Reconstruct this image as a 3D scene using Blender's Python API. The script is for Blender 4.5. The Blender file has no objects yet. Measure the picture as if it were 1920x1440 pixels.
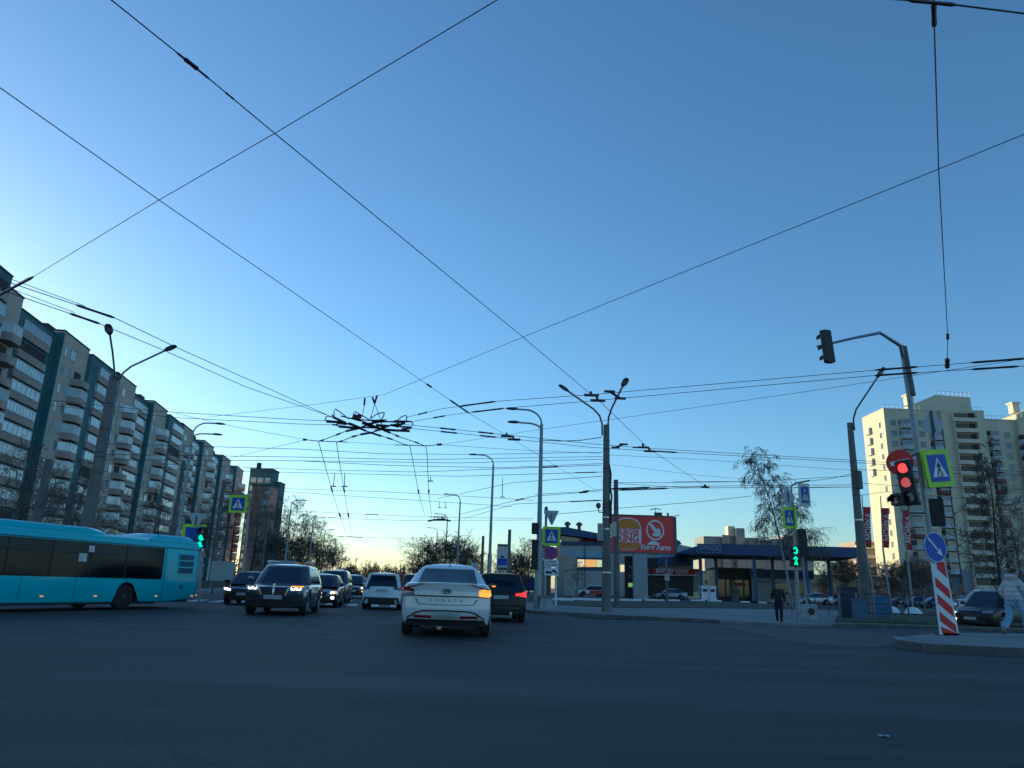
import bpy, bmesh, math, random
from mathutils import Vector, Matrix, noise
R = math.radians
random.seed(7)
scene = bpy.context.scene
COL = scene.collection

# ------------------------------------------------------------------ camera
FPX = 1370.0; H0 = 1.2
PITCH = math.atan(380/1370.0); ROLL = math.atan(.033)
cf = Vector((0, math.cos(PITCH), math.sin(PITCH)))
cu0 = Vector((0, -math.sin(PITCH), math.cos(PITCH)))
cr0 = Vector((1, 0, 0))
cr = (math.cos(ROLL)*cr0 + math.sin(ROLL)*cu0).normalized()
cu = (-math.sin(ROLL)*cr0 + math.cos(ROLL)*cu0).normalized()
CAM = Vector((0, 0, H0))
cam_d = bpy.data.cameras.new('camera')
cam = bpy.data.objects.new('camera', cam_d); COL.objects.link(cam)
cam.matrix_world = Matrix(((cr.x, cu.x, -cf.x, 0), (cr.y, cu.y, -cf.y, 0), (cr.z, cu.z, -cf.z, H0), (0, 0, 0, 1)))
cam_d.sensor_width = 36.0; cam_d.lens = 36.0*FPX/1920.0
cam_d.clip_start = .1; cam_d.clip_end = 6000
scene.camera = cam
# ------------------------------------------------------------------ world, sun, exposure
SUN_AZ = R(-50); SUN_EL = R(7.5); EXPO = .64; WB = 5230; OZ = 2.6
w = bpy.data.worlds.new("World"); scene.world = w; w.use_nodes = True
nt = w.node_tree; nt.nodes.clear()
sky = nt.nodes.new('ShaderNodeTexSky'); sky.sky_type = 'NISHITA'; sky.sun_disc = False
sky.sun_elevation = SUN_EL; sky.sun_rotation = SUN_AZ
sky.air_density = 1.0; sky.dust_density = .5; sky.ozone_density = OZ; sky.altitude = 0
bg = nt.nodes.new('ShaderNodeBackground'); bg.inputs[1].default_value = .15
wo = nt.nodes.new('ShaderNodeOutputWorld')
nt.links.new(sky.outputs[0], bg.inputs[0]); nt.links.new(bg.outputs[0], wo.inputs[0])
sd_ = bpy.data.lights.new('sun', 'SUN'); sd_.energy = 5.0; sd_.angle = R(.5); sd_.color = (1, .70, .36)
sun = bpy.data.objects.new('sun', sd_); COL.objects.link(sun)
S = Vector((math.sin(SUN_AZ)*math.cos(SUN_EL), math.cos(SUN_AZ)*math.cos(SUN_EL), math.sin(SUN_EL)))
sun.rotation_euler = (-S).to_track_quat('-Z', 'Y').to_euler()
vs = scene.view_settings
scene.display_settings.display_device = 'sRGB'
vs.view_transform = 'Standard'; vs.look = 'None'; vs.gamma = 1; vs.exposure = EXPO; vs.use_curve_mapping = False
vs.use_white_balance = True; vs.white_balance_temperature = WB; vs.white_balance_tint = 0

# ------------------------------------------------------------------ placing helpers (rays of the photograph's view into the world)
def ray(px, py): return cf + cr*((px-960)/FPX) - cu*((py-720)/FPX)
def gnd(px, py, z=0.0):
    d = ray(px, py); return CAM + d*((z-H0)/d.z)
def at(px, py, Y):
    d = ray(px, py); return CAM + d*(Y/d.y)
STREET = ray(722, 1091); STREET.z = 0; STREET.normalize()      # direction of the avenue
LEFTN = Vector((-STREET.y, STREET.x, 0))
def st(along, left, z=0): return STREET*along + LEFTN*left + Vector((0, 0, z))
STREET_AZ = math.atan2(STREET.y, STREET.x)

# ------------------------------------------------------------------ materials
MATS = {}
def mat(name, col, rough=.7, metal=0.0, var=.12, scale=3.0, bump=0.0, emit=None, estr=0.0, spec=.5, coat=0.0, stretch=None, detail=4.0, bscale=None):
    if name in MATS: return MATS[name]
    m = bpy.data.materials.new(name); m.use_nodes = True
    t = m.node_tree; b = t.nodes['Principled BSDF']
    b.inputs['Roughness'].default_value = rough; b.inputs['Metallic'].default_value = metal
    b.inputs['Specular IOR Level'].default_value = spec; b.inputs['Coat Weight'].default_value = coat
    b.inputs['Coat Roughness'].default_value = .06
    tc = t.nodes.new('ShaderNodeTexCoord'); src = tc.outputs['Object']
    if stretch:
        mp = t.nodes.new('ShaderNodeMapping'); mp.inputs['Scale'].default_value = stretch
        t.links.new(src, mp.inputs[0]); src = mp.outputs[0]
    n = t.nodes.new('ShaderNodeTexNoise'); n.inputs['Scale'].default_value = scale; n.inputs['Detail'].default_value = detail
    t.links.new(src, n.inputs['Vector'])
    cr_ = t.nodes.new('ShaderNodeValToRGB')
    lo = [max(0, c*(1-var)) for c in col]; hi = [min(1, c*(1+var)) for c in col]
    cr_.color_ramp.elements[0].position = .3; cr_.color_ramp.elements[1].position = .7
    cr_.color_ramp.elements[0].color = (*lo, 1); cr_.color_ramp.elements[1].color = (*hi, 1)
    t.links.new(n.outputs['Fac'], cr_.inputs[0]); t.links.new(cr_.outputs[0], b.inputs['Base Color'])
    if bump:
        n2 = t.nodes.new('ShaderNodeTexNoise'); n2.inputs['Scale'].default_value = bscale or scale*8; n2.inputs['Detail'].default_value = 6
        t.links.new(tc.outputs['Object'], n2.inputs['Vector'])
        bp = t.nodes.new('ShaderNodeBump'); bp.inputs['Strength'].default_value = bump; bp.inputs['Distance'].default_value = .02
        t.links.new(n2.outputs['Fac'], bp.inputs['Height']); t.links.new(bp.outputs[0], b.inputs['Normal'])
    if emit:
        b.inputs['Emission Color'].default_value = (*emit, 1); b.inputs['Emission Strength'].default_value = estr
    MATS[name] = m; return m

def road_mat():
    m = mat('asphalt', (.036, .038, .042), rough=.75, var=.32, scale=.5, bump=.5, bscale=60, stretch=(.22, 1.3, 1), detail=8)
    t = m.node_tree; b = t.nodes['Principled BSDF']
    tc = t.nodes.new('ShaderNodeTexCoord'); n = t.nodes.new('ShaderNodeTexNoise'); n.inputs['Scale'].default_value = 45; n.inputs['Detail'].default_value = 3
    t.links.new(tc.outputs['Object'], n.inputs['Vector'])
    mx = t.nodes.new('ShaderNodeMix'); mx.data_type = 'RGBA'; mx.blend_type = 'MULTIPLY'; mx.inputs[0].default_value = 1
    cr2 = t.nodes.new('ShaderNodeValToRGB'); cr2.color_ramp.elements[0].position = .35; cr2.color_ramp.elements[1].position = .7
    cr2.color_ramp.elements[0].color = (.6, .6, .6, 1); cr2.color_ramp.elements[1].color = (1.3, 1.3, 1.3, 1)
    base = [l for l in t.links if l.to_socket == b.inputs['Base Color']][0].from_socket
    t.links.new(n.outputs['Fac'], cr2.inputs[0]); t.links.new(base, mx.inputs[6]); t.links.new(cr2.outputs[0], mx.inputs[7])
    # thin wandering cracks
    v = t.nodes.new('ShaderNodeTexVoronoi'); v.feature = 'DISTANCE_TO_EDGE'; v.inputs['Scale'].default_value = .22
    nn = t.nodes.new('ShaderNodeTexNoise'); nn.inputs['Scale'].default_value = 1.2
    ad = t.nodes.new('ShaderNodeVectorMath'); ad.operation = 'ADD'
    t.links.new(tc.outputs['Object'], nn.inputs['Vector']); t.links.new(tc.outputs['Object'], ad.inputs[0]); t.links.new(nn.outputs['Color'], ad.inputs[1])
    t.links.new(ad.outputs[0], v.inputs['Vector'])
    cr3 = t.nodes.new('ShaderNodeValToRGB'); cr3.color_ramp.elements[0].position = .0; cr3.color_ramp.elements[1].position = .006
    cr3.color_ramp.elements[0].color = (.55, .55, .55, 1); cr3.color_ramp.elements[1].color = (1, 1, 1, 1)
    mx2 = t.nodes.new('ShaderNodeMix'); mx2.data_type = 'RGBA'; mx2.blend_type = 'MULTIPLY'; mx2.inputs[0].default_value = 1
    t.links.new(v.outputs['Distance'], cr3.inputs[0]); t.links.new(mx.outputs[2], mx2.inputs[6]); t.links.new(cr3.outputs[0], mx2.inputs[7])
    # broad worn bands and blotches
    mp3 = t.nodes.new('ShaderNodeMapping'); mp3.inputs['Scale'].default_value = (.05, .45, 1); mp3.inputs['Rotation'].default_value = (0, 0, .06)
    n3 = t.nodes.new('ShaderNodeTexNoise'); n3.inputs['Scale'].default_value = 1.6; n3.inputs['Detail'].default_value = 7; n3.inputs['Roughness'].default_value = .62
    t.links.new(tc.outputs['Object'], mp3.inputs[0]); t.links.new(mp3.outputs[0], n3.inputs['Vector'])
    cr4 = t.nodes.new('ShaderNodeValToRGB'); cr4.color_ramp.elements[0].position = .36; cr4.color_ramp.elements[1].position = .66
    cr4.color_ramp.elements[0].color = (.62, .62, .64, 1); cr4.color_ramp.elements[1].color = (1.45, 1.45, 1.42, 1)
    mx3 = t.nodes.new('ShaderNodeMix'); mx3.data_type = 'RGBA'; mx3.blend_type = 'MULTIPLY'; mx3.inputs[0].default_value = 1
    t.links.new(n3.outputs['Fac'], cr4.inputs[0]); t.links.new(mx2.outputs[2], mx3.inputs[6]); t.links.new(cr4.outputs[0], mx3.inputs[7])
    t.links.new(mx3.outputs[2], b.inputs['Base Color'])
    return m

ASPH = road_mat()
PATCH = mat('asphalt_patch', (.07, .072, .078), .8, var=.2, scale=1.2, bump=.4, bscale=50)
PAVE = mat('pavement', (.2, .2, .2), .85, var=.22, scale=.6, bump=.4, bscale=30, stretch=(.4, 1.4, 1))
KERB = mat('kerb', (.22, .215, .21), .85, var=.25, scale=2.5, bump=.5)
SOIL = mat('soil_grass', (.045, .05, .03), .95, var=.45, scale=.8, bump=.8)
LAWN = mat('lawn', (.035, .06, .022), .95, var=.4, scale=2.5, bump=.8)
FIELD = mat('field', (.07, .065, .05), .95, var=.35, scale=.05, bump=.3)
PAINT = mat('road_paint', (.55, .55, .53), .7, var=.3, scale=6)
CONC = mat('concrete', (.15, .145, .135), .85, var=.25, scale=1.6, bump=.5, stretch=(1, 1, .35))
CONCD = mat('dark_concrete', (.13, .13, .125), .85, var=.3, scale=1.6, bump=.5)
STEEL = mat('galvanised_steel', (.26, .27, .28), .5, .6, var=.15, scale=4)
DSTEEL = mat('dark_steel', (.07, .075, .08), .5, .4, var=.2, scale=6)
BAND = mat('steel_band', (.6, .55, .5), .35, .9, var=.15)
WIREM = mat('wire', (.07, .075, .085), .6, .3, var=.1)
INSUL = mat('insulator', (.02, .02, .025), .5, 0, var=.2)
BLACK = mat('black_plastic', (.015, .015, .017), .5, var=.2)
RUBBER = mat('rubber', (.02, .02, .02), .9, var=.2, scale=10)
RIM = mat('alloy_rim', (.25, .26, .27), .35, .8, var=.1)
GLASSD = mat('car_glass', (.012, .028, .05), .08, 0, var=.1, spec=.5)
CHROME = mat('chrome', (.65, .66, .68), .15, 1, var=.05)
PLATE = mat('number_plate', (.35, .37, .38), .6, var=.25, scale=8)
SIGNBACK = mat('sign_back', (.42, .45, .48), .6, .1, var=.12)
YEL = mat('fluorescent_yellow', (.45, .72, .03), .5, var=.04)
BLUE = mat('sign_blue', (.01, .06, .42), .45, var=.06)
WHITE = mat('sign_white', (.72, .74, .76), .5, var=.05)
RED = mat('sign_red', (.55, .02, .02), .5, var=.08)
BLK = mat('sign_black', (.015, .015, .018), .6, var=.1)
SKIN = mat('skin', (.45, .28, .2), .6, var=.1, scale=8)
HAIRD = mat('dark_hair', (.03, .022, .018), .7, var=.3, scale=20)
BARK = mat('bark', (.05, .042, .035), .9, var=.35, scale=6, bump=.5)
TWIG = mat('twig', (.11, .09, .075), .9, var=.3, scale=4)
BIRCH = mat('birch_bark', (.3, .29, .27), .85, var=.6, scale=5, stretch=(1, 1, 3))
TWIGB = mat('birch_twig', (.12, .10, .09), .9, var=.3, scale=4)

# ------------------------------------------------------------------ mesh builder
class MB:
    def __init__(s): s.bm = bmesh.new()
    def poly(s, pts):
        vs_ = [s.bm.verts.new(p) for p in pts]
        try: return s.bm.faces.new(vs_)
        except ValueError: return None
    def box(s, c, size, rz=0.0, mtx=None):
        c = Vector(c); hx, hy, hz = size[0]/2, size[1]/2, size[2]/2
        M_ = mtx or Matrix.Rotation(rz, 3, 'Z')
        v = [s.bm.verts.new(c + M_ @ Vector((x*hx, y*hy, z*hz))) for x in (-1, 1) for y in (-1, 1) for z in (-1, 1)]
        for q in ((0, 1, 3, 2), (4, 6, 7, 5), (0, 4, 5, 1), (2, 3, 7, 6), (0, 2, 6, 4), (1, 5, 7, 3)): s.bm.faces.new([v[i] for i in q])
    def tube(s, pts, r, n=8, cap=True):
        pts = [Vector(p) for p in pts]
        rs = r if isinstance(r, (list, tuple)) else [r]*len(pts)
        rings = []; pu = None
        for i, p in enumerate(pts):
            d = (pts[min(i+1, len(pts)-1)] - pts[max(i-1, 0)])
            if d.length < 1e-9: d = Vector((0, 0, 1))
            d.normalize()
            if pu is None: pu = d.orthogonal().normalized()
            pu = (pu - d*pu.dot(d))
            if pu.length < 1e-6: pu = d.orthogonal()
            pu.normalize(); pv = d.cross(pu)
            rings.append([s.bm.verts.new(p + (pu*math.cos(2*math.pi*k/n) + pv*math.sin(2*math.pi*k/n))*rs[i]) for k in range(n)])
        for a, b in zip(rings, rings[1:]):
            for k in range(n): s.bm.faces.new((a[k], a[(k+1) % n], b[(k+1) % n], b[k]))
        if cap and n > 2:
            s.bm.faces.new(rings[0][::-1]); s.bm.faces.new(rings[-1])
    def lathe(s, prof, n=16, c=(0, 0, 0), axis='Z'):
        c = Vector(c); rings = []
        for (r_, h) in prof:
            ring = []
            for k in range(n):
                a = 2*math.pi*k/n
                if axis == 'Z': p = Vector((r_*math.cos(a), r_*math.sin(a), h))
                elif axis == 'X': p = Vector((h, r_*math.cos(a), r_*math.sin(a)))
                else: p = Vector((r_*math.cos(a), h, r_*math.sin(a)))
                ring.append(s.bm.verts.new(c+p))
            rings.append(ring)
        for a, b in zip(rings, rings[1:]):
            for k in range(n): s.bm.faces.new((a[k], a[(k+1) % n], b[(k+1) % n], b[k]))
        s.bm.faces.new(rings[0][::-1]); s.bm.faces.new(rings[-1])
    def prism(s, outline, y0, y1, M_=None):
        """outline in (x,z), extruded along y"""
        f = (lambda p: M_ @ Vector(p)) if M_ else Vector
        a = [s.bm.verts.new(f((x, y0, z))) for x, z in outline]; b = [s.bm.verts.new(f((x, y1, z))) for x, z in outline]
        n = len(outline)
        s.bm.faces.new(a); s.bm.faces.new(b[::-1])
        for i in range(n): s.bm.faces.new((a[i], b[i], b[(i+1) % n], a[(i+1) % n]))
    def slab(s, pts, z0, z1):
        """world outline extruded in z"""
        a = [s.bm.verts.new((p[0], p[1], z0)) for p in pts]; b = [s.bm.verts.new((p[0], p[1], z1)) for p in pts]
        n = len(pts); s.bm.faces.new(a[::-1]); s.bm.faces.new(b)
        for i in range(n): s.bm.faces.new((a[i], a[(i+1) % n], b[(i+1) % n], b[i]))
    def grid(s, P):
        V = [[s.bm.verts.new(p) for p in row] for row in P]
        for i in range(len(V)-1):
            for j in range(len(V[0])-1): s.bm.faces.new((V[i][j], V[i][j+1], V[i+1][j+1], V[i+1][j]))
        return V
    def build(s, name, m, parent=None, smooth=False, merge=0, angle=40, recalc=True):
        if merge: bmesh.ops.remove_doubles(s.bm, verts=s.bm.verts, dist=merge)
        if recalc: bmesh.ops.recalc_face_normals(s.bm, faces=s.bm.faces)
        me = bpy.data.meshes.new(name); s.bm.to_mesh(me); s.bm.free()
        if smooth:
            me.shade_smooth()
            me.set_sharp_from_angle(angle=R(angle))
        o = bpy.data.objects.new(name, me); COL.objects.link(o)
        for mm in (m if isinstance(m, (list, tuple)) else [m]): me.materials.append(mm)
        if parent: o.parent = parent
        return o

def tag(o, label=None, cat=None, group=None, kind=None):
    if label: o['label'] = label
    if cat: o['category'] = cat
    if group: o['group'] = group
    if kind: o['kind'] = kind
    return o
def empty(name, loc, rz=0, label=None, cat=None, group=None, scale=1):
    e = bpy.data.objects.new(name, None); COL.objects.link(e)
    e.location = loc; e.rotation_euler = (0, 0, rz); e.scale = (scale,)*3; e.empty_display_size = .3
    return tag(e, label, cat, group)
CH = {}
def copy_tree(o, parent=None, kids=None):
    c = o.copy(); COL.objects.link(c); c.parent = parent
    for ch in list(o.children): copy_tree(ch, c)
    return c
def shared(name, me, parent, loc=(0, 0, 0), rz=0, sc=None, m=None):
    o = bpy.data.objects.new(name, me); COL.objects.link(o); o.parent = parent; o.location = loc; o.rotation_euler = (0, 0, rz)
    if sc: o.scale = sc
    return o
def text(name, body, size, m, parent, loc, rot=(R(90), 0, 0), extrude=.01, sx=1.0, align='CENTER', bold=0.0):
    c = bpy.data.curves.new(name, 'FONT'); c.body = body; c.size = size; c.extrude = extrude; c.align_x = align; c.align_y = 'CENTER'
    c.offset = bold; c.resolution_u = 3
    t = bpy.data.objects.new(name+'_tmp', c); COL.objects.link(t)
    bpy.context.view_layer.update()
    me = bpy.data.meshes.new_from_object(t.evaluated_get(bpy.context.evaluated_depsgraph_get()))
    bpy.data.objects.remove(t); bpy.data.curves.remove(c)
    me.materials.clear(); me.materials.append(m)
    o = bpy.data.objects.new(name, me); COL.objects.link(o); o.parent = parent; o.location = loc; o.rotation_euler = rot; o.scale = (sx, 1, 1)
    return o
def circle(r, n=24, cx=0, cz=0): return [(cx+r*math.cos(2*math.pi*k/n), cz+r*math.sin(2*math.pi*k/n)) for k in range(n)]
#@@GROUND
# ------------------------------------------------------------------ setting: ground, roads, pavements
def structure(name, mb, m, smooth=False):
    o = mb.build(name, m, smooth=smooth); tag(o, kind='structure'); return o
g = MB(); g.poly([(-3000, -400, -.06), (3000, -400, -.06), (3000, 3500, -.06), (-3000, 3500, -.06)]); structure('ground', g, FIELD)
g = MB()
A0, A1 = st(30, 13.0), st(30, -8.2)
g.poly([(-160, -60, 0), (160, -60, 0), (160, 33, 0), (95, 52, 0), (40, 52, 0), tuple(A1), tuple(A0), (-60, 38, 0), (-160, 44, 0)]); structure('road', g, ASPH)
g = MB(); g.poly([st(29, -8.3, .004), st(900, -8.3, .004), st(900, 12.6, .004), st(29, 12.6, .004)]); structure('road', g, ASPH)
def kerb_line(mb, pts, h, w_=.18, z0=-.03):
    """a kerb stone row along pts, the stone standing on the left side of the direction of travel, with joints"""
    for a, b in zip(pts, pts[1:]):
        a = Vector((a[0], a[1], 0)); b = Vector((b[0], b[1], 0)); L = (b-a).length
        d = (b-a).normalized(); n = Vector((-d.y, d.x, 0)); k = max(1, int(L/1.0)) if L < 80 else int(L/6)
        for i in range(k):
            p = a + d*(L*i/k + .006); q = a + d*(L*(i+1)/k - .006); jz = random.uniform(-.006, .006)
            mb.slab([p, q, q+n*w_, p+n*w_], z0, h+jz)
near = [gnd(*p) for p in [(975, 1147), (1000, 1151), (1040, 1153), (1130, 1158), (1250, 1164), (1350, 1169)]]
ramp = [gnd(*p) for p in [(1395, 1172), (1440, 1174), (1500, 1175), (1560, 1175)]]
far_r = [gnd(*p) for p in [(1600, 1175), (1700, 1178), (1800, 1181), (1920, 1185)]]
far_r.append(far_r[-1] + (far_r[-1]-far_r[-2])*6)
front = [st(900, -8.25), st(120, -8.25), st(60, -8.25), st(46, -8.3)] + near
back = [Vector((130, 80, 0)), Vector((60, 78, 0)), st(75, -24), st(110, -12.5), st(900, -12.5)]
g = MB(); g.slab(front + ramp + far_r + back, -.04, .13); structure('pavement', g, PAVE)
g = MB(); kerb_line(g, [st(300, -8.25), st(120, -8.25), st(60, -8.25), st(46, -8.3)] + near, .155); structure('kerb', g, KERB)
g = MB(); kerb_line(g, [ramp[-1]] + far_r, .165); structure('kerb', g, KERB)
# verge of soil and thin grass between the pavement and the filling station, bent like the pavement
vf = [gnd(*p, .14) for p in [(1012, 1132), (1100, 1137), (1200, 1140), (1300, 1140), (1400, 1141), (1500, 1142), (1570, 1144)]]
g = MB(); g.slab([st(118, -13)] + vf + [Vector((34, 56, 0)), Vector((60, 76, 0)), Vector((20, 92, 0)), st(100, -22)], .0, .165)
structure('verge', g, SOIL)
lw = [gnd(*p, .17) for p in [(1566, 1166), (1650, 1168), (1780, 1172), (1920, 1176)]]
g = MB(); g.slab(lw + [Vector((90, 60, 0)), Vector((70, 74, 0)), Vector((30, 60, 0)), gnd(1575, 1146, .17)], .0, .21); structure('lawn', g, LAWN)
g = MB(); g.slab([Vector((-6, 92, 0)), Vector((18, 88, 0)), Vector((62, 70, 0)), Vector((170, 72, 0)), Vector((170, 185, 0)), Vector((-6, 185, 0))], -.03, .172); structure('forecourt', g, PATCH)
# lighter resurfaced piece of the road in front of the dropped kerb
g = MB(); g.poly([gnd(*p, .004) for p in [(1352, 1171), (1560, 1179), (1682, 1191), (1700, 1210), (1600, 1214), (1500, 1205), (1400, 1183)]]); structure('road_patch', g, PATCH)
# traffic island with high kerb
IZ = .2
isl = [gnd(*p, IZ) for p in [(1690, 1193), (1674, 1194), (1682, 1200), (1730, 1206), (1830, 1211), (1960, 1217), (2300, 1233), (2300, 1200), (1900, 1187), (1760, 1186)]]
g = MB(); g.slab(isl, -.03, IZ-.01); structure('traffic_island', g, PAVE)
g = MB(); kerb_line(g, isl[1:7], IZ+.01, .2); structure('kerb', g, KERB)
# left side of the avenue
lf = [st(900, 12.6), st(900, 17), st(42, 17), Vector((-60, 50, 0)), Vector((-150, 60, 0)), Vector((-150, 47, 0)), Vector((-60, 40.5, 0)), st(36, 16.5), st(38.5, 13.2)]
g = MB(); g.slab(lf, -.04, .13); structure('pavement', g, PAVE)
g = MB(); kerb_line(g, [Vector((-60, 40.5, 0)), st(36, 16.5), st(38.5, 13.2), st(46, 12.6), st(300, 12.6)], .155); structure('kerb', g, KERB)
g = MB(); g.slab([st(900, 17), st(900, 49), st(40, 60), Vector((-150, 100, 0)), Vector((-150, 60, 0)), Vector((-60, 50, 0)), st(42, 17)], -.04, .16); structure('lawn', g, SOIL)
# zebra crossing over the avenue
g = MB()
for k in range(18):
    l = -7.6 + k*1.12; a0, a1 = 39.5, 43.2
    g.poly([st(a0, l, .009), st(a0, l+.5, .009), st(a1, l+.5, .009), st(a1, l, .009)])
structure('crossing_marking', g, PAINT)
g = MB()
for k in range(14):
    for l in (2.0, -1.6, 5.4, 9): g.poly([st(48+k*8, l, .009), st(48+k*8, l+.14, .009), st(52+k*8, l+.14, .009), st(52+k*8, l, .009)])
structure('lane_marking', g, PAINT)
# worn paint streak in the foreground
g = MB(); a = gnd(265, 1197); b = gnd(400, 1224); d = (b-a).normalized(); n = Vector((-d.y, d.x, 0))*.03
g.poly([a+Vector((0, 0, .004)), b+Vector((0, 0, .004)), b+n+Vector((0, 0, .004)), a+n+Vector((0, 0, .004))]); structure('road_line', g, mat('worn_paint', (.12, .12, .12), .8, var=.5, scale=5))
#@@TREES
# ------------------------------------------------------------------ bare trees
def grow(mbt, mbc, H, seed, spread=.5, droop=0.0, levels=4, n0=16, r0=.16, first=.25, lean=0.0, twig=.014, sub=5, col=1.0):
    rnd = random.Random(seed)
    # trunk
    pts = []; p = Vector((0, 0, -.1)); d = Vector((lean, 0, 1)).normalized()
    K = 9
    for i in range(K+1):
        pts.append(p.copy()); d = (d + Vector((rnd.uniform(-.07, .07), rnd.uniform(-.07, .07), .05))).normalized(); p = p + d*(H/K)
    rs = [r0*(1-.88*i/K) for i in range(K+1)]
    mbt.tube(pts, rs, 7)
    def branch(p, d, L, r_, lev):
        seg = 4 if lev < 3 else 3
        q = [p.copy()]; dd = d.copy()
        for i in range(seg):
            g_ = .10 if lev < 2 else 0
            dd = (dd + Vector((rnd.uniform(-.22, .22), rnd.uniform(-.22, .22), rnd.uniform(-.15, .18)+g_ - droop*(lev*.35)))).normalized()
            q.append(q[-1] + dd*(L/seg))
        mbc.tube(q, [max(twig, r_*(1-.75*i/seg)) for i in range(seg+1)], 3 if lev > 1 else 4, cap=False)
        if lev < levels:
            for k in range(sub if lev > 1 else sub+1):
                t = rnd.uniform(.25, 1.0); i = min(seg-1, int(t*seg)); a = q[i].lerp(q[i+1], t*seg-i)
                ax = (q[i+1]-q[i]).normalized(); pr = ax.orthogonal().normalized(); pr.rotate(Matrix.Rotation(rnd.uniform(0, 6.28), 3, ax))
                nd = (ax*rnd.uniform(.5, 1.1) + pr*rnd.uniform(.5, 1.0)).normalized()
                branch(a, nd, L*rnd.uniform(.42, .68), r_*.45, lev+1)
    for k in range(n0):
        t = first + (1-first)*(k+rnd.random()*.6)/n0; t = min(t, .985)
        i = min(K-1, int(t*K)); a = pts[i].lerp(pts[i+1], t*K-i)
        ang = k*2.4 + rnd.uniform(-.4, .4); up = .55 + .8*t
        nd = Vector((math.cos(ang), math.sin(ang), up)).normalized()
        L = H*spread*(1.0-.68*t)*rnd.uniform(.75, 1.15)
        branch(a, nd, L, r0*.42*(1-.7*t), 1)
def make_tree(name, H, seed, label=None, cat='tree', group=None, tm=None, cm=None, **kw):
    e = empty(name, (0, 0, 0)); a, b = MB(), MB()
    grow(a, b, H, seed, **kw)
    a.build('trunk', tm or BARK, e, smooth=True); b.build('crown', cm or TWIG, e, recalc=False)
    return tag(e, label, cat, group)
def place(e, loc, rz=0, sc=1.0, label=None, group=None):
    e.location = loc; e.rotation_euler = (0, 0, rz); e.scale = (sc,)*3 if not isinstance(sc, tuple) else sc
    if label: e['label'] = label
    if group: e['group'] = group
    return e
protoA = make_tree('bare_tree', 10, 11, spread=.5, n0=13, first=.2, levels=4, twig=.013, sub=4)
protoB = make_tree('bare_tree', 10, 23, spread=.6, n0=12, first=.15, levels=4, twig=.014, r0=.14, sub=4)
protoC = make_tree('bare_tree', 10, 37, spread=.42, n0=15, first=.22, levels=4, twig=.013, r0=.15, sub=4)
bush0 = make_tree('bare_shrub_tree', 6, 41, spread=.95, n0=18, first=.06, levels=4, twig=.02, r0=.10)
used = set()
def tree(proto, px, Y, H, label, group, base_h=10.0, sx=1.0, z=.14):
    p = at(px, 1060, Y); p.z = z
    e = proto if proto.name not in used else copy_tree(proto)
    used.add(proto.name)
    tag(e, cat='tree'); s = H/base_h
    return place(e, p, random.uniform(0, 6.28), (s*sx, s*sx, s), label, group)
GL = 'bare trees in front of the long apartment block'
tree(protoA, 20, 50, 8.5, 'tall bare tree at the left edge above the front of the turquoise bus', GL)
tree(protoB, 62, 56, 7.8, 'bushy bare tree above the turquoise bus, second from the left edge', GL)
tree(protoC, 112, 62, 9.2, 'upright bare tree just left of the thick concrete pole behind the bus', GL)
tree(protoB, 140, 48, 5.5, 'low spreading bare tree behind the roof hump of the bus', GL)
tree(protoA, 232, 66, 7.4, 'bare tree right of the thick concrete pole behind the bus', GL)
tree(protoC, 290, 76, 8.9, 'slim bare tree behind the rear roof pod of the bus', GL)
tree(protoB, 345, 84, 8.9, 'bare tree behind the yellow framed sign beside the green signal', GL)
tree(protoA, 400, 92, 9.6, 'dark bare tree left of the hanging crosswalk sign', GL)
tree(protoC, 432, 98, 11.1, 'tall dark bare tree directly behind the hanging crosswalk sign', GL)
tree(protoB, 470, 110, 12.6, 'dense bare tree in front of the pink end wall', GL, sx=.8)
tree(protoA, 497, 118, 10.4, 'bare tree at the right edge of the pink end wall', GL)
GM = 'bare trees along the left side of the avenue'
tree(protoC, 527, 135, 13.7, 'tallest bare tree right of the far green apartment tower', GM)
tree(protoB, 551, 140, 13.7, 'broad bare tree above the dark oncoming off-roader with amber indicator', GM)
tree(protoA, 574, 150, 12.6, 'dark bare tree between the second and third street lamps of the left row', GM)
tree(protoB, 596, 165, 11.9, 'rounded bare tree behind the third street lamp of the left row', GM)
tree(protoC, 613, 180, 10.4, 'shorter bare tree above the tall dark oncoming van', GM)
tree(protoA, 633, 195, 9.4, 'lowest bare tree at the right end of the left row', GM)
tree(bush0, 540, 128, 5.8, 'low dark bare shrub tree behind the white panel above the oncoming cars', GM, 6.0)
tree(bush0, 580, 138, 6.1, 'low dark bare shrub tree left of the far van roof', GM, 6.0)
tree(bush0, 612, 160, 5.8, 'low dark bare shrub tree above the farthest oncoming cars', GM, 6.0)
tree(bush0, 505, 112, 5.4, 'low dark bare shrub tree at the foot of the green tower', GM, 6.0)
tree(bush0, 655, 175, 3.3, 'small bare shrub tree at the avenue end above the farthest oncoming car', GM, 6.0)
GR = 'bare trees beyond the white car'
tree(bush0, 812, 92, 4.5, 'round dark bare tree above the left of the white car roof', GR, 6.0, 1.15)
tree(bush0, 842, 96, 5.0, 'round dark bare tree directly above the white car roof antenna', GR, 6.0, 1.1)
tree(bush0, 868, 100, 4.4, 'thin outer bare tree right of the round one above the white car', GR, 6.0)
tree(bush0, 790, 99, 2.9, 'low dark shrub tree left of the white car rear window', GR, 6.0)
tree(protoC, 975, 125, 8.0, 'pale fine bare tree between the bus stop sign and the steel lamp pole', GR)
tree(protoA, 992, 118, 7.6, 'bare tree just left of the round signal behind the steel lamp pole', GR)
tree(bush0, 958, 118, 4.5, 'low bare shrub tree below the bus stop sign', GR, 6.0)
tree(bush0, 985, 112, 4.2, 'low bare shrub tree behind the blue lorry', GR, 6.0)
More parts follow.
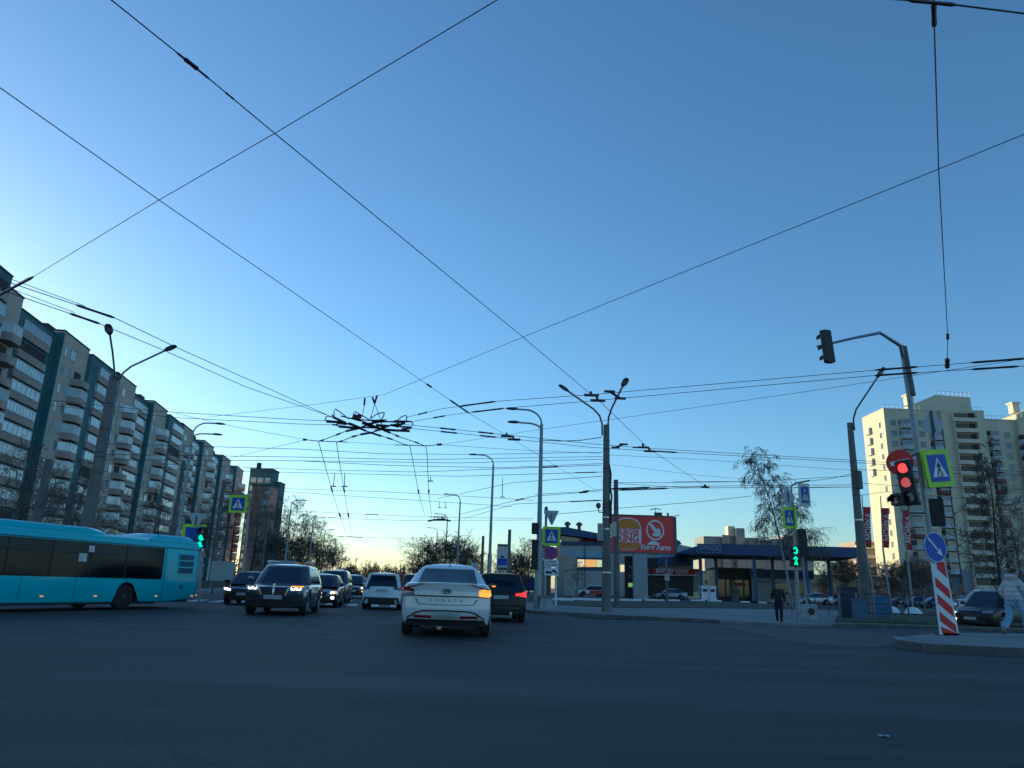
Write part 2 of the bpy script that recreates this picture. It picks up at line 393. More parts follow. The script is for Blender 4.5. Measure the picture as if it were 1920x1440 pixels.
birch = make_tree('birch_tree', 10, 77, spread=.28, droop=.38, n0=30, first=.3, levels=4, twig=.007, r0=.09, tm=BIRCH, cm=TWIGB, lean=-.11, sub=5)
p = at(1482, 1100, 71); p.z = .15
place(birch, p, 0.0, (1.52, 1.52, 1.5), 'tall thin birch with drooping bare twigs beside the far crosswalk signal'); tag(birch, cat='tree', group='birches by the filling station')
b2 = copy_tree(birch); p = at(1512, 1100, 78); p.z = .15
place(b2, p, .6, (1.2, 1.2, 1.22), 'shorter faint birch behind the white hanging crosswalk sign'); b2['group'] = 'birches by the filling station'
GT = 'bare trees in front of the cream tower'
lt = make_tree('bare_tree', 10, 91, spread=.3, n0=26, first=.08, levels=4, twig=.014, r0=.14, sub=4)
p = at(1872, 1100, 66); p.z = .15
tag(place(lt, p, 1, (1.15, 1.15, 1.42), 'dark dense conical bare tree before the right part of the cream tower', GT), cat='tree')
tree(protoB, 1905, 88, 10.8, 'bare tree at the right photo edge behind the woman in the puffer jacket', GT)
tree(bush0, 1700, 118, 5.4, 'low brown shrub tree behind the red vertical banners', GT, 6.0)
tree(bush0, 1735, 124, 5.4, 'low brown shrub tree behind the blue round arrow sign', GT, 6.0)
tree(bush0, 1665, 122, 5.0, 'low brown shrub tree left of the first red banner pole', GT, 6.0)
tree(bush0, 1598, 104, 4.5, 'low brown shrub tree right of the filling station canopy', GT, 6.0)
tree(bush0, 1565, 120, 5.0, 'brown shrub tree under the right end of the filling station canopy', GT, 6.0)
tree(protoA, 1083, 80, 3.5, 'small forked bare sapling before the blue and white restaurant', GR)
# far woodland: one mass
def woods(name, px0, px1, Y, hmin, hmax, n, seed, m=None, r=.35):
    rnd = random.Random(seed); mb = MB()
    for i in range(n):
        p = at(rnd.uniform(px0, px1), 1080, Y*rnd.uniform(.9, 1.15)); p.z = 0; H = rnd.uniform(hmin, hmax)
        mb.tube([p, p+Vector((rnd.uniform(-.5, .5), 0, H*.5)), p+Vector((rnd.uniform(-1, 1), 0, H))], [r, r*.6, r*.2], 3, cap=False)
        for k in range(16):
            t = rnd.uniform(.1, .98); a = p + Vector((0, 0, H*t)); an = rnd.uniform(0, 6.28); L = H*.3*(1.15-t)*rnd.uniform(.6, 1.2)
            e = a + Vector((math.cos(an)*L, math.sin(an)*L, L*rnd.uniform(.3, 1.2)))
            mb.tube([a, e], [r*.5, r*.16], 3, cap=False)
    return tag(mb.build(name, m or FARW, recalc=False), kind='stuff')
FARW = mat('far_wood', (.10, .065, .045), .95, var=.35, scale=.05)
wd = woods('woodland', 630, 1000, 520, 6, 12, 420, 3, r=.5); tag(wd, 'brownish line of far bare woodland closing the end of the avenue', 'woodland')
wd = woods('woodland', 655, 760, 420, 6, 13, 90, 5, r=.4); tag(wd, 'thin far bare wood beside the vanishing point of the avenue', 'woodland')
wd = woods('woodland', -60, 520, 330, 8, 14, 120, 8, r=.4); tag(wd, 'bare wood seen low behind the left apartment block', 'woodland')
wd = woods('woodland', 1520, 1960, 165, 3, 5, 260, 9, r=.1); tag(wd, 'brown scrub along the foot of the cream tower', 'scrub')
#@@BUILDINGS
# ------------------------------------------------------------------ buildings
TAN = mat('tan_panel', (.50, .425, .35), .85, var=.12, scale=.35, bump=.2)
TANP = mat('tan_parapet', (.36, .30, .26), .85, var=.2, scale=.4)
TEAL = mat('teal_panel', (.06, .15, .175), .7, var=.2, scale=.4)
GLAZ = mat('balcony_glass', (.42, .50, .52), .18, .0, var=.45, scale=.55, spec=1.0, coat=.6)
WINF = mat('white_frame', (.5, .52, .53), .6, var=.1)
WING = mat('window_glass', (.03, .04, .05), .12, 0, var=.4, scale=.4, spec=1.0)
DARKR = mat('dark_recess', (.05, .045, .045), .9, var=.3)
ROOFM = mat('roof_felt', (.06, .06, .065), .9, var=.2)

def me_of(mb, name, mats, smooth=False):
    o = mb.build(name, mats, smooth=smooth); me = o.data; bpy.data.objects.remove(o); return me

def balcony_mesh(wd_, dep, h, ang=0.0):
    """parapet of a glazed balcony: front on -y, with angled ends"""
    mb = MB(); a = ang
    out = [(-wd_/2, 0), (-wd_/2+a, -dep), (wd_/2-a, -dep), (wd_/2, 0)]
    mb.slab([Vector((x, y, 0)) for x, y in out], 0, .15)
    for (x0, y0), (x1, y1) in zip(out, out[1:]):
        d = Vector((x1-x0, y1-y0, 0)); L = d.length; rz = math.atan2(d.y, d.x)
        mb.box(((x0+x1)/2, (y0+y1)/2, .55), (L, .1, 1.0), rz)
    return mb
def glazing_mesh(wd_, dep, h, ang=0.0, n=4):
    mb = MB(); a = ang
    out = [(-wd_/2, 0), (-wd_/2+a, -dep), (wd_/2-a, -dep), (wd_/2, 0)]
    bmf = mb
    for idx, ((x0, y0), (x1, y1)) in enumerate(zip(out, out[1:])):
        d = Vector((x1-x0, y1-y0, 0)); L = d.length; rz = math.atan2(d.y, d.x)
        mb.box(((x0+x1)/2, (y0+y1)/2, 1.05+(h-1.05)/2), (L-.02, .05, h-1.05), rz)
    for f in mb.bm.faces: f.material_index = 0
    nf = len(mb.bm.faces)
    for idx, ((x0, y0), (x1, y1)) in enumerate(zip(out, out[1:])):
        k = n if idx == 1 else 1
        if math.hypot(x1-x0, y1-y0) < .3: continue
        d = Vector((x1-x0, y1-y0, 0)); rz = math.atan2(d.y, d.x)
        nrm = Vector((math.sin(rz), -math.cos(rz), 0))*.03
        for i in range(k+1):
            t = i/k; mb.box((x0+(x1-x0)*t+nrm.x, y0+(y1-y0)*t+nrm.y, 1.05+(h-1.05)/2), (.07, .05, h-1.05), rz)
        for z in (1.09, h-.04): mb.box(((x0+x1)/2+nrm.x, (y0+y1)/2+nrm.y, z), (d.length, .045, .08), rz)
    mb.bm.faces.ensure_lookup_table()
    for f in mb.bm.faces[nf:]: f.material_index = 1
    return mb
def window_mesh(w_, h, n=2, frame=.07):
    """glass set into a proud frame, facing -y, centred in x, sill at z=0"""
    mb = MB(); mb.box((0, -.01, h/2), (w_, .06, h)); nf = len(mb.bm.faces)
    for x in [-w_/2 + w_*i/n for i in range(n+1)]: mb.box((x, -.05, h/2), (frame, .05, h))
    for z in (0, h): mb.box((0, -.052, z), (w_+frame, .056, frame))
    mb.bm.faces.ensure_lookup_table()
    for f in mb.bm.faces: f.material_index = 0
    for f in mb.bm.faces[nf:]: f.material_index = 1
    return mb
def merged(name, items, parent):
    """many repeats of a part beyond the individual ones, as one mesh of this thing; items = (mesh, loc)"""
    bm = bmesh.new(); mats = []
    for me, loc in items:
        t = me.copy(); t.transform(Matrix.Translation(loc))
        off = []
        for m in me.materials:
            if m not in mats: mats.append(m)
            off.append(mats.index(m))
        for p in t.polygons: p.material_index = off[p.material_index]
        bm.from_mesh(t); bpy.data.meshes.remove(t)
    me = bpy.data.meshes.new(name); bm.to_mesh(me); bm.free()
    for m in mats: me.materials.append(m)
    o = bpy.data.objects.new(name, me); COL.objects.link(o); o.parent = parent; o['kind'] = 'stuff'
    return o
def scatter(name, items, parent, limit=100):
    """items sorted so the largest-looking come first"""
    for me, loc in items[:limit]: shared(name, me, parent, loc)
    if len(items) > limit: merged(name, items[limit:], parent)

FL = 2.8; NF = 12; SLAB_H = 35.6
blk = empty('apartment_building', st(0, 50, .1), STREET_AZ, 'long tan and teal twelve storey apartment block with glazed balconies along the left side', 'apartment block')
# local: x along the avenue, -y towards it
rnd = random.Random(5)
GLZ2 = mat('balcony_glass_dark', (.13, .17, .20), .15, 0, var=.5, scale=.6, spec=1.0, coat=.5); GLZ3 = mat('balcony_glass_pale', (.55, .60, .60), .3, 0, var=.25, scale=.7, spec=.7)
gl_w = [me_of(glazing_mesh(8.2, .35, 2.45, .0, 5), 'glazing', [GLZ2, WINF]), me_of(glazing_mesh(8.2, .35, 2.45, .0, 7), 'glazing', [GLZ3, WINF]), me_of(glazing_mesh(8.2, .35, 2.45, .0, 6), 'glazing', [GLAZ, WINF]), me_of(glazing_mesh(8.2, .35, 2.45, .0, 9), 'glazing', [GLAZ, WINF])]
bal_w = me_of(balcony_mesh(8.4, .3, 2.5), 'balcony', [TANP])
gl_bs = [me_of(glazing_mesh(4.2, 1.5, 2.4, .9, k), 'glazing', [g_, WINF]) for k, g_ in ((3, GLAZ), (4, GLZ2), (3, GLZ3), (5, GLAZ))]; bal_b = me_of(balcony_mesh(4.3, 1.5, 2.5, .9), 'balcony', [TANP])
win_s = me_of(window_mesh(1.1, 1.5, 2), 'window', [WING, WINF]); win_t = me_of(window_mesh(.8, 1.3, 1), 'window', [GLAZ, WINF])
win_l = me_of(window_mesh(1.6, 1.5, 2), 'window', [GLAZ, WINF])
tans = [(90.5, 100), (113, 122.7), (135.9, 146), (157.5, 167.2), (179.5, 189.7), (201.6, 213), (225, 236.5), (246.5, 258)]
teals = [(80, 90.5, -3), (100, 113, 1.1), (122.7, 135.9, -.6), (146, 157.5, 1.0), (167.2, 179.5, -.6), (189.7, 201.6, 1.0), (213, 225, 1.0), (236.5, 246.5, 1.0)]
tans = [(60, 80)] + tans
wt, wl, bals, wins = MB(), MB(), [], []
for (a, b) in tans:
    wt.box(((a+b)/2, 6, SLAB_H/2+.1), (b-a, 12, SLAB_H+.2))
    # panel joints as slightly raised bands
    nb_x = b-2.7
    for f in range(NF):
        z = .8+f*FL
        if f < NF-1:
            bals.append((a, bal_b, (nb_x, 0, z), rnd.choice(gl_bs) if rnd.random() < .8 else None))
        wins.append((a, win_t if rnd.random() < .6 else win_s, (a+1.6, 0, z+.75)))
        wins.append((a, win_s if rnd.random() < .5 else win_l, (a+4.2, 0, z+.85)))
for (a, b, off) in teals:
    y0 = off
    wl.box(((a+b)/2, y0+6, (SLAB_H-.6)/2+.1), (b-a-.01, 12, SLAB_H-.6))
    for f in range(NF):
        z = .8+f*FL
        bals.append((a, bal_w, ((a+b)/2+.6, y0-.02, z), rnd.choice(gl_w) if rnd.random() < .82 else None))
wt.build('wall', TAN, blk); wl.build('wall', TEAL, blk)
# dark side returns: teal paint strip on the tan blocks' near ends
for (a, b) in tans[1:]:
    sr = MB(); sr.box((a-.02, .5, SLAB_H/2), (.06, 1.05, SLAB_H-.1)); sr.box((a+.12, -.03, SLAB_H/2), (.28, .06, SLAB_H-.1)); sr.build('corner_panel', TEAL, blk)
cp = MB(); 
for (a, b) in tans: cp.box(((a+b)/2, 6, SLAB_H+.3), (b-a+.15, 12.2, .2))
for (a, b, off) in teals: cp.box(((a+b)/2, off+6, SLAB_H-.4), (b-a, 12.2, .2))
for (a, b) in tans:
    cp.box(((a+b)/2, 6, SLAB_H+1.3), (3.0, 4, 2.0))
cp.build('roof', ROOFM, blk)
for (a, b) in tans:
    jn = MB()
    for f in range(1, NF+1): jn.box(((a+b)/2, -.004, .75+f*FL), (b-a-.6, .012, .05))
    jn.build('panel_joints', TANP, blk)
# order: nearest and highest first = largest in the photo
bals.sort(key=lambda q: q[0] - q[2][2]*.6); wins.sort(key=lambda q: q[0] - q[2][2]*.6)
bals = [q for q in bals]
i = 0; restb = []
for a, me, loc, gl in bals:
    if i < 100 and a > 75:
        o = shared('balcony', me, blk, loc); i += 1
        if gl: shared('glazing', gl, o, (0, 0, 0))
        else:
            pass
    else:
        restb.append((me, loc))
        if gl: restb.append((gl, loc))
merged('balcony', restb, blk)
scatter('window', [(m_, l_) for _, m_, l_ in wins], blk, 100)
# flat dark panels put the shade of open loggias into colour behind unglazed parapets
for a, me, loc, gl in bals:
    if not gl: dk = MB(); dk.box((loc[0], loc[1]-.03, loc[2]+1.7), ((8.0 if me is bal_w else 2.4), .05, 1.5)); dk.build('shaded_loggia', DARKR, blk)

# far green tower with a pink end wall
GREENP = mat('green_panel', (.05, .12, .13), .7, var=.15, scale=.2)
PINK = mat('pink_panel', (.42, .26, .2), .85, var=.1, scale=.2)
gt = at(440, 1080, 255); gt.z = 0
tw = empty('apartment_tower', gt, 0, 'far dark green apartment tower with white windows behind the long block', 'apartment tower')
TH = 38.2
mb = MB(); mb.box((4.0, 5.5, TH/2), (8.0, 7, TH)); mb.box((8.9, 9, TH/2-2), (1.8, 6, TH-4)); mb.build('wall', GREENP, tw)
mb = MB(); mb.box((4.0, 5.5, TH+.2), (8.3, 7.3, .4)); mb.box((1.5, 6, TH+1.6), (1.2, 1.6, 2.6)); mb.box((8.9, 9, TH-3.8), (2.0, 6.2, .4)); mb.build('roof', ROOFM, tw)
wm = me_of(window_mesh(1.9, 1.7, 2), 'window', [GLAZ, WINF])
its = [(wm, (x, 1.98, z)) for z in [TH-4.6-2.9*k for k in range(11)] for x in (1.5, 4.0, 6.5)]
scatter('window', its, tw)
p = at(450, 1080, 238); p.z = 0
pk = empty('end_building', p, 0, 'pink end wall of a lower block standing before the green tower', 'apartment block')
mb = MB(); mb.box((3.0, 5, 15.1), (6.0, 8, 30.2)); mb.build('wall', PINK, pk)
mb = MB(); mb.box((3.0, 5, 30.4), (6.4, 8.4, .5)); mb.build('roof', GREENP, pk)
mb = MB(); mb.box((2.4, .96, 20.5), (3.4, .06, 2.2)); mb.build('wall_panel', mat('wall_panel_orange', (.5, .33, .2), .7, var=.3, scale=.8), pk)
scatter('window', [(wm, (x, .98, z)) for z in [27-2.9*k for k in range(8)] for x in (4.9,)], pk)

# cream tower on the right
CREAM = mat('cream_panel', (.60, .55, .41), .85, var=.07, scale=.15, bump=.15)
CREAMP = mat('cream_parapet', (.62, .57, .45), .85, var=.08, scale=.3)
GREY = mat('grey_roof_and_shade', (.22, .25, .28), .8, var=.1, scale=.2)
WHITEP = mat('white_parapet', (.45, .48, .5), .7, var=.12, scale=.6)
MAROON = mat('maroon_panel', (.17, .06, .06), .7, var=.3, scale=1)
LOGB = mat('shaded_loggia_back', (.16, .14, .11), .9, var=.3, scale=.3)
CRX, CRY, CRH = 99.2, 188.7, 50.0
ct = empty('apartment_tower', (CRX, CRY, 0), 0, 'tall cream apartment tower with sunlit left wall and open balconies behind the red signal', 'apartment tower')
W1 = 74
wl = MB(); wl.box((5.8, 6, CRH/2+4.5), (11.6, 12, CRH-9)); 
segs = [(11.6, 15, .6, 0), (15, 26.4, -.6, 0), (26.4, 36, 1.8, -1.6), (36, 39.5, .6, -1.2), (39.5, 51, -.4, -1), (51, 62, 1.4, -1.6), (62, 74, .2, -1.5)]
for a, b, y, dz in segs: wl.box(((a+b)/2, y+6, (CRH+dz)/2+4.5), (b-a-.01, 12, CRH+dz-9))
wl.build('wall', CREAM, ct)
lo = MB(); lo.box((5.8, 6, 4.5), (11.62, 12.02, 9.0))
for a, b, y, dz in segs: lo.box(((a+b)/2, y+6, 4.5), (b-a, 12.02, 9.0))
lo.build('shaded_base_wall', GREY, ct)  # shade over the lower storeys put into a grey wall colour
# penthouses, parapets, rails and little roof turrets
rf = MB(); rl = MB()
for x0 in (14.2, 43.2):
    zt = CRH + (0 if x0 < 30 else -1.3)
    pe = MB(); pe.prism([(x0-6.5, zt+.2), (x0-6.5, zt+1.5), (x0+1.5, zt+5.0), (x0+10.8, zt+4.6), (x0+10.8, zt+.2)], 2.0, 10)
    pe.box((x0-3.2, 7, zt+4.4), (1.8, 2, 2.6)); rf.box((x0-3.2, 7, zt+5.9), (2.4, 2.6, .4))
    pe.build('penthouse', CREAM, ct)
    for k in range(9): rl.tube([(x0+1.5+k*1.15, 2.0, zt+4.8), (x0+1.5+k*1.15, 2.0, zt+6.1)], .05, 4)
    rl.tube([(x0+1.5, 2.0, zt+6.1), (x0+10.8, 2.0, zt+5.8)], .05, 4)
for a, b, y, dz in [(0, 11.6, 0, 0)] + segs:
    rf.box(((a+b)/2, y+6, CRH+dz+.15), (b-a+.15, 12.2, .3))
    for k in range(int((b-a)/1.2)+1): rl.tube([(a+.1+k*1.2, y+.2, CRH+dz+.3), (a+.1+k*1.2, y+.2, CRH+dz+1.3)], .035, 4)
    rl.tube([(a+.1, y+.2, CRH+dz+1.3), (b-.1, y+.2, CRH+dz+1.3)], .04, 4)
rf.build('roof', CREAMP, ct); rl.build('roof_railing', STEEL, ct)
# left wall: windows on its plane x=0, facing -x
wn = me_of(window_mesh(1.0, 1.5, 1, .12), 'window', [WING, WHITEP]); ww = me_of(window_mesh(1.5, 1.6, 2), 'window', [WING, WINF])
for k in range(14):
    shared('window', wn, ct, (0, 2.6, CRH-4.6-k*2.85), R(-90))
bw = MB(); 
for k in range(5):
    z = CRH-4.8-k*2.85; bw.box((-.35, 8.6, z+.4), (.7, 2.2, 1.9))
bw.build('bay', WHITEP, ct)
# front columns: glazed white bays
gb = me_of(balcony_mesh(3.6, 1.3, 2.5, .7), 'balcony', [WHITEP]); gg = me_of(glazing_mesh(3.5, 1.3, 2.45, .7, 4), 'glazing', [WING, WINF])
gbr = me_of(balcony_mesh(3.6, 1.3, 2.5, .7), 'balcony', [MAROON])
lst, wls, opn = [], [], []
for bx, by, dz in ((5.4, 0, 0), (13.4, .6, 0), (29.2, 1.8, -2), (37.2, .6, -3), (55.0, 1.4, -3), (66, .2, -1)):
    for k in range(14):
        z = CRH+dz-5.2-k*2.85
        lst.append((bx + (0 if k < 7 else 100), gb if rnd.random() < (.95 if k < 5 else .72) else gbr, gg, (bx, by, z)))
for bx, by, dz in ((2.2, 0, 0), (9.6, 0, 0), (33.4, 1.8, -2), (58.8, 1.4, -2.5), (52.6, 1.4, -2.5), (70.5, .2, -1)):
    for k in range(14): wls.append((ww, (bx, by, CRH+dz-4.4-k*2.85)))
for o_ in sorted(lst, key=lambda q: -q[3][2])[:100]:
    b_ = shared('balcony', o_[1], ct, o_[3]); shared('glazing', gg, b_)
merged('balcony', [(q[1], q[3]) for q in sorted(lst, key=lambda q: -q[3][2])[100:]] + [(gg, q[3]) for q in sorted(lst, key=lambda q: -q[3][2])[100:]] , ct) if len(lst) > 100 else None
scatter('window', sorted(wls, key=lambda q: -q[1][2]), ct, 86)
# open balcony stacks: deep box frame, dark door, cream back with shade in colour
om = MB(); om.box((0, -1.0, .5), (6.4, .12, 1.0)); om.box((0, -.5, .02), (6.4, 1.1, .14)); om.box((-3.1, -.5, 1.3), (.24, 1.1, 2.7)); om.box((3.1, -.5, 1.3), (.24, 1.1, 2.7))
om = me_of(om, 'balcony', [CREAMP])
rc = MB(); rc.box((-.7, -.03, 1.6), (4.4, .05, 1.7)); rc.box((2.1, -.035, 1.6), (1.6, .06, 1.9)); rc.bm.faces.ensure_lookup_table()
for f in rc.bm.faces[6:]: f.material_index = 1
rc = me_of(rc, 'shaded_loggia', [LOGB, DARKR])
for bx, by, dz in ((20.7, -.6, 0), (45.3, -.4, -1)):
    for k in range(17):
        z = CRH+dz-3.0-k*2.85
        if z < 1: continue
        b_ = shared('open_balcony', om, ct, (bx, by, z)); shared('shaded_loggia', rc, b_)

# distant cream and grey block beyond the filling station
DC = mat('distant_cream', (.38, .33, .28), .85, var=.1, scale=.1); DG = mat('distant_grey', (.26, .26, .26), .85, var=.1, scale=.1)
p = at(1322, 1080, 330); p.z = 0
db = empty('apartment_building', p, 0, 'distant low grey and cream apartment block with stepped roof above the filling station', 'apartment block')
sc_ = 330/1370.0
w1, w2, w3 = MB(), MB(), MB()
def dpx(x): return (x-1322)*sc_
for (xa, xb, zt, y) in [(1322, 1343, 25.6, 0), (1343, 1356, 25.8, 2), (1356, 1370, 26.4, 0), (1370, 1384, 26.2, 2), (1381, 1397, 29.5, -1), (1397, 1425, 25.6, 1), (1425, 1450, 25.0, 3), (1450, 1470, 25.4, 1), (1470, 1492, 27.2, 0), (1492, 1525, 22.8, 2)]:
    xa, xb = dpx(xa), dpx(xb)
    w1.box(((xa+xb)/2, y+8, (zt-4)/2), (xb-xa-.02, 16, zt-4)); w2.box(((xa+xb)/2, y+8, zt-2), (xb-xa, 16.1, 4))
w3.box((dpx(1376), 4, 28.2), (3, 5, 4.5))
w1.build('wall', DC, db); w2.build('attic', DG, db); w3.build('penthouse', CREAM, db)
wm2 = me_of(window_mesh(1.6, 1.6, 2), 'window', [WING, WINF])
scatter('window', [(wm2, (dpx(x), y-.02, z)) for z in (19.2, 16.2, 13.2) for x, y in ((1350, 2), (1363, 0), (1377, 2), (1389, -1), (1404, 1), (1416, 1), (1432, 3), (1444, 3), (1460, 1), (1480, 0), (1500, 2), (1515, 2))], db)
# low sunlit yellow hall seen under the canopy
YW = mat('yellow_wall', (.5, .45, .26), .85, var=.08, scale=.2)
p = at(1285, 1080, 196); p.z = 0
hall = empty('hall', p, 0, 'long low pale yellow building seen beneath the filling station canopy', 'building')
mb = MB(); L_ = 60; mb.box((26, 5, 3.2), (L_, 10, 6.4)); mb.build('wall', YW, hall)
mb = MB(); mb.box((26, 5, 6.6), (L_+.6, 10.6, .4)); mb.build('roof', GREY, hall)
scatter('window', [(me_of(window_mesh(4, 1.2, 4), 'window', [WING, WINF]), (x, -.02, 3.4)) for x in range(0, 56, 7)], hall)
# stepped tan building glimpsed between the right pole and the tower
p = at(1628, 1080, 215); p.z = 0
sb = empty('apartment_building', p, 0, 'low brown block with cream balcony bands seen right of the leaning concrete pole', 'apartment block')
mb = MB(); mb.box((1.5, 5, 8.5), (9, 10, 17)); mb.build('wall', TANP, sb)
mb = MB()
for k in range(6): mb.box((1.5, -.5, 2+k*2.7), (9, 1.0, .9))
mb.build('balcony', CREAMP, sb)
#@@STATION
# ------------------------------------------------------------------ filling station, restaurant, billboard
DBLUE = mat('station_blue', (.03, .06, .16), .45, var=.12, scale=.5)
MBLUE = mat('column_blue', (.035, .09, .21), .45, var=.12, scale=.8)
SOFF = mat('soffit', (.10, .11, .12), .8, var=.15)
OFFW = mat('off_white_cladding', (.42, .42, .4), .7, var=.1, scale=.3)
LBLUE = mat('pale_blue_cladding', (.34, .42, .5), .6, var=.12, scale=.3)
LETT = mat('lettering_white', (.75, .75, .76), .5, var=.05)
LETD = mat('lettering_grey', (.22, .28, .36), .5, var=.05)
DRED = mat('fascia_red', (.36, .01, .015), .5, var=.1)
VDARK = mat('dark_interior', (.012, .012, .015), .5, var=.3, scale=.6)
DGL = mat('shop_glass', (.015, .02, .025), .08, var=.3, spec=1.0)
Yc = 108.0
c0 = at(1268, 1045, Yc); c1 = at(1612, 1052, Yc-5)
cx0, cx1 = c0.x, c1.x
ang = math.atan2(c1.y-c0.y, c1.x-c0.x); CL = math.hypot(c1.y-c0.y, c1.x-c0.x)
cp_ = empty('filling_station_canopy', (c0.x, c0.y, .17), ang, 'long dark blue filling station canopy on blue columns', 'canopy')
zu, zt_ = 6.45, 7.85
mb = MB(); mb.prism([(0, zu+.05), (3.4, zt_-.15), (CL*.3, zt_+.05), (CL, zt_-.05), (CL, zu+.02), (2.0, zu-.1)], 0, 12); mb.build('fascia', DBLUE, cp_)
mb = MB(); mb.prism([(2.0, zu-.104), (CL-.3, zu+.0), (CL-.3, zu-.1), (2.2, zu-.2)], .3, 11.7); mb.build('soffit', SOFF, cp_)
mb = MB(); mb.prism([(3.4, zt_-.14), (CL*.3, zt_+.06), (CL*.3, zt_+.16), (3.4, zt_-.04)], -.12, .02); mb.build('edge_trim', mat('pink_trim', (.35, .12, .14), .6), cp_)
colx = []
for i, px in enumerate((1314, 1343, 1415, 1449, 1512, 1555)):
    dd = ray(px, 1080); yl = 2.0+(i % 2)*6.2; ox = c0.x - math.sin(ang)*yl; oy = c0.y + math.cos(ang)*yl
    # where the sight line in plan meets the row of columns
    det = math.cos(ang)*(-dd.y) - (-dd.x)*math.sin(ang)
    colx.append(((-ox)*(-dd.y) - (-dd.x)*(-oy))/det)
for i, x in enumerate(colx):
    mb = MB(); mb.box((x, 2.0+(i % 2)*6.2, zu/2), (.46, .46, zu)); mb.build('column', MBLUE, cp_)
sg = MB(); sg.box((4.6, -.08, zt_-.6), (3.2, .12, 1.15)); sg = sg.build('sign_board', DBLUE, cp_)
fr = MB()
for z in (zt_-.02, zt_-1.18): fr.box((4.6, -.15, z), (3.3, .06, .07))
for x in (2.98, 6.22): fr.box((x, -.15, zt_-.6), (.07, .06, 1.2))
fr.build('sign_frame', LETD, sg)
text('lettering', 'ЛИНОС', .95, LETD, sg, (4.6, -.16, zt_-.62), bold=.02)
# shop of the filling station behind the canopy
q = at(1425, 1080, 116); sh = empty('station_shop', (q.x, q.y, .17), ang*.6, 'white filling station shop with blue band under the canopy', 'shop')
mb = MB(); mb.box((3.2, 4, 1.85), (9, 8, 3.7)); mb.build('wall', OFFW, sh)
mb = MB(); mb.box((3.2, 3.95, 4.2), (9.4, 8.3, 1.3)); mb.build('blue_band', DBLUE, sh)
mb = MB(); mb.box((.4, -.05, 1.5), (1.6, .1, 2.6)); mb.build('door', OFFW, sh)
mb = MB(); mb.box((.4, -.03, 3.0), (2.0, .1, .15)); mb.build('door_canopy', DSTEEL, sh)
for x in (3.4, 5.6): shared('window', me_of(window_mesh(1.5, 1.7, 2), 'window', [DGL, WINF]), sh, (x, 0, 1.2))
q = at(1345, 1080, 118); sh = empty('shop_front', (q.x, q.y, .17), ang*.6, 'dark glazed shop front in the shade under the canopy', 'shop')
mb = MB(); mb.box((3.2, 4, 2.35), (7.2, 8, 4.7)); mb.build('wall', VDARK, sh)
for k in range(5): shared('window', me_of(window_mesh(1.2, 2.6, 1), 'window', [DGL, DSTEEL]), sh, (.5+k*1.36, 0, .6))
mb = MB(); mb.box((3.4, -.06, 2.5), (1.6, .08, .5)); mb.build('poster', DRED, sh)
mb = MB(); mb.box((3.2, 4, 4.85), (7.5, 8.2, .3)); mb.build('roof', SOFF, sh)
# pumps
for i, (px, lab) in enumerate([(1320, 'white fuel pump left of the first canopy columns'), (1334, 'taller white fuel pump between the first two canopy columns'), (1376, 'small dark fuel pump with a white hose in front of the dark shop front')]):
    q = at(px, 1080, 104); pm = empty('fuel_pump', (q.x, q.y, .17), 0, lab, 'fuel pump', 'fuel pumps under the canopy')
    m_ = WHITE if i < 2 else DSTEEL
    mb = MB(); mb.box((0, 0, .12), (1.3, .8, .24)); mb.box((0, 0, .95), (.95, .5, 1.5)); mb.box((0, 0, 1.85), (1.1, .55, .3)); mb.build('body', m_, pm)
    mb = MB(); mb.box((0, -.26, 1.4), (.6, .04, .35)); mb.build('display', BLK, pm)
    for s_ in (-1, 1):
        mb = MB(); mb.tube([(s_*.5, -.1, 1.7), (s_*.68, -.15, 1.2), (s_*.66, -.2, .5), (s_*.52, -.2, .9)], .04, 5); mb.build('hose', BLACK, pm)
for i, px in enumerate((1308, 1335, 1402, 1418)):
    q = at(px, 1080, 100); mb = MB(); mb.box((q.x, q.y, .25), (2.2, .5, .2)); 
    tag(mb.build('kerb_stone', WHITE), ['white painted kerb stone below the first fuel pump', 'white painted kerb stone below the second canopy column', 'white painted kerb stone left of the far crosswalk post', 'white painted kerb stone behind the man in black'][i], 'kerb stone', 'white kerb stones')
q = at(1590, 1080, 106)
# restaurant: white and blue pavilion with curved roofs
YR = 118.0; SC = YR/1370.0
def rx(px): return at(px, 1080, YR).x
def rz(py, px=1180): return at(px, py, YR).z
rr = empty('restaurant', (0, 0, 0), 0, 'white and blue fast food restaurant with curved blue roofs and red fascia behind the billboard', 'restaurant')
def zz(px, py): return at(px, py, YR).z
def B(name, pl, y0, y1, m, par=rr):
    mb = MB(); mb.prism([(at(x, y, YR).x, at(x, y, YR).z) for x, y in pl], YR+y0, YR+y1); return mb.build(name, m, par)
B('wall', [(1052, 1118), (1052, 1018), (1150, 1022), (1210, 1026), (1300, 1050), (1300, 1118)], 0, 14, OFFW)
B('blue_band', [(1052, 1022), (1052, 1015), (1150, 1017), (1150, 1023)], -.25, .0, DBLUE)
B('pale_band', [(1052, 1044), (1052, 1033), (1150, 1035), (1150, 1047)], -.2, .0, LBLUE)
B('roof', [(1018, 1000), (1030, 990), (1060, 989), (1100, 997), (1136, 1004), (1150, 1012), (1150, 1017), (1100, 1009), (1052, 1003), (1030, 1003)], -1.2, 12, DBLUE)
B('clerestory', [(1052, 1016), (1052, 1004), (1100, 1010), (1148, 1016)], .4, 10, DGL)
B('curved_roof', [(1228, 1052), (1232, 1046), (1262, 1043), (1285, 1046), (1297, 1054), (1297, 1060), (1232, 1060)], -.9, 12, DBLUE)
B('canopy_band', [(1228, 1046), (1228, 1040), (1262, 1040), (1275, 1043), (1262, 1046)], -.6, .0, LBLUE)
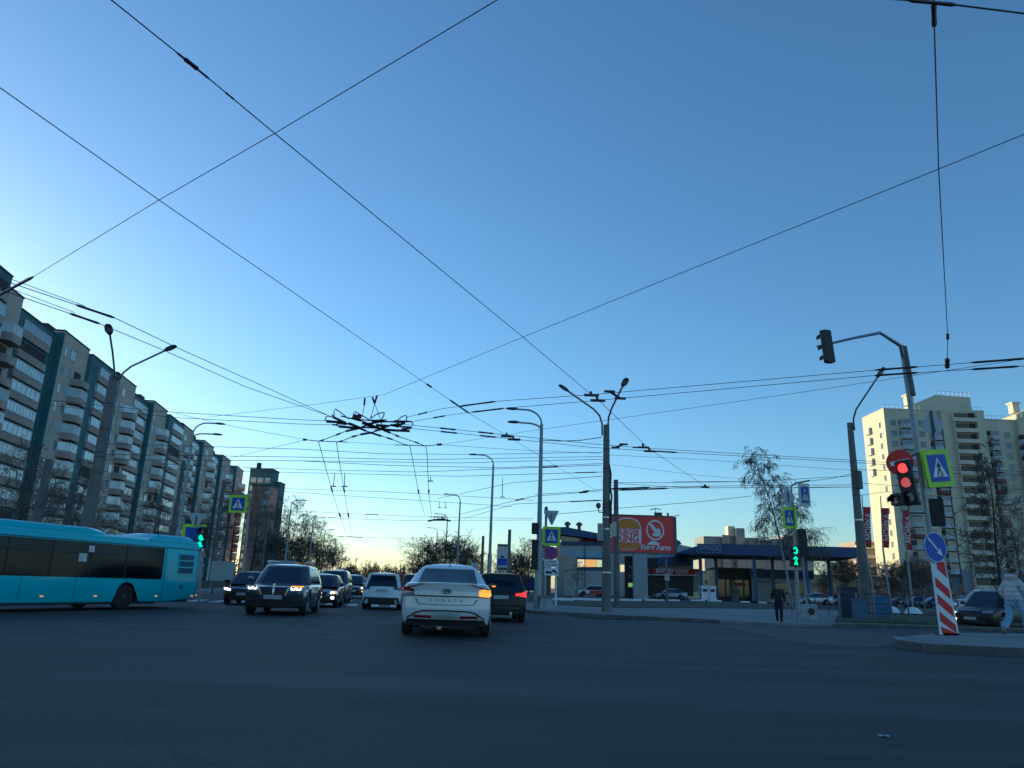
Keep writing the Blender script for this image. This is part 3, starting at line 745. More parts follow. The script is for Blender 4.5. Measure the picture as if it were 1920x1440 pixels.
B('high_roof', [(1263, 1020), (1263, 1009), (1272, 1009), (1280, 1013), (1284, 1019)], 2, 12, DBLUE)
B('high_roof_wall', [(1263, 1045), (1263, 1020), (1284, 1020), (1318, 1027), (1318, 1048)], 2.5, 12, OFFW)
B('red_fascia', [(1209, 1077), (1209, 1066), (1313, 1067), (1313, 1078)], -1.1, -.2, DRED)
B('fascia_trim', [(1209, 1078.6), (1209, 1077), (1313, 1078), (1313, 1079.6)], -1.12, -.2, LETT)
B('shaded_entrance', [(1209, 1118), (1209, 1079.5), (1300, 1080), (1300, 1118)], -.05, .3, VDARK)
B('lit_window', [(1300, 1110), (1300, 1080), (1310, 1080), (1310, 1110)], -.15, .1, mat('window_blind', (.35, .36, .3), .7))
text('lettering', 'БУРГЕР КИНГ', 9.6*SC*1.12, LETT, rr, (at(1258, 1071.5, YR).x, YR-1.14, at(1258, 1071.9, YR).z), sx=.83, bold=.02)
text('lettering', 'АВТО', 5*SC, LETT, rr, (at(1307, 1074.5, YR).x, YR-1.14, at(1307, 1075, YR).z))
for (a, b) in ((1083, 1130),):
    wi = B('window', [(a, 1064), (a, 1048), (b+3, 1049), (b+3, 1064)], -.06, .1, DGL)
    B('lower_frame', [(a, 1069), (a, 1064), (b+3, 1064), (b+3, 1069)], -.15, .1, DBLUE, wi)
    B('upper_frame', [(a-1, 1048), (a, 1045), (b+3, 1046), (b+3, 1049)], -.15, .1, DBLUE, wi)
WARMW = mat('sun_reflection_glow', (.6, .3, .1), .6, emit=(1, .45, .12), estr=.55, var=.5, scale=.6)  # low sun's reflection in the window put in as glowing panes
B('sun_reflection_glow', [(1083, 1063), (1083, 1049), (1096, 1049), (1096, 1063)], -.12, -.07, mat('sun_reflection_glow_pale', (.6, .5, .3), .6, emit=(1, .72, .35), estr=.6, var=.5, scale=.8))
B('sun_reflection_glow', [(1096.5, 1063), (1096.5, 1049), (1118, 1049.5), (1118, 1063)], -.12, -.07, WARMW)
B('sun_reflection_glow', [(1118.5, 1063), (1118.5, 1049.5), (1131, 1050), (1131, 1063)], -.12, -.07, mat('sun_reflection_glow_yellow', (.5, .45, .2), .6, emit=(.9, .8, .4), estr=.45, var=.5, scale=.8))
B('sun_reflection_glow', [(1163, 1072), (1163, 1059), (1171, 1059), (1171, 1072)], -.12, -.02, MATS['sun_reflection_glow_pale'])
B('glass_corner', [(1040, 1118), (1044, 1042), (1080, 1044), (1078, 1066), (1056, 1070), (1056, 1118)], -.4, .0, mat('green_glass', (.05, .12, .16), .15, var=.4, scale=.5, spec=1))
B('drainpipe', [(1095.6, 1116), (1095.6, 1023), (1097, 1023), (1097, 1116)], -.4, -.26, DSTEEL)
for k, (x, y, h) in enumerate([(1086, 993, 7), (1064, 989, 4)]):
    a = at(x, y, YR+4); mb = MB(); mb.tube([a, a+Vector((0, 0, h*SC))], .28, 8); mb.lathe([(.1, 0), (.55, .05), (.5, .35), (.2, .6)], 12, a+Vector((0, 0, h*SC))); mb.build('roof_vent', DSTEEL, rr)
B('service_tower', [(1016, 1118), (1016, 992), (1030, 992), (1032, 1118)], -1.5, 3, mat('beige_cladding', (.3, .26, .22), .8, var=.15, scale=.3))
st_ = B('restaurant_pylon_sign', [(1012.5, 1052), (1012.5, 1020), (1021, 1020), (1021, 1052)], -2.2, -1.6, LETT)
B('sign_top', [(1013, 1030), (1013, 1021), (1020.6, 1021), (1020.6, 1030)], -2.3, -2.2, DRED, st_)
for k in range(3): B('sign_stripe', [(1013, 1035.5+k*5), (1013, 1033.5+k*5), (1020.6, 1033.5+k*5), (1020.6, 1035.5+k*5)], -2.3, -2.2, BLK, st_)

# billboard
BR = mat('billboard_red', (.72, .06, .05), .55, var=.06, scale=.3)
BO = mat('bun_orange', (.62, .22, .03), .6, var=.04)
YB = 97.0
tl, tr, br_, bl = at(1146, 966, YB), at(1261.5, 971, YB), at(1260, 1040, YB), at(1145, 1031.5, YB)
bb = empty('billboard', ((tl.x+tr.x)/2, YB, .17), 0, 'large red billboard with burger logo and arrow on a corrugated column', 'billboard')
bw_ = tr.x-tl.x; zt2 = (tl.z+tr.z)/2-.17; zb2 = (bl.z+br_.z)/2-.17; bh = zt2-zb2; zc = (zt2+zb2)/2
pn = MB(); pn.box((0, 0, zc), (bw_, .35, bh)); pn = pn.build('panel', BR, bb)
fr = MB(); fr.box((0, 0, zt2+.09), (bw_+.3, .5, .18)); fr.box((0, 0, zb2-.1), (bw_+.3, .5, .2)); fr.box((bw_/2+.2, .02, zc), (.4, .5, bh+.1)); fr.build('frame', CONCD, bb)
def flat(name, outline, y, m, par, th=.02):
    mb = MB(); mb.prism(outline, y-th, y); return mb.build(name, m, par)
def rrect(w_, h_, r_, cx=0, cz=0, n=6):
    out = []
    for (sx, sz, a0) in ((1, 1, 0), (-1, 1, 90), (-1, -1, 180), (1, -1, 270)):
        for k in range(n+1):
            a = R(a0+90*k/n); out.append((cx+sx*(w_/2-r_)+r_*math.cos(a), cz+sz*(h_/2-r_)+r_*math.sin(a)))
    return out
lx, lw_, lh = -bw_/2+2.15, 3.5, bh*.9
flat('logo_ground', rrect(lw_, lh, 1.4, lx, zc), -.185, LETT, pn)
flat('logo_ground', rrect(lw_-.28, lh-.28, 1.3, lx, zc), -.21, BR, pn)
def dome(w_, h_, cx, z0, up=1):
    return [(cx-w_/2, z0)] + [(cx - w_/2*math.cos(math.pi*k/14), z0 + up*h_*math.sin(math.pi*k/14)**.75) for k in range(1, 14)] + [(cx+w_/2, z0)]
flat('bun', dome(3.0, 1.15, lx, zc+.72), -.235, BO, pn)
flat('bun', dome(3.0, .8, lx, zc-1.18, -1), -.235, BO, pn)
flat('logo_middle', rrect(3.3, 1.72, .2, lx, zc-.22), -.232, LETT, pn)
text('lettering', 'BURGER', .92, BR, pn, (lx, -.26, zc+.2), sx=.84, bold=.03); text('lettering', 'KING', 1.2, BR, pn, (lx, -.26, zc-.62), sx=.98, bold=.04)
ax, az = bw_*.205, zc+.58
ring = MB(); n = 32
for k in range(n):
    a, b = 2*math.pi*k/n, 2*math.pi*(k+1)/n
    ring.prism([(ax+1.0*math.cos(a), az+1.12*math.sin(a)), (ax+1.17*math.cos(a), az+1.31*math.sin(a)), (ax+1.17*math.cos(b), az+1.31*math.sin(b)), (ax+1.0*math.cos(b), az+1.12*math.sin(b))], -.2, -.18)
ring.build('arrow_ring', LETT, pn)
flat('arrow', [(ax-.72, az+.65), (ax-.5, az+.88), (ax+.32, az-.02), (ax+.32, az+.3), (ax+.68, az+.1), (ax+.68, az-.78), (ax-.3, az-.78), (ax-.42, az-.42), (ax, az-.4)], -.19, LETT, pn)
text('lettering', 'Кинг Авто', .82, LETT, pn, (ax+.02, -.2, zb2+.62), sx=.98, bold=.03)
flat('car_icon', [(ax-1.1, zb2+.98), (ax-1.0, zb2+1.2), (ax-.75, zb2+1.27), (ax-.5, zb2+1.5), (ax+.0, zb2+1.5), (ax+.3, zb2+1.27), (ax+.55, zb2+1.2), (ax+.5, zb2+.98)], -.19, LETT, pn)
CORR = mat('corrugated_sheet', (.33, .36, .37), .6, .2, var=.12, scale=.8)
lg = MB(); cxp = at(1200, 1080, YB).x - bb.location.x
for k in range(12): lg.box((cxp-.8+k*.145, 0 + (.02 if k % 2 else 0), zb2/2-.1), (.15, 1.2, zb2-.2))
lg.build('column', CORR, bb)
for px in (1234, 1252):
    x = at(px, 960, YB).x - bb.location.x; mb = MB(); mb.box((x, 0, zt2+.22+.15), (1.0 if px == 1234 else .2, .3, .45)); mb.build('floodlight_box', DSTEEL, bb)
x = at(1229, 960, YB).x - bb.location.x
mb = MB(); mb.tube([(x, 0, zt2), (x, 0, zt2+1.1)], .04, 5); mb.tube([(x-.7, -.2, zt2+.9), (x, 0, zt2+1.1), (x+.7, -.1, zt2+1.0)], .06, 5); mb.build('lamp_arm', DSTEEL, bb)
x = bw_/2+.3; mb = MB(); mb.tube([(x, 0, zt2), (x, -.1, zt2+.25), (x+.5, -.3, zt2+.3)], .05, 5); mb.build('lamp_arm', DSTEEL, bb)
# dark price board next to the column
pb = empty('price_board', (at(1181, 1080, YB+1).x, YB+1, .17), 0, 'tall black fuel price board left of the corrugated billboard column', 'price board')
zt3 = at(1181, 1043, YB+1).z-.17
mb = MB(); mb.box((0, 0, zt3/2), (1.35, .4, zt3)); mb.build('panel', BLK, pb)
for k, s_ in enumerate(('92', '95', 'ДТ')): text('lettering', s_, .5, mat('price_grey', (.4, .42, .42), .6), pb, (.1, -.22, zt3-1.4-k*1.15))
mb = MB(); mb.box((.15, -.22, 1.75), (.8, .04, .5)); mb.build('lit_panel', mat('price_green', (.3, .5, .1), .5, emit=(.5, .8, .2), estr=.25), pb)
# dark screen and a lamp post with small plate in front of the restaurant
q = at(1221, 1056, 112); mb = MB(); mb.box((q.x, q.y, q.z), (2.0, .3, 1.5)); mb.tube([(q.x, q.y, .17), (q.x, q.y, q.z)], .12, 6)
tag(mb.build('screen_board', BLK), 'black screen panel on a post right of the corrugated billboard column', 'screen board')
q = at(1250, 1080, 86); sp_ = empty('sign_post', (q.x, q.y, .17), 0, 'grey post with a small white plate in front of the parked silver car', 'sign post')
zt4 = at(1246, 1045, 86).z; mb = MB(); mb.tube([(0, 0, 0), (0, 0, zt4)], [.16, .1], 8); mb.build('post', CONC, sp_)
mb = MB(); mb.box((0, -.2, at(1250, 1082, 86).z-.17), (.55, .05, .75)); mb.build('plate', SIGNBACK, sp_)
# white kerb stones along the verge
for i, (px, lab) in enumerate([(1052, 'white kerb stone on the verge right of the sign stand'), (1112, 'long white kerb stone left of the thick concrete pole foot'), (1176, 'white kerb stone under the black price board'), (1228, 'short white kerb stone right of the corrugated column foot'), (1262, 'faint white kerb stone below the parked silver car')]):
    q = gnd(px, 1125.5+i*.4, .17); mb = MB(); L = [2.2, 4.0, 3.0, 2.2, 1.6][i]; mb.box((q.x, q.y, .26), (L, .35, .22)); tag(mb.build('kerb_stone', WHITE), lab, 'kerb stone', 'white kerb stones')
#@@POLES
# ------------------------------------------------------------------ poles, lamps, signals, signs
def pole_concrete(name, base, height, r0, r1, label, group=None, bands=(), arms=(), lean=(0, 0), m=None):
    e = empty(name, base, 0, label, 'pole', group); L = Vector((lean[0], lean[1], height))
    mb = MB(); K = 8; mb.tube([L*(i/K) for i in range(K+1)], [r0+(r1-r0)*i/K for i in range(K+1)], 14); mb.build('post', m or CONC, e, smooth=True)
    for h in bands:
        mb = MB(); c = L*(h/height); r_ = r0+(r1-r0)*h/height+.012; mb.tube([c, c+Vector((0, 0, .07))], r_, 14); mb.build('band', BAND if h < height*.5 else DSTEEL, e, smooth=True)
    for (pts, hd) in arms:
        mb = MB(); mb.tube([L+Vector(p) for p in pts], .045, 7); mb.build('arm', STEEL, e, smooth=True)
        lamp_head(e, L+Vector(pts[-2]), L+Vector(pts[-1]), hd)
    return e
HEADM = mat('lamp_housing', (.06, .065, .07), .5, .3, var=.2); LENS = mat('lamp_lens', (.3, .32, .33), .2, var=.1)
def lamp_head(e, a, b, size=.75):
    d = (b-a).normalized(); side = d.cross(Vector((0, 0, 1))).normalized(); up = side.cross(d)
    mb = MB(); prof = [(0, .06, .05), (.15, .1, .07), (.35, .17, .08), (.8, .17, .06), (1.0, .11, .03)]
    rings = []
    for t, w_, h_ in prof:
        c = b + d*(t*size)
        rings.append([mb.bm.verts.new(c + side*sx*w_ + up*sz*h_) for sx, sz in ((-1, -.4), (-.6, 1), (.6, 1), (1, -.4))])
    for p, q in zip(rings, rings[1:]):
        for k in range(4): mb.bm.faces.new((p[k], p[(k+1) % 4], q[(k+1) % 4], q[k]))
    mb.bm.faces.new(rings[0]); mb.bm.faces.new(rings[-1])
    h = mb.build('lamp_head', HEADM, e)
    mb = MB(); c = b + d*size*.55 - up*.035
    mb.poly([c+d*.2*size+side*.12, c+d*.2*size-side*.12, c-d*.2*size-side*.12, c-d*.2*size+side*.12]); mb.build('lens', LENS, h)
# the thick concrete lamp pole in the middle right
P = gnd(1137, 1147, .13)
T = at(1137, 797, P.y)
def rel(px, py, Y, base): v = at(px, py, Y) - base; return v
def arm_pts(pxs, Y, dy, base): # pixels of the arm with growing distance
    out = []
    for i, (x, y) in enumerate(pxs): out.append(tuple(at(x, y, Y + dy*i/(len(pxs)-1)) - base))
    return out
mp = pole_concrete('lamp_pole', P, T.z-P.z, .25, .16, 'thick banded concrete pole with two curved lamp arms left of the red billboard', 'concrete lamp poles',
    bands=(1.9, 4.1, 4.7, 5.2, 5.4, 7.3, 8.3, 8.8), lean=(T.x-P.x, 0))
for pts in ([(1129, 816), (1129, 795), (1124, 779), (1113, 767), (1066, 734)], [(1140, 800), (1141, 783), (1147, 765), (1156, 747), (1167, 725)]):
    q = arm_pts(pts, P.y, -1.4 if pts[0][0] < 1135 else -3.0, P)
    mb = MB(); mb.tube(q, .05, 7); mb.build('arm', STEEL, mp, smooth=True)
    lamp_head(mp, Vector(q[-2]), Vector(q[-1]), .62)
for (px, py, sx, sz, nm, m_) in [(1126, 998, .28, .9, 'cabinet', STEEL), (1149, 992, .34, .75, 'cabinet', mat('cabinet_beige', (.5, .46, .38), .6)), (1144.5, 960, .12, 1.2, 'cable_box', BLACK)]:
    v = at(px, py, P.y-.05) - P; mb = MB(); mb.box(v, (sx, .3, sz)); mb.build(nm, m_, mp)
v = at(1122, 950, P.y-.2) - P; mb = MB(); mb.lathe([(.05, -.1), (.13, .0), (.13, .12), (.06, .2)], 10, v); mb.tube([v-Vector((0, 0, .1)), v+Vector((.03, 0, -.28)), v+Vector((.35, 0, -.3))], .03, 5); mb.build('camera', DSTEEL, mp)
mb = MB(); mb.tube([at(x, y, P.y-.1)-P for x, y in [(1142, 870), (1145.5, 890), (1144, 915), (1147, 930), (1145, 960)]], .05, 6); mb.build('cable', BLACK, mp)
# right concrete pole, leaning away
P = gnd(1626, 1158, .2)
yR = P.y
T = at(1593.5, 793, yR)
rp = pole_concrete('lamp_pole', P, T.z-P.z, .28, .16, 'leaning concrete lamp pole before the left edge of the cream tower', 'concrete lamp poles',
    bands=(5.2, 6.6, 7.0), lean=(T.x-P.x, 0))
q = arm_pts([(1602, 806), (1600, 786), (1605, 768), (1618, 748), (1644, 709)], yR, -3.0, P)
mb = MB(); mb.tube(q, .05, 7); mb.build('arm', STEEL, rp, smooth=True); lamp_head(rp, Vector(q[-2]), Vector(q[-1]), .7)
v = at(1607, 900, yR-.1)-P; mb = MB(); mb.tube([v-Vector((0, 0, .5)), v+Vector((0, 0, .5))], .28, 10); mb.build('collar', DSTEEL, rp, smooth=True)
# left concrete pole behind the bus
Y_L = 33.0
T = at(214, 705, Y_L); P = at(165, 975, Y_L); dxdz = (T.x-P.x)/(T.z-P.z); P = Vector((T.x - dxdz*(T.z-.13), Y_L, .13))
lp = pole_concrete('lamp_pole', P, T.z-.13, .30, .19, 'thick concrete lamp pole with two thin curved arms behind the turquoise bus', 'concrete lamp poles',
    bands=(5.4, 6.1, 6.3, 7.4, 8.6), lean=(T.x-P.x, 0))
for pts in ([(215, 712), (214, 690), (211, 660), (206, 628)], [(222, 712), (232, 698), (246, 687), (308, 658)]):
    q = arm_pts(pts, Y_L, -2.4 if pts[0][0] < 220 else -.8, P)
    mb = MB(); mb.tube(q, .045, 7); mb.build('arm', STEEL, lp, smooth=True); lamp_head(lp, Vector(q[-2]), Vector(q[-1]), .6)
# plain concrete posts
for (px, Y, h, r0, lab) in [(48, 36, 6.4, .24, 'plain concrete post at the left edge above the front of the bus'), (312, 60, 10.2, .22, 'plain concrete post above the rear roof of the bus'),
        (396, 74, 10.5, .22, 'plain concrete post between the green signal and the hanging crosswalk sign'), (903, 95, 7.2, .22, 'thin dark post above the black off-roader with red tail lamp'),
        (1156, 47.5, 8.0, .19, 'plain dark post directly right of the thick concrete lamp pole'), (869, 120, 5.5, .2, 'short dark post above the right side of the white car'), (489, 90, 9, .18, 'plain post in front of the pink end wall'), (953, 80, 7.0, .22, 'dark post right of the white bus stop sign')]:
    b = at(px, 1080, Y); b.z = .13
    pole_concrete('concrete_post', b, h, r0, r0*.75, lab, 'plain posts', m=CONCD)
# steel street lamps
def lamp(base, h, side, label, group, double=False, r0=.11, dirv=None):
    e = empty('street_lamp', base, 0, label, 'street lamp', group)
    mb = MB(); mb.tube([(0, 0, 0), (0, 0, h*.33), (0, 0, h*.34), (0, 0, h)], [r0*1.5, r0*1.4, r0, r0*.62], 10); mb.build('post', STEEL, e, smooth=True)
    dv = dirv or (LEFTN*side); 
    def ar(z0, L, H):
        pts = [Vector((0, 0, z0)) + dv*(L*(1-math.cos(a))) + Vector((0, 0, H*math.sin(a))) for a in [R(15*k) for k in range(7)]]
        pts.append(pts[-1] + dv*.5)
        m2 = MB(); m2.tube(pts, .05, 7); m2.build('arm', STEEL, e, smooth=True); lamp_head(e, pts[-2], pts[-1], .65)
    ar(h, .85, .75)
    if double: ar(h-.35, .75, .35)
    return e
base = gnd(1008, 1142, .13)
lamp(base, at(1008, 795, base.y).z-.13, 1, 'tall steel street lamp with two arms beside the crosswalk sign stand', 'street lamps along the right kerb', True, .14)
LH = 10.6
def zpt(px, py, z): d = ray(px, py); return CAM + d*((z-H0)/d.z)
names_r = ['second', 'third', 'fourth', 'fifth', 'sixth', 'seventh']
for i, (px, py) in enumerate([(925, 872), (863, 940), (839, 974), (820, 998), (803, 1016)]):
    q = zpt(px, py, LH); q.z = .13
    lamp(q, LH-.13, 1, names_r[i] + ' street lamp of the right row counted from the tall two-armed one', 'street lamps along the right kerb', i == 9, .12)
for i, (px, py, dbl) in enumerate([(362, 812, True), (546, 948, False), (587, 979, False), (609, 999, False), (643, 1025, False), (629, 1012, False)]):
    q = zpt(px, py, LH); q.z = .13
    lamp(q, LH-.13, -1, ['nearest left row street lamp with two arms before the long block', 'first street lamp right of the far green tower', 'second street lamp right of the far green tower', 'third street lamp right of the far green tower', 'farthest visible street lamp of the left row', 'fourth street lamp right of the far green tower'][i], 'street lamps along the left kerb', dbl, .12)

# signs: face normal towards the camera by default; built facing -y locally
def disc(mb, r_, y0, y1, n=28, cx=0, cz=0): mb.prism(circle(r_, n, cx, cz), y0, y1)
def crosswalk_sign(parent_or_none, w_, h_, loc, rz, label=None, frame=YEL, backm=SIGNBACK, name='crosswalk_sign', thick=.05, group=None):
    e = bpy.data.objects.new(name, None)
    mb = MB(); mb.prism(rrect(w_, h_, .03), -thick, thick); o = mb.build(name, frame, None)
    o.location = loc; o.rotation_euler = (0, 0, rz); bpy.data.objects.remove(e)
    if parent_or_none: o.parent = parent_or_none
    iw, ih = w_*.72, h_*.72
    flat('blue_field', rrect(iw, ih, .02), -thick-.004, BLUE, o, .01)
    flat('white_triangle', [(-iw*.4, -ih*.33), (iw*.4, -ih*.33), (0, ih*.40)], -thick-.016, WHITE, o, .01)
    s_ = ih
    fig = MB(); y0, y1 = -thick-.036, -thick-.026
    fig.prism(circle(.035*s_, 10, .0, .205*s_), y0, y1)
    fig.prism([(-.03*s_, .16*s_), (.035*s_, .165*s_), (.03*s_, -.03*s_), (-.03*s_, -.03*s_)], y0, y1)
    fig.prism([(-.03*s_, -.02*s_), (.01*s_, -.03*s_), (-.09*s_, -.25*s_), (-.13*s_, -.24*s_)], y0-.001, y1-.001)
    fig.prism([(-.01*s_, -.03*s_), (.035*s_, -.02*s_), (.13*s_, -.24*s_), (.09*s_, -.25*s_)], y0-.002, y1-.002)
    fig.prism([(-.03*s_, .15*s_), (-.01*s_, .11*s_), (-.10*s_, .02*s_), (-.12*s_, .04*s_)], y0-.003, y1-.003)
    fig.prism([(.03*s_, .15*s_), (.01*s_, .11*s_), (.09*s_, .03*s_), (.115*s_, .05*s_)], y0-.004, y1-.004)
    for k in (-1, 0, 1): fig.prism([(k*.1*s_-.03*s_, -.31*s_), (k*.1*s_+.03*s_, -.31*s_), (k*.1*s_+.03*s_, -.275*s_), (k*.1*s_-.03*s_, -.275*s_)], y0-.005, y1-.005)
    fig.build('walking_figure', BLK, o)
    if label: tag(o, label, 'crosswalk sign', group)
    return o
def back_plate(name, outline, loc, rz, parent, rail=True):
    mb = MB(); mb.prism(outline, -.012, .012); o = mb.build(name, SIGNBACK, parent); o.location = loc; o.rotation_euler = (0, 0, rz)
    if rail:
        m2 = MB(); m2.box((0, -.04, 0), (.035, .05, .5)); m2.build('clamp', DSTEEL, o)
    return o
RLIT = mat('red_lens_lit', (.5, .02, .02), .3, emit=(1, .05, .04), estr=1.0, var=.15, scale=8)
RDIM = mat('red_lens_dim', (.45, .08, .08), .3, emit=(1, .12, .12), estr=.32, var=.15, scale=8)
GLIT = mat('green_lens_lit', (.02, .4, .2), .3, emit=(.05, 1, .45), estr=1.1, var=.1)
LOFF = mat('lens_off', (.02, .022, .025), .15, var=.2, spec=1)
def signal(parent, loc, rz, lenses, r_=.105, pitch=.33, w_=.36, back=False, name='signal_head'):
    """vertical head facing local -y; lenses from the top"""
    n = len(lenses); H = pitch*n+.04
    mb = MB(); mb.prism(rrect(w_, H, .05), -.08, .1); o = mb.build(name, BLK, parent); o.location = loc; o.rotation_euler = (0, 0, rz)
    for k, m_ in enumerate(lenses):
        z = H/2 - .02 - pitch*(k+.5)
        m2 = MB(); disc(m2, r_, -.1, -.07, 20, 0, z); m2.build('lens', m_ or LOFF, o)
        v = MB(); P_ = []
        for i in range(9):
            a = R(-20+220*i/8); P_.append([(math.cos(a)*(r_+.02), -.08, z+math.sin(a)*(r_+.02)), (math.cos(a)*(r_+.02), -.27, z+math.sin(a)*(r_+.02)-.02)])
        v.grid(P_); v.build('visor', BLK, o)
    return o

# --- mast with signals on the traffic island (right foreground)
P = gnd(1772, 1190, IZ); yM = P.y
T = at(1690, 648, yM)
mast = empty('signal_mast', P, 0, 'tall steel signal mast with overhanging arm standing on the traffic island', 'signal mast')
mb = MB(); L = T - P; mb.tube([L*0, L*.3, L*.32, L], [.115, .105, .09, .075], 12); mb.build('post', STEEL, mast, smooth=True)
mb = MB(); A_ = at(1693, 650, yM)-P; B_ = at(1710, 742, yM)-P; mb.tube([A_, B_], .12, 10); mb.build('upper_sleeve', CONCD, mast, smooth=True)
q = arm_pts([(1694, 672), (1688, 648), (1650, 624), (1600, 634), (1532, 650)], yM-.0, -.8, P)
mb = MB(); mb.tube(q, [.07, .065, .055, .045, .04], 8); mb.build('arm', STEEL, mast, smooth=True)
def face_cam(loc, extra=0.0): return math.atan2(loc.x, -loc.y)*-1 if False else -math.atan2(loc.x, loc.y) + extra
loc = at(1551, 650, yM-.8)
o = signal(mast, loc-P, R(200), [None, None, None], r_=.12, pitch=.36, w_=.34)
o.rotation_euler = (0, R(5), R(205))
mb = MB(); h_ = .5; mb.tube([(.19, .1, h_), (.34, .1, h_), (.34, .1, -h_), (.19, .1, -h_)], .022, 5); mb.build('frame_bar', DSTEEL, o)
# three lamp signal facing left-front, with round no entry sign behind
loc = at(1701, 905, yM-.35) 
rzs = R(-48)
o = signal(mast, loc-P, rzs, [RLIT, RDIM, None], r_=.16, pitch=.47, w_=.45); o.rotation_euler = (0, R(-6), rzs)
loc2 = at(1682, 937, yM-.45); o2 = signal(mast, loc2-P, R(-62), [None], r_=.13, pitch=.34, w_=.34, name='side_signal'); 
loc3 = at(1687, 867, yM-.1)
ns = MB(); disc(ns, .42, -.01, .01); ns = ns.build('no_entry_sign', RED, mast); ns.location = loc3-P; ns.rotation_euler = (0, R(-8), R(-44))
flat('white_bar', [(-.29, -.07), (.29, -.07), (.29, .07), (-.29, .07)], -.012, WHITE, ns, .01)
loc4 = at(1757, 961, yM+.25); o4 = signal(mast, loc4-P, R(150), [None, None], r_=.12, pitch=.42, w_=.42)
for (x0, y0, x1, y1) in [(1705, 858, 1725, 848), (1706, 962, 1735, 962), (1735, 850, 1750, 848)]:
    mb = MB(); mb.tube([at(x0, y0, yM-.25)-P, at(x1, y1, yM)-P], .03, 6); mb.build('bracket', DSTEEL, mast)
bp = back_plate('diamond_sign_back', [(0, .50), (.38, 0), (0, -.50), (-.38, 0)], at(1749, 797, yM-.12)-P, R(32), mast)
bp.rotation_euler = (0, R(-4), R(-2))
mb = MB(); mb.tube([at(1746, 770, yM-.16)-P, at(1753, 845, yM-.16)-P], .035, 6); mb.build('bracket', DSTEEL, mast)
cs = crosswalk_sign(mast, 1.06, 1.22, at(1757, 878, yM-.2)-P, R(-38)*-1, frame=YEL); cs.rotation_euler = (0, R(-7), R(16))
# keep right board with the blue arrow disc
kb = empty('guide_board', gnd(1775, 1190, IZ), 0, 'red and white striped guide board with blue round arrow sign on the traffic island', 'guide board')
KB = kb.location
yK = KB.y-.25
tl, tr, br_, bl = at(1746, 1052, yK), at(1772, 1052, yK), at(1799, 1192, yK), at(1763, 1190, yK)
def lerp2(u, v): return tl.lerp(tr, u).lerp(bl.lerp(br_, u), v)
mb = MB(); f_ = [lerp2(u, v)-KB for u, v in ((0, 0), (1, 0), (1, 1), (0, 1))]
def plate3(name, pts, off, th, m_, par):
    mb = MB(); a = [mb.bm.verts.new(p + Vector((0, -off, 0))) for p in pts]; b = [mb.bm.verts.new(p + Vector((0, -off+th, 0))) for p in pts]
    mb.bm.faces.new(a); mb.bm.faces.new(b[::-1])
    for i in range(len(pts)): mb.bm.faces.new((a[i], b[i], b[(i+1) % len(pts)], a[(i+1) % len(pts)]))
    return mb.build(name, m_, par)
bd = plate3('board', f_, 0, .05, WHITE, kb)
for k in range(5):
    v0 = .02+k*.235
    qd = [(.10, v0-.04), (.90, v0+.135), (.90, v0+.27), (.10, v0+.095)]
    if k == 4: qd = [(.10, .93-.04), (.93, .975), (.10, .975)]
    if k == 0: qd = [(.35, .01), (.93, .01), (.93, .235), (.35, .11)]
    plate3('red_stripe', [lerp2(u, min(.975, max(.01, v)))-KB for u, v in qd], .006, .004, RED, bd)
dc = MB(); disc(dc, .355, -.02, .02, 32); dc = dc.build('arrow_disc', BLUE, kb); dc.location = at(1753, 1026, yK-.06)-KB; dc.scale = (1.18, 1, 1.3); dc.rotation_euler = (0, 0, R(14))
ri = MB()
for k in range(32):
    a, b = 2*math.pi*k/32, 2*math.pi*(k+1)/32
    ri.prism([(.34*math.cos(a), .34*math.sin(a)), (.357*math.cos(a), .357*math.sin(a)), (.357*math.cos(b), .357*math.sin(b)), (.34*math.cos(b), .34*math.sin(b))], -.028, -.021)
ri.build('rim', WHITE, dc)
flat('arrow', [(-.235, .2), (-.2, .235), (.1, -.07), (.13, -.02), (.215, -.215), (.02, -.13), (.07, -.1)], -.024, WHITE, dc, .006)
mb = MB(); mb.tube([at(1752, 1050, yK+.1)-KB, Vector((.0, .05, 0))], .05, 8); mb.build('post', STEEL, kb)
mb = MB(); mb.box((0, 0, .03), (.5, .5, .06)); mb.build('base_plate', DSTEEL, kb)

# --- far crosswalk signal post, right middle
P = gnd(1498, 1163, .13); yF = P.y
fm = empty('signal_post', P, 0, 'far signal post with green walking signal and crosswalk signs beside the birch', 'signal post')
T = at(1485, 925, yF); L = T-P
mb = MB(); mb.tube([L*0, L*.4, L], [.1, .08, .06], 10); mb.build('post', STEEL, fm, smooth=True)
mb = MB(); mb.tube([at(x, y, yF)-P for x, y in [(1484, 925), (1484, 911), (1492, 906), (1518, 901)]], .045, 7); mb.build('arm', STEEL, fm, smooth=True)
crosswalk_sign(fm, .56, 1.1, at(1508, 928, yF-.1)-P, R(12), frame=mat('cream_white', (.6, .6, .5), .6), name='hanging_crosswalk_sign')
back_plate('diamond_sign_back', [(0, .56), (.36, 0), (0, -.56), (-.36, 0)], at(1477.5, 932, yF-.1)-P, R(10), fm)
cw = crosswalk_sign(fm, .62, 1.02, at(1479, 971, yF-.12)-P, R(12))
mb = MB(); mb.box((0, 0, 0), (.1, .4, 1.0)); b_ = mb.build('second_sign', YEL, fm); b_.location = at(1489, 971, yF)-P
s1 = signal(fm, at(1490, 1043, yF-.15)-P, R(8), [None, None], r_=.11, pitch=.46, w_=.46)
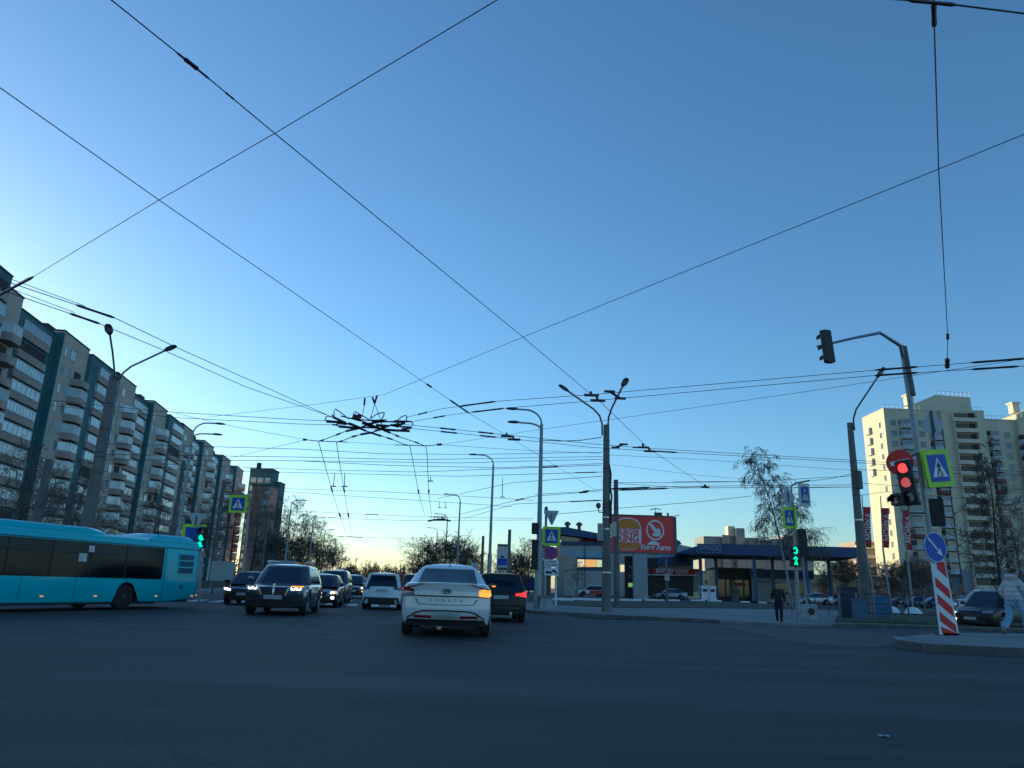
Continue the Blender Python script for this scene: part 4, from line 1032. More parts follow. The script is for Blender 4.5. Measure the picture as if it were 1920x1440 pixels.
# lit number and walking man
for nm, ol in (('green_figure', [(-.1, .2), (-.02, .25), (.03, .22), (.1, .12), (.06, .1), (.02, .14), (.03, -.02), (.08, -.2), (.03, -.2), (-.01, -.05), (-.06, -.2), (-.1, -.18), (-.05, 0), (-.05, .12), (-.12, .08)]),):
    f2 = MB(); f2.prism([(x*1.0, z*.85-.23) for x, z in ol], -.13, -.11); f2.build(nm, GLIT, s1)
text('countdown', '0', .46, GLIT, s1, (0, -.12, .24), bold=.005)
s2 = signal(fm, at(1504, 1018, yF+.05)-P, R(175), [None, None, None], r_=.11, pitch=.42, w_=.4)
mb = MB(); mb.tube([at(1487, 1000, yF)-P, at(1503, 997, yF)-P], .025, 5); mb.build('bracket', STEEL, fm)
P2 = gnd(1514, 1162, .13); mb = MB(); mb.prism(rrect(.78, .72, .08, 0, .36), -.35, .35); o = mb.build('concrete_block', mat('pale_concrete', (.33, .33, .33), .85, var=.25, bump=.4), None); o.location = P2
tag(o, 'pale concrete block with a dark round hole at the foot of the far signal post', 'concrete block'); mb = MB(); disc(mb, .16, -.37, -.34, 16, .08, .38); mb.build('socket', BLK, o)
mb = MB(); mb.tube([(0, 0, .7), (-.02, 0, 1.8), (.0, 0, 3.2)], .035, 6); mb.build('cable_pipe', STEEL, o)

# --- signs beside the tall steel lamp
P = gnd(1022, 1140, .13); yS = P.y - .1
sgp = empty('sign_stand', P, 0, 'sign stand with crosswalk, no stopping and two white plates beside the tall steel lamp', 'sign stand')
T = at(1024, 960, yS); mb = MB(); mb.tube([at(1021, 1138, yS)-P, T-P], [.09, .07], 8); mb.build('post', STEEL, sgp, smooth=True)
crosswalk_sign(sgp, .98, 1.05, at(1034, 1005.5, yS-.25)-P, R(0))
back_plate('triangle_sign_back', [(-.42, .44), (.42, .44), (.07, -.36), (-.02, -.36)], at(1034, 972, yS-.2)-P, R(0), sgp)
mb = MB(); mb.lathe([(.1, 0), (.12, .1), (.09, .35), (.03, .42)], 10, T-P-Vector((0, 0, .1))); mb.build('cap', DSTEEL, sgp)
nd = MB(); disc(nd, .36, -.015, .015, 30); nd = nd.build('no_stopping_sign', BLUE, sgp); nd.location = at(1034, 1037, yS-.25)-P
m2 = MB()
for k in range(30):
    a, b = 2*math.pi*k/30, 2*math.pi*(k+1)/30
    m2.prism([(.29*math.cos(a), .29*math.sin(a)), (.362*math.cos(a), .362*math.sin(a)), (.362*math.cos(b), .362*math.sin(b)), (.29*math.cos(b), .29*math.sin(b))], -.026, -.016)
for sg_ in (1, -1):
    m2.prism([(-.24, sg_*.19), (-.19, sg_*.24), (.24, -sg_*.19), (.19, -sg_*.24)], -.022-.002*sg_, -.016-.002*sg_)
m2.build('red_cross', RED, nd)
for i, (py, nm) in enumerate([(1056.5, 'time_plate'), (1072, 'tow_plate')]):
    f2 = MB(); f2.prism(rrect(.78, .42, .03), -.015, .015); f2 = f2.build(nm, WHITE, sgp); f2.location = at(1034, py, yS-.25)-P
    if i == 0:
        text('lettering', 'в любое', .13, BLK, f2, (0, -.018, .09)); text('lettering', '8.00-20.00', .15, BLK, f2, (0, -.018, -.08))
    else:
        flat('tow_truck', [(-.33, -.1), (-.33, 0), (-.22, .05), (-.2, .02), (-.04, .02), (.02, -.02), (.02, -.1)], -.018, BLK, f2, .006)
        flat('towed_car', [(.02, .02), (.08, .12), (.16, .12), (.24, .02), (.34, -.06), (.32, -.12), (.22, -.06), (.1, 0)], -.026, BLK, f2, .006)
mb = MB(); mb.tube([at(1042, 1083, yS)-P, at(1042, 1136, yS)-P], .06, 8); mb.build('white_leg', LETT, sgp)
mb = MB(); v = at(1027, 1080, yS+.3)-P; mb.box((v.x, v.y, 1.1), (.35, .3, 2.2)); mb.build('cabinet', CONCD, sgp)
sb_ = signal(None, at(1003.5, 991, base.y-.1), R(170), [None], r_=.17, pitch=.55, w_=.36, name='signal'); tag(sb_, 'dark signal head seen from behind at the left of the tall steel lamp', 'signal', 'signal heads on the steel lamp')
sb2 = signal(None, at(1003, 1040, base.y-.1), R(170), [None, None, None], r_=.14, pitch=.5, w_=.34, name='signal'); tag(sb2, 'long dark signal head seen from behind lower on the tall steel lamp', 'signal', 'signal heads on the steel lamp')
q = gnd(1024, 1143, .13); mb = MB(); mb.prism([(-.36, 0), (.36, 0), (.3, .6), (-.3, .6)], -.33, .33)
o = mb.build('concrete_block', MATS['pale_concrete'], None, ); o.location = q; tag(o, 'weathered concrete block at the foot of the tall steel lamp', 'concrete block')
mb = MB(); mb.box((0, 0, .62), (.72, .72, .1)); mb.build('cap', CONC, o)
# bus stop signs
for (px, py, w_, h_, Y, lab) in [(942, 1045, .95, 2.3, 66, 'tall white and blue bus stop sign above the black off-roader'), (889, 1063.5, .85, 1.1, 86, 'small bus stop sign above the right edge of the white car')]:
    q = at(px, py, Y); e = empty('bus_stop_sign', (q.x, q.y, .13), 0, lab, 'bus stop sign', 'bus stop signs')
    mb = MB(); mb.prism(rrect(w_, h_, .05, 0, q.z-.13), -.06, .06); pl = mb.build('panel', mat('grey_white', (.5, .5, .47), .6), e)
    flat('blue_field', rrect(w_*.9, h_*.26, .02, 0, q.z-.13-h_*.17), -.066, BLUE, pl, .01); flat('bus_symbol', rrect(w_*.3, h_*.07, .02, 0, q.z-.13+h_*.02), -.066, BLK, pl, .01)
    flat('top_strip', rrect(w_*.9, h_*.05, .01, 0, q.z-.13+h_*.44), -.066, BLK, pl, .01); flat('bottom_strip', rrect(w_*.9, h_*.09, .01, 0, q.z-.13-h_*.42), -.066, DSTEEL, pl, .01)
    mb = MB(); mb.tube([(-.1, .1, 0), (-.1, .1, q.z)], .05, 8); mb.build('post', DSTEEL, e)
# --- left side signs
q = at(447, 945, 40); hp = empty('sign_gantry', (at(455, 1080, 40).x, 40, .13), 0, 'slim pole with an arm carrying a yellow framed crosswalk sign on the left', 'sign post')
crosswalk_sign(hp, .95, .95, q-Vector(hp.location), 0)
mb = MB(); x1 = at(458, 1000, 40).x - hp.location.x; mb.tube([(0, .1, 0), (x1*.6, .1, 4), (x1, .1, q.z+.5)], [.09, .07, .05], 8); mb.build('post', STEEL, hp, smooth=True)
a = at(412, 926, 40)-Vector(hp.location); b = at(463, 928, 40)-Vector(hp.location); mb = MB(); mb.tube([a, b], .04, 6); mb.build('arm', STEEL, hp)
P = gnd(376, 1134, .13); yG = 34.0
P = at(374, 1120, yG); P.z = .13
gs = empty('signal_post', P, 0, 'signal post with lit green lights behind the rear of the turquoise bus', 'signal post')
mb = MB(); mb.tube([(0, 0, 0), at(377, 985, yG)-P], .07, 8); mb.build('post', STEEL, gs, smooth=True)
s1 = signal(gs, at(380, 1008, yG-.15)-P, R(-8), [None, GLIT, GLIT], r_=.13, pitch=.30, w_=.36)
cs = MB(); cs.prism(rrect(1.0, .95, .03), -.04, .04); cs = cs.build('crosswalk_sign', YEL, gs); cs.location = at(363, 1003, yG)-P; cs.rotation_euler = (0, 0, R(25))
flat('blue_field', rrect(.72, .68, .02), -.045, BLUE, cs, .01)
back_plate('triangle_sign_back', [(-.42, .36), (.42, .36), (.05, -.34), (-.05, -.34)], at(368, 977, yG)-P, 0, gs)
# fence panels behind the left cars
FEN = mat('fence_grey', (.2, .22, .24), .6, .3, var=.2)
fe = empty('fence', st(40, 15.2, .13), STREET_AZ, 'grey bar fence along the left pavement behind the bus tail', 'fence')
for k in range(8):
    mb = MB(); mb.tube([(k*2.5, 0, 0), (k*2.5, 0, 1.15)], .04, 6); mb.build('post', FEN, fe)
mb = MB()
for z in (.2, .75, 1.1): mb.tube([(0, 0, z), (17.5, 0, z)], .025, 5)
for k in range(120): mb.tube([(k*.146, 0, .2), (k*.146, 0, 1.1)], .012, 4)
tag(mb.build('bars', FEN, fe))
fe2 = empty('fence', (gnd(1576, 1160, .2).x, gnd(1576, 1160, .2).y, .21), 0, 'low dark rail fence on the lawn left of the striped guide board', 'fence')
a = Vector(fe2.location); b = gnd(1800, 1166, .21); dv = (b-a); dv.z = 0; n_ = 7
for k in range(n_+1):
    mb = MB(); p = dv*(k/n_); mb.tube([p, p+Vector((0, 0, 1.25))], .045, 6); mb.build('post', FEN, fe2)
mb = MB()
for z in (1.22, .75, .3): mb.tube([Vector((0, 0, z)), dv+Vector((0, 0, z))], .03, 5)
mb.build('rails', DSTEEL, fe2)
a0 = at(1482, 1106, 48); 
fe3 = empty('fence', (a0.x, 48, .15), 0, 'thin dark rail fence between the far signal post and the leaning pole', 'fence')
b0 = at(1600, 1110, 44)-Vector((a0.x, 48, .15)); b0.z = 0
for k in range(6): mb = MB(); p = b0*(k/5); mb.tube([p, p+Vector((0, 0, 1.15))], .03, 5); mb.build('post', DSTEEL, fe3)
mb = MB(); mb.tube([Vector((0, 0, 1.13)), b0+Vector((0, 0, 1.13))], .03, 5); mb.tube([Vector((0, 0, .45)), b0+Vector((0, 0, .45))], .025, 5); mb.build('rails', DSTEEL, fe3)
# cabinets near the leaning pole
for (px, py, w_, h_, m_, lab, Y) in [(1590, 1128, .9, 1.5, mat('cabinet_dark', (.012, .022, .045), .6, var=.2), 'dark blue cabinet left of the leaning concrete pole', 40), (1577, 1128, .22, 1.5, LETT, 'narrow white post left of the dark blue cabinet', 40.5), (1649, 1118, .9, 1.1, mat('bin_blue', (.05, .12, .25), .6, var=.2), 'blue cabinet right of the leaning concrete pole', 44), (1610, 1128, .5, .9, mat('bin_blue2', (.06, .12, .2), .6, var=.2), 'small blue-grey bin in front of the leaning concrete pole', 37)]:
    q = at(px, py, Y); mb = MB(); mb.box((0, 0, h_/2), (w_, .5 if w_ > .3 else .2, h_)); mb.box((0, 0, h_+.03), (w_+.08, .56 if w_ > .3 else .24, .06))
    o = mb.build('cabinet' if w_ > .3 else 'marker_post', m_); o.location = (q.x, q.y, .2); tag(o, lab, 'cabinet' if w_ > .3 else 'post')
    if w_ > .4: mb = MB(); mb.box((w_*.25, -.262, h_*.5), (.04, .02, .12)); mb.build('handle', DSTEEL, o)
# white panels on the left pavement
for (x0, y0, x1, y1, Y, lab) in [(503, 1050, 553, 1066, 60, 'blank grey white panel standing above the dark oncoming off-roader'), (398, 1052, 436, 1090, 46, 'large pale panel behind the bus tail and the fence'), (608, 1068, 645, 1076, 90, 'pale long roof of a parked van above the oncoming cars')]:
    a = at(x0, y0, Y); b = at(x1, y1, Y); e = empty('panel_board', ((a.x+b.x)/2, Y, .13), 0, lab, 'panel board')
    mb = MB(); mb.box((0, 0, (a.z+b.z)/2-.13), (b.x-a.x, .12, a.z-b.z)); mb.build('panel', CORR, e)
    for s_ in (-.35, .35): mb = MB(); mb.tube([((b.x-a.x)*s_, .1, 0), ((b.x-a.x)*s_, .1, b.z+.3)], .05, 6); mb.build('leg', DSTEEL, e)
# banners on poles with white bases
BAN = mat('banner_red', (.42, .02, .03), .7, var=.15, scale=2)
for i, (x0, y0, x1, y1, bx, by, Y, lab) in enumerate([(1657, 952, 1660, 1026, 1670, 1134, 58, 'red vertical banner with pale lettering on the pole right of the leaning concrete pole'), (1694, 956, 1704, 1030, 1711, 1134, 56, 'brighter red vertical banner below the red signal'), (1622, 950, 1627, 1025, 1642, 1134, 62, 'red vertical banner half hidden by the leaning concrete pole')]):
    b = at(bx, by, Y); b.z = .2
    e = empty('banner_pole', b, 0, lab, 'banner', 'red banners by the station')
    tp = at(x0-6, y0-22, Y)-b; bt = at(x1-4, y1+6, Y)-b
    mb = MB(); mb.tube([Vector((0, 0, .3)), bt, tp], [.09, .07, .04], 8); mb.build('post', STEEL, e, smooth=True)
    mb = MB(); mb.lathe([(.6, 0), (.6, .12), (.34, .42), (.12, .5)], 12); mb.build('base', WHITE, e)
    c = [at(x0-5, y0, Y)-b, at(x0+9, y0+1, Y)-b, at(x1+7, y1+2, Y)-b, at(x1-5, y1, Y)-b]
    mb = MB(); P_ = []
    for r_ in range(13):
        t = r_/12; l = c[0].lerp(c[3], t); rr_ = c[1].lerp(c[2], t); row = []
        for k in range(5): p = l.lerp(rr_, k/4); p.y += .07*math.sin(r_*1.1+k*1.3); p.x += .04*math.sin(r_*.9); row.append(p)
        P_.append(row)
    mb.grid(P_); bo = mb.build('banner', BAN, e, smooth=True)
    md = bo.modifiers.new('thickness', 'SOLIDIFY'); md.thickness = .02
    cc = (c[0]+c[1]+c[2]+c[3])/4; mm = (c[1]-c[0]).length
    t_ = text('lettering', 'МОЙКА' if i == 0 else 'МОЙКА', mm*.95, LETT, bo, (0, 0, 0), rot=(R(90), R(-84), 0), extrude=.01); t_.location = (cc.x, cc.y-.2, cc.z)
#@@WIRES
# ------------------------------------------------------------------ overhead wires
def smooth_line(pts, sag=0.0, n=10):
    out = []
    for a, b in zip(pts, pts[1:]):
        L = (b-a).length
        for i in range(n):
            t = i/n; p = a.lerp(b, t); p.z -= sag*4*t*(1-t)*min(1, L/20); out.append(p)
    out.append(pts[-1]); return out
def wire(label, pts, r=.012, z=None, sag=0.0, group='overhead trolley wires', cat='wire', ins=(), name='overhead_wire', rad_ins=None):
    """pts: (px, py, h) meets height h; or (px, py, None, Y) at distance Y"""
    P_ = [zpt(p[0], p[1], p[2]) if len(p) == 3 else at(p[0], p[1], p[3]) for p in pts]
    L = smooth_line(P_, sag)
    r *= .72
    mb = MB(); mb.tube(L, r, 5); o = mb.build(name, WIREM); tag(o, label, cat, group)
    tot = len(L)-1
    for (t0, t1, rr_) in ins:
        a = t0*tot; b = t1*tot; i0, i1 = int(a), min(tot-1, int(b))
        p = L[min(tot, i0)].lerp(L[min(tot, i0+1)], a-i0); q = L[i1].lerp(L[i1+1], b-i1)
        m2 = MB(); m2.tube([p, p.lerp(q, .1), p.lerp(q, .5), p.lerp(q, .9), q], [rr_*.5, rr_, rr_*.85, rr_, rr_*.5], 6); m2.build('insulator', INSUL, o)
    return o
GS = 'span wires crossing the sky'
wire('long span wire from the top left edge to right of the thick middle pole', [(205, -3, 6.6), (372, 131, 6.6), (515, 250, 6.6), (978, 630, 6.6), (1110, 741, 6.5)], .0105, group=GS, ins=((.18, .285, .013), (.205, .25, .026), (.33, .36, .012)))
wire('lower part of the long span wire running down right to the small insulator', [(1118, 746, 6.5), (1215, 840, 6.5), (1320, 910, 6.5)], .012, group=GS)
wire('span wire rising from the left edge to the top middle of the photo', [(-5, 555, 6.9), (62, 519, 6.9), (298, 375, 6.9), (515, 250, 6.9), (940, -5, 6.9)], .0085, group=GS, ins=((.0, .25, .035),))
wire('span wire from the left edge passing right of the wire knot', [(-5, 161, 6.8), (298, 375, 6.8), (800, 720, 6.8), (880, 775, 6.8), (952, 818, 6.8), (1118, 920, 6.8)], .010, group=GS, ins=((.4, .42, .03), (.5, .6, .03)))
wire('span wire from the right edge sloping down left to above the wire knot', [(1925, 250, 7), (1760, 317, 7), (978, 633, 7), (720, 740, 7), (600, 757, 7), (390, 782, 7)], .009, group=GS)
wire('vertical looking span wire from the top edge near the right side', [(1750, -8, 6.6), (1760, 317, 6.6), (1777, 630, 6.4), (1776, 690, 6.0)], .010, group=GS, ins=((.01, .045, .026), (.66, .70, .03), (.9, 1.0, .05)))
wire('blurred close wire across the top right corner', [(1620, -6, 6.2), (1750, 4, 6.2), (1925, 26, 6.2)], .012, group=GS, ins=((.32, .62, .02),))
GW = 'pair of trolley wires from the left to the wire knot'
wire('upper left trolley wire running into the wire knot', [(-5, 522, 6.2), (215, 596, 6.2), (330, 651, 6.2), (480, 718, 6.2), (622, 782, 6.2)], .012, group=GW, ins=((.16, .25, .03),))
wire('feeder wire close above the upper left trolley wire', [(-5, 514, 6.5), (80, 545, 6.3), (160, 574, 6.22)], .009, group=GW)
wire('lower left trolley wire running into the wire knot', [(-5, 541, 6.2), (187, 607, 6.2), (310, 658, 6.2), (460, 725, 6.2), (612, 778, 6.2)], .012, group=GW, ins=((.17, .25, .03),))
wire('feeder wire close above the lower left trolley wire', [(-5, 531, 6.5), (70, 560, 6.3), (140, 586, 6.22)], .009, group=GW)
GP = 'pair of trolley wires from the wire knot to the right edge'
wire('upper trolley wire from the wire knot to the right edge above the signal', [(760, 783, 6.2), (830, 766, 6.2), (935, 752, 6.2), (1108, 740, 6.2), (1640, 694, 6.2), (1925, 672, 6.2)], .011, group=GP, ins=((.07, .12, .025), (.26, .39, .026), (.80, .86, .026), (.93, 1, .026)))
wire('lower trolley wire from the wire knot to the right edge above the signal', [(775, 790, 6.2), (850, 777, 6.2), (950, 765, 6.2), (1118, 751, 6.2), (1640, 704, 6.2), (1925, 686, 6.2)], .011, group=GP, ins=((.1, .16, .025), (.27, .39, .026), (.80, .86, .026), (.93, .99, .026)))
wire('thin stay wire below the right hand trolley wire pair', [(826, 834, 6.2), (1008, 806, 6.2), (1297, 765, 6.2), (1500, 736, 6.2), (1900, 676, 6.2)], .008, group=GP)
GC = 'trolley wires from the wire knot to the lower right'
wire('upper trolley wire past the thick middle pole to the cream tower', [(750, 795, 6.2), (955, 816, 6.2), (1108, 832, 6.2), (1205, 840, 6.2), (1600, 863, 6.2), (1925, 885, 6.2)], .013, group=GC, ins=((.07, .1, .03), (.14, .17, .03), (.56, .58, .03)))
wire('lower trolley wire past the thick middle pole to the cream tower', [(750, 801, 6.2), (960, 823, 6.2), (1110, 839, 6.2), (1210, 845, 6.2), (1600, 867, 6.2), (1925, 890, 6.2)], .013, group=GC, ins=((.07, .1, .03), (.14, .17, .03), (.6, .63, .03)))
wire('thin wire from the small post right of the thick pole to the leaning pole', [(1143, 853, None, 43), (1320, 862, None, 43), (1600, 882, None, 38)], .014, group=GC)
wire('faint wire below it fading towards the birch', [(1148, 871, None, 47), (1300, 890, None, 47), (1480, 905, None, 47)], .012, group=GC)
GL2 = 'wires from the wire knot to the left pole'
wire('upper wire from the wire knot to the thick left pole', [(640, 790, 6.2), (560, 787, 6.2), (310, 772, 6.2), (90, 750, 6.4)], .013, group=GL2, ins=((.08, .12, .03),))
wire('lower wire from the wire knot to the thick left pole', [(650, 797, 6.2), (560, 795, 6.2), (330, 783, 6.2), (90, 760, 6.4)], .013, group=GL2, ins=((.06, .1, .03),))
wire('thin wire from the left lamp arm to the left end of the cross bar', [(330, 775, 6.3), (440, 800, 6.3), (572, 824, 6.2)], .010, group=GL2)
wire('thin wire from the green tower up to the left cross bar', [(420, 862, 6.5), (500, 842, 6.4), (572, 825, 6.2)], .012, group=GL2)
GV = 'trolley wires along the avenue'
wire('outer left trolley wire dropping from the cross bar towards the avenue end', [(597, 827, 6.0), (602, 845, 6.0), (622, 918, 6.0), (637, 965, 6.0), (650, 1004, 6.0)], .019, group=GV, ins=((.48, .52, .05), (.73, .77, .07)))
wire('inner left trolley wire dropping from the cross bar towards the avenue end', [(631, 828, 6.0), (633, 845, 6.0), (645, 918, 6.0), (653, 965, 6.0), (660, 1004, 6.0)], .019, group=GV, ins=((.48, .52, .05), (.73, .77, .07)))
wire('left wire of the right trolley pair dropping towards the avenue end', [(768, 835, 6.0), (772, 852, 6.0), (785, 924, 6.0), (796, 965, 6.0)], .019, group=GV, ins=((.63, .67, .05),))
wire('right wire of the right trolley pair dropping towards the avenue end', [(798, 835, 6.0), (801, 852, 6.0), (804, 924, 6.0), (809, 965, 6.0)], .019, group=GV, ins=((.63, .67, .05),))
GB = 'cross bars carrying the trolley wires'
wire('thick left cross bar with an insulator at its end below the wire knot', [(568, 824, 6.05), (597, 827, 6.05), (652, 829, 6.05)], .022, group=GB, cat='cross bar', name='cross_bar', ins=((.0, .12, .045),))
wire('thin wire joining the two cross bars below the wire knot', [(652, 829, 6.05), (740, 834, 6.05)], .008, group=GB)
wire('thick right cross bar with an insulator at its end below the wire knot', [(740, 834, 6.05), (800, 836, 6.05), (828, 833, 6.05)], .022, group=GB, cat='cross bar', name='cross_bar', ins=((.85, 1, .045),))
wire('thin wire from the right cross bar to the thick middle pole', [(826, 834, 6.1), (960, 843, 6.3), (1128, 850, 6.9)], .01, group=GB)
GH = 'span wires between the left and the middle thick pole'
for i, (pts, lab, ins) in enumerate([
    ([(200, 832, 33), (560, 842, 38), (720, 851, 40), (900, 852, 42), (1130, 848, 43.4)], 'highest span wire between the left and the middle thick pole', ()),
    ([(196, 852, 33), (560, 857, 38), (780, 862, 41), (1130, 856, 43.4)], 'second span wire from the top between the thick poles', ()),
    ([(194, 862, 33), (560, 864, 38), (860, 868, 42), (1130, 861, 43.4)], 'third span wire from the top between the thick poles', ()),
    ([(560, 864, 38), (740, 873, 40), (940, 877, 42), (1130, 869, 43.4)], 'fourth span wire from the top between the thick poles', ()),
    ([(300, 870, 60), (560, 880, 55), (780, 885, 50), (1128, 872, 43.4)], 'span wire with a black clamp ending left of the middle pole', ((.9, .93, .05),)),
    ([(310, 880, 60), (640, 888, 55), (860, 893, 50), (1130, 885, 43.4)], 'lowest span wire of the group between the thick poles', ((.94, .99, .035),)),
    ([(528, 916, 70), (720, 922, 68), (900, 932, 66), (1000, 938, 62)], 'span wire carrying the avenue trolley wires right of the green tower', ()),
    ([(528, 921, 72), (640, 929, 72), (780, 938, 72), (960, 950, 72)], 'second span wire right of the green tower', ()),
    ([(535, 957, 110), (700, 965, 110), (830, 970, 110), (1000, 972, 105)], 'far span wire above the avenue trees', ((.3, .36, .06), (.6, .68, .07))),
    ([(540, 965, 118), (640, 972, 118), (760, 976, 118), (1000, 975, 110)], 'second far span wire above the avenue trees', ((.25, .3, .06),)),
    ([(560, 1000, 190), (660, 1007, 190), (760, 1010, 190), (880, 1004, 190)], 'farthest span wire above the avenue end', ((.3, .4, .1),)),
    ([(820, 935, 75), (960, 905, 60), (1128, 893, 43.4)], 'faint wire rising from the right street lamps to the middle pole', ()),
    ([(1128, 903, 43.4), (1140, 905, 43.4), (1265, 905, 47), (1400, 903, 47), (1610, 892, 43)], 'wire from the middle thick pole right to the leaning pole', ()),
    ([(1003, 930, 44), (1075, 925, 44), (1130, 920, 43.4), (1270, 915, 43.4), (1598, 913, 43)], 'wire with black clamps crossing the middle thick pole', ((.3, .37, .05), (.55, .72, .05))),
    ([(1003, 927, 44), (1090, 922, 44), (1130, 917, 43.4), (1270, 912, 43.4), (1598, 909, 43)], 'upper wire with black clamps crossing the middle thick pole', ((.27, .34, .05), (.52, .66, .05))),
    ([(860, 965, 80), (960, 940, 62), (1003, 930, 44)], 'wire rising from the far street lamps to the tall steel lamp', ((.6, .8, .06),)),
    ([(870, 972, 80), (965, 945, 62), (1128, 938, 43.4)], 'second wire rising from the far street lamps to the thick pole', ((.85, 1, .04),)),
    ([(1040, 964, 44), (1128, 957, 43.6), (1160, 953, 43.6), (1320, 940, 44), (1408, 930, 45)], 'faint lowest wire right of the sign stand towards the birch', ()),
    ([(1140, 914, 44), (1160, 907, 47), (1280, 914, 47), (1330, 912, 46)], 'sagging cable starting at the plain post right of the thick pole', ()),
    ([(1010, 825, 44.3), (1050, 827, 44), (1085, 826, 44), (1128, 820, 43.4)], 'thick sagging cable between the tall steel lamp and the middle thick pole', ()),
    ([(1518, 902, 45), (1560, 897, 44), (1598, 888, 43)], 'cable from the far signal arm to the leaning pole', ()),
    ([(1262, 903, 45), (1380, 903, 45), (1500, 915, 45), (1598, 913, 43)], 'faint wire behind the birch top', ()),
    ([(1600, 905, 43), (1700, 912, 45), (1800, 915, 47), (1925, 918, 48)], 'wire right of the leaning pole across the cream tower', ((.5, .62, .04),)),
    ([(1600, 880, 43), (1700, 884, 45), (1925, 893, 48)], 'thin wire across the middle of the cream tower', ()),
    ([(1605, 930, 43), (1660, 922, 45), (1820, 936, 47), (1925, 940, 48)], 'lowest wire across the cream tower', ()),
    ]):
    wire(lab, [(x, y, None, Y) for x, y, Y in pts], .035 if 'thick sagging' in lab else .0125 + .00018*max(p[2] for p in pts), group=GH if i < 6 else 'other span wires', ins=ins)
# short hangers between span and trolley wires
GN = 'hangers between span wires and trolley wires'
def hanger(px, y0, y1, Y, lab, dx=0, r=.035):
    a = at(px, y0, Y); b = at(px+dx, y1, Y); mb = MB(); mb.tube([a, a.lerp(b, .3), b], [r*.5, r, r], 6); mb.box(b, (.42, .05, .07)); o = mb.build('hanger', INSUL); tag(o, lab, 'hanger', GN)
for a in [(1107, 733, 741, 20.2, 'clamp on the long span wire left of the right lamp arm', 2), (1118, 742, 751, 20.2, 'clamp one step below it on the long span wire', 3), (1205, 831, 839, 27, 'upper clamp right of the thick pole on the lower span wire', 1, .04), (1216, 838, 846, 27, 'lower clamp right of the thick pole on the lower span wire', 2, .04), (949, 811, 818, 24, 'clamp right of the wire knot on the span wire', 2), (961, 817, 824, 24, 'second clamp right of the wire knot on the span wire', 3), (1322, 908, 914, 37, 'small clamp at the lower right end of the long span wire', 0, .06)]:
    hanger(a[0], a[1], a[2], a[3], a[4], a[5], a[6] if len(a) > 6 else .035)
for (x0, y0, x1, y1, Y, lab) in [(1143, 734, 1163, 747, 19.5, 'slanted black spacer bar across the wires beside the right lamp arm'), (1154, 839, 1169, 833, 26, 'slanted black spacer bar right of the thick pole below the lamp arm')]:
    mb = MB(); a, b = at(x0, y0, Y), at(x1, y1, Y); mb.tube([a, b], .035, 6); mb.box(a, (.3, .05, .06)); mb.box(b, (.3, .05, .06)); tag(mb.build('spacer_bar', INSUL), lab, 'spacer bar')
for i, (px, y0, y1, Y, lab) in enumerate([(628, 886, 912, 50, 'left hanger above the avenue trolley wires'), (646, 886, 912, 50, 'right hanger above the avenue trolley wires'), (807, 893, 902, 52, 'short hanger left of the nearest far street lamp'), (942, 895, 932, 62, 'hanger right of the second right street lamp'), (824, 940, 952, 90, 'small hanger above the far street lamps'), (835, 940, 952, 90, 'second small hanger above the far street lamps')]):
    hanger(px, y0, y1, Y, lab, -3 if i == 0 else 0, .03)
# the wire knot: crossing piece of two trolley lines
kn = empty('wire_crossing', zpt(690, 795, 6.2), 0, 'black knot of trolley wire crossings hanging over the middle of the junction', 'wire crossing')
KP = Vector(kn.location)
def kz(pts, h, r_, name, m=INSUL):
    P_ = [zpt(560+x/4.8, 680+y/4.8, h) - KP for x, y in pts]
    mb = MB(); mb.tube(P_, r_, 6); return mb.build(name, m, kn, smooth=True)
thick = [[(250, 530), (380, 535)], [(320, 495), (420, 540)], [(360, 575), (490, 585), (540, 590)], [(540, 590), (430, 615)], [(480, 500), (560, 522)], [(750, 600), (870, 610), (1000, 615)], [(640, 550), (740, 525)], [(870, 570), (950, 545)], [(930, 600), (1010, 585)], [(650, 630), (740, 660)], [(750, 600), (820, 630)], [(560, 645), (650, 630)], [(570, 545), (640, 552)], [(830, 560), (900, 575)], [(455, 545), (540, 580)], [(600, 560), (700, 580)], [(700, 560), (780, 575)], [(660, 520), (720, 535)], [(540, 585), (600, 612)], [(690, 612), (745, 598)], [(340, 540), (430, 548)], [(860, 528), (960, 532)]]
for i, p in enumerate(thick): kz(p, 6.2, .042, 'crossing_bar')
thin = [[(380, 535), (540, 582), (740, 592)], [(420, 540), (545, 590), (650, 630)], [(540, 590), (700, 535), (860, 530)], [(560, 522), (740, 590)], [(640, 552), (750, 600)], [(740, 525), (860, 535), (1020, 530)], [(550, 580), (740, 590), (900, 545)], [(650, 630), (740, 600), (840, 560)], [(380, 480), (480, 505), (640, 520), (790, 515)], [(640, 545), (540, 590)], [(740, 530), (750, 600)], [(740, 560), (1020, 580)], [(300, 470), (320, 495)], [(330, 560), (370, 575)]]
for p in thin: kz(p, 6.2, .022, 'crossing_wire')
for p in [[(440, 610), (340, 650), (220, 695), (180, 706)], [(600, 635), (480, 668), (390, 705), (345, 712)], [(700, 645), (840, 690), (960, 740), (1000, 745)], [(810, 625), (900, 665), (1050, 715), (1125, 745)]]:
    kz(p, 6.15, .016, 'branch_wire', WIREM)
    kz([(p[1][0]*.7+p[0][0]*.3, p[1][1]*.7+p[0][1]*.3), p[1]], 6.15, .035, 'branch_insulator'); kz([p[2], (p[2][0]*.6+p[3][0]*.4, p[2][1]*.6+p[3][1]*.4)], 6.15, .03, 'branch_insulator')
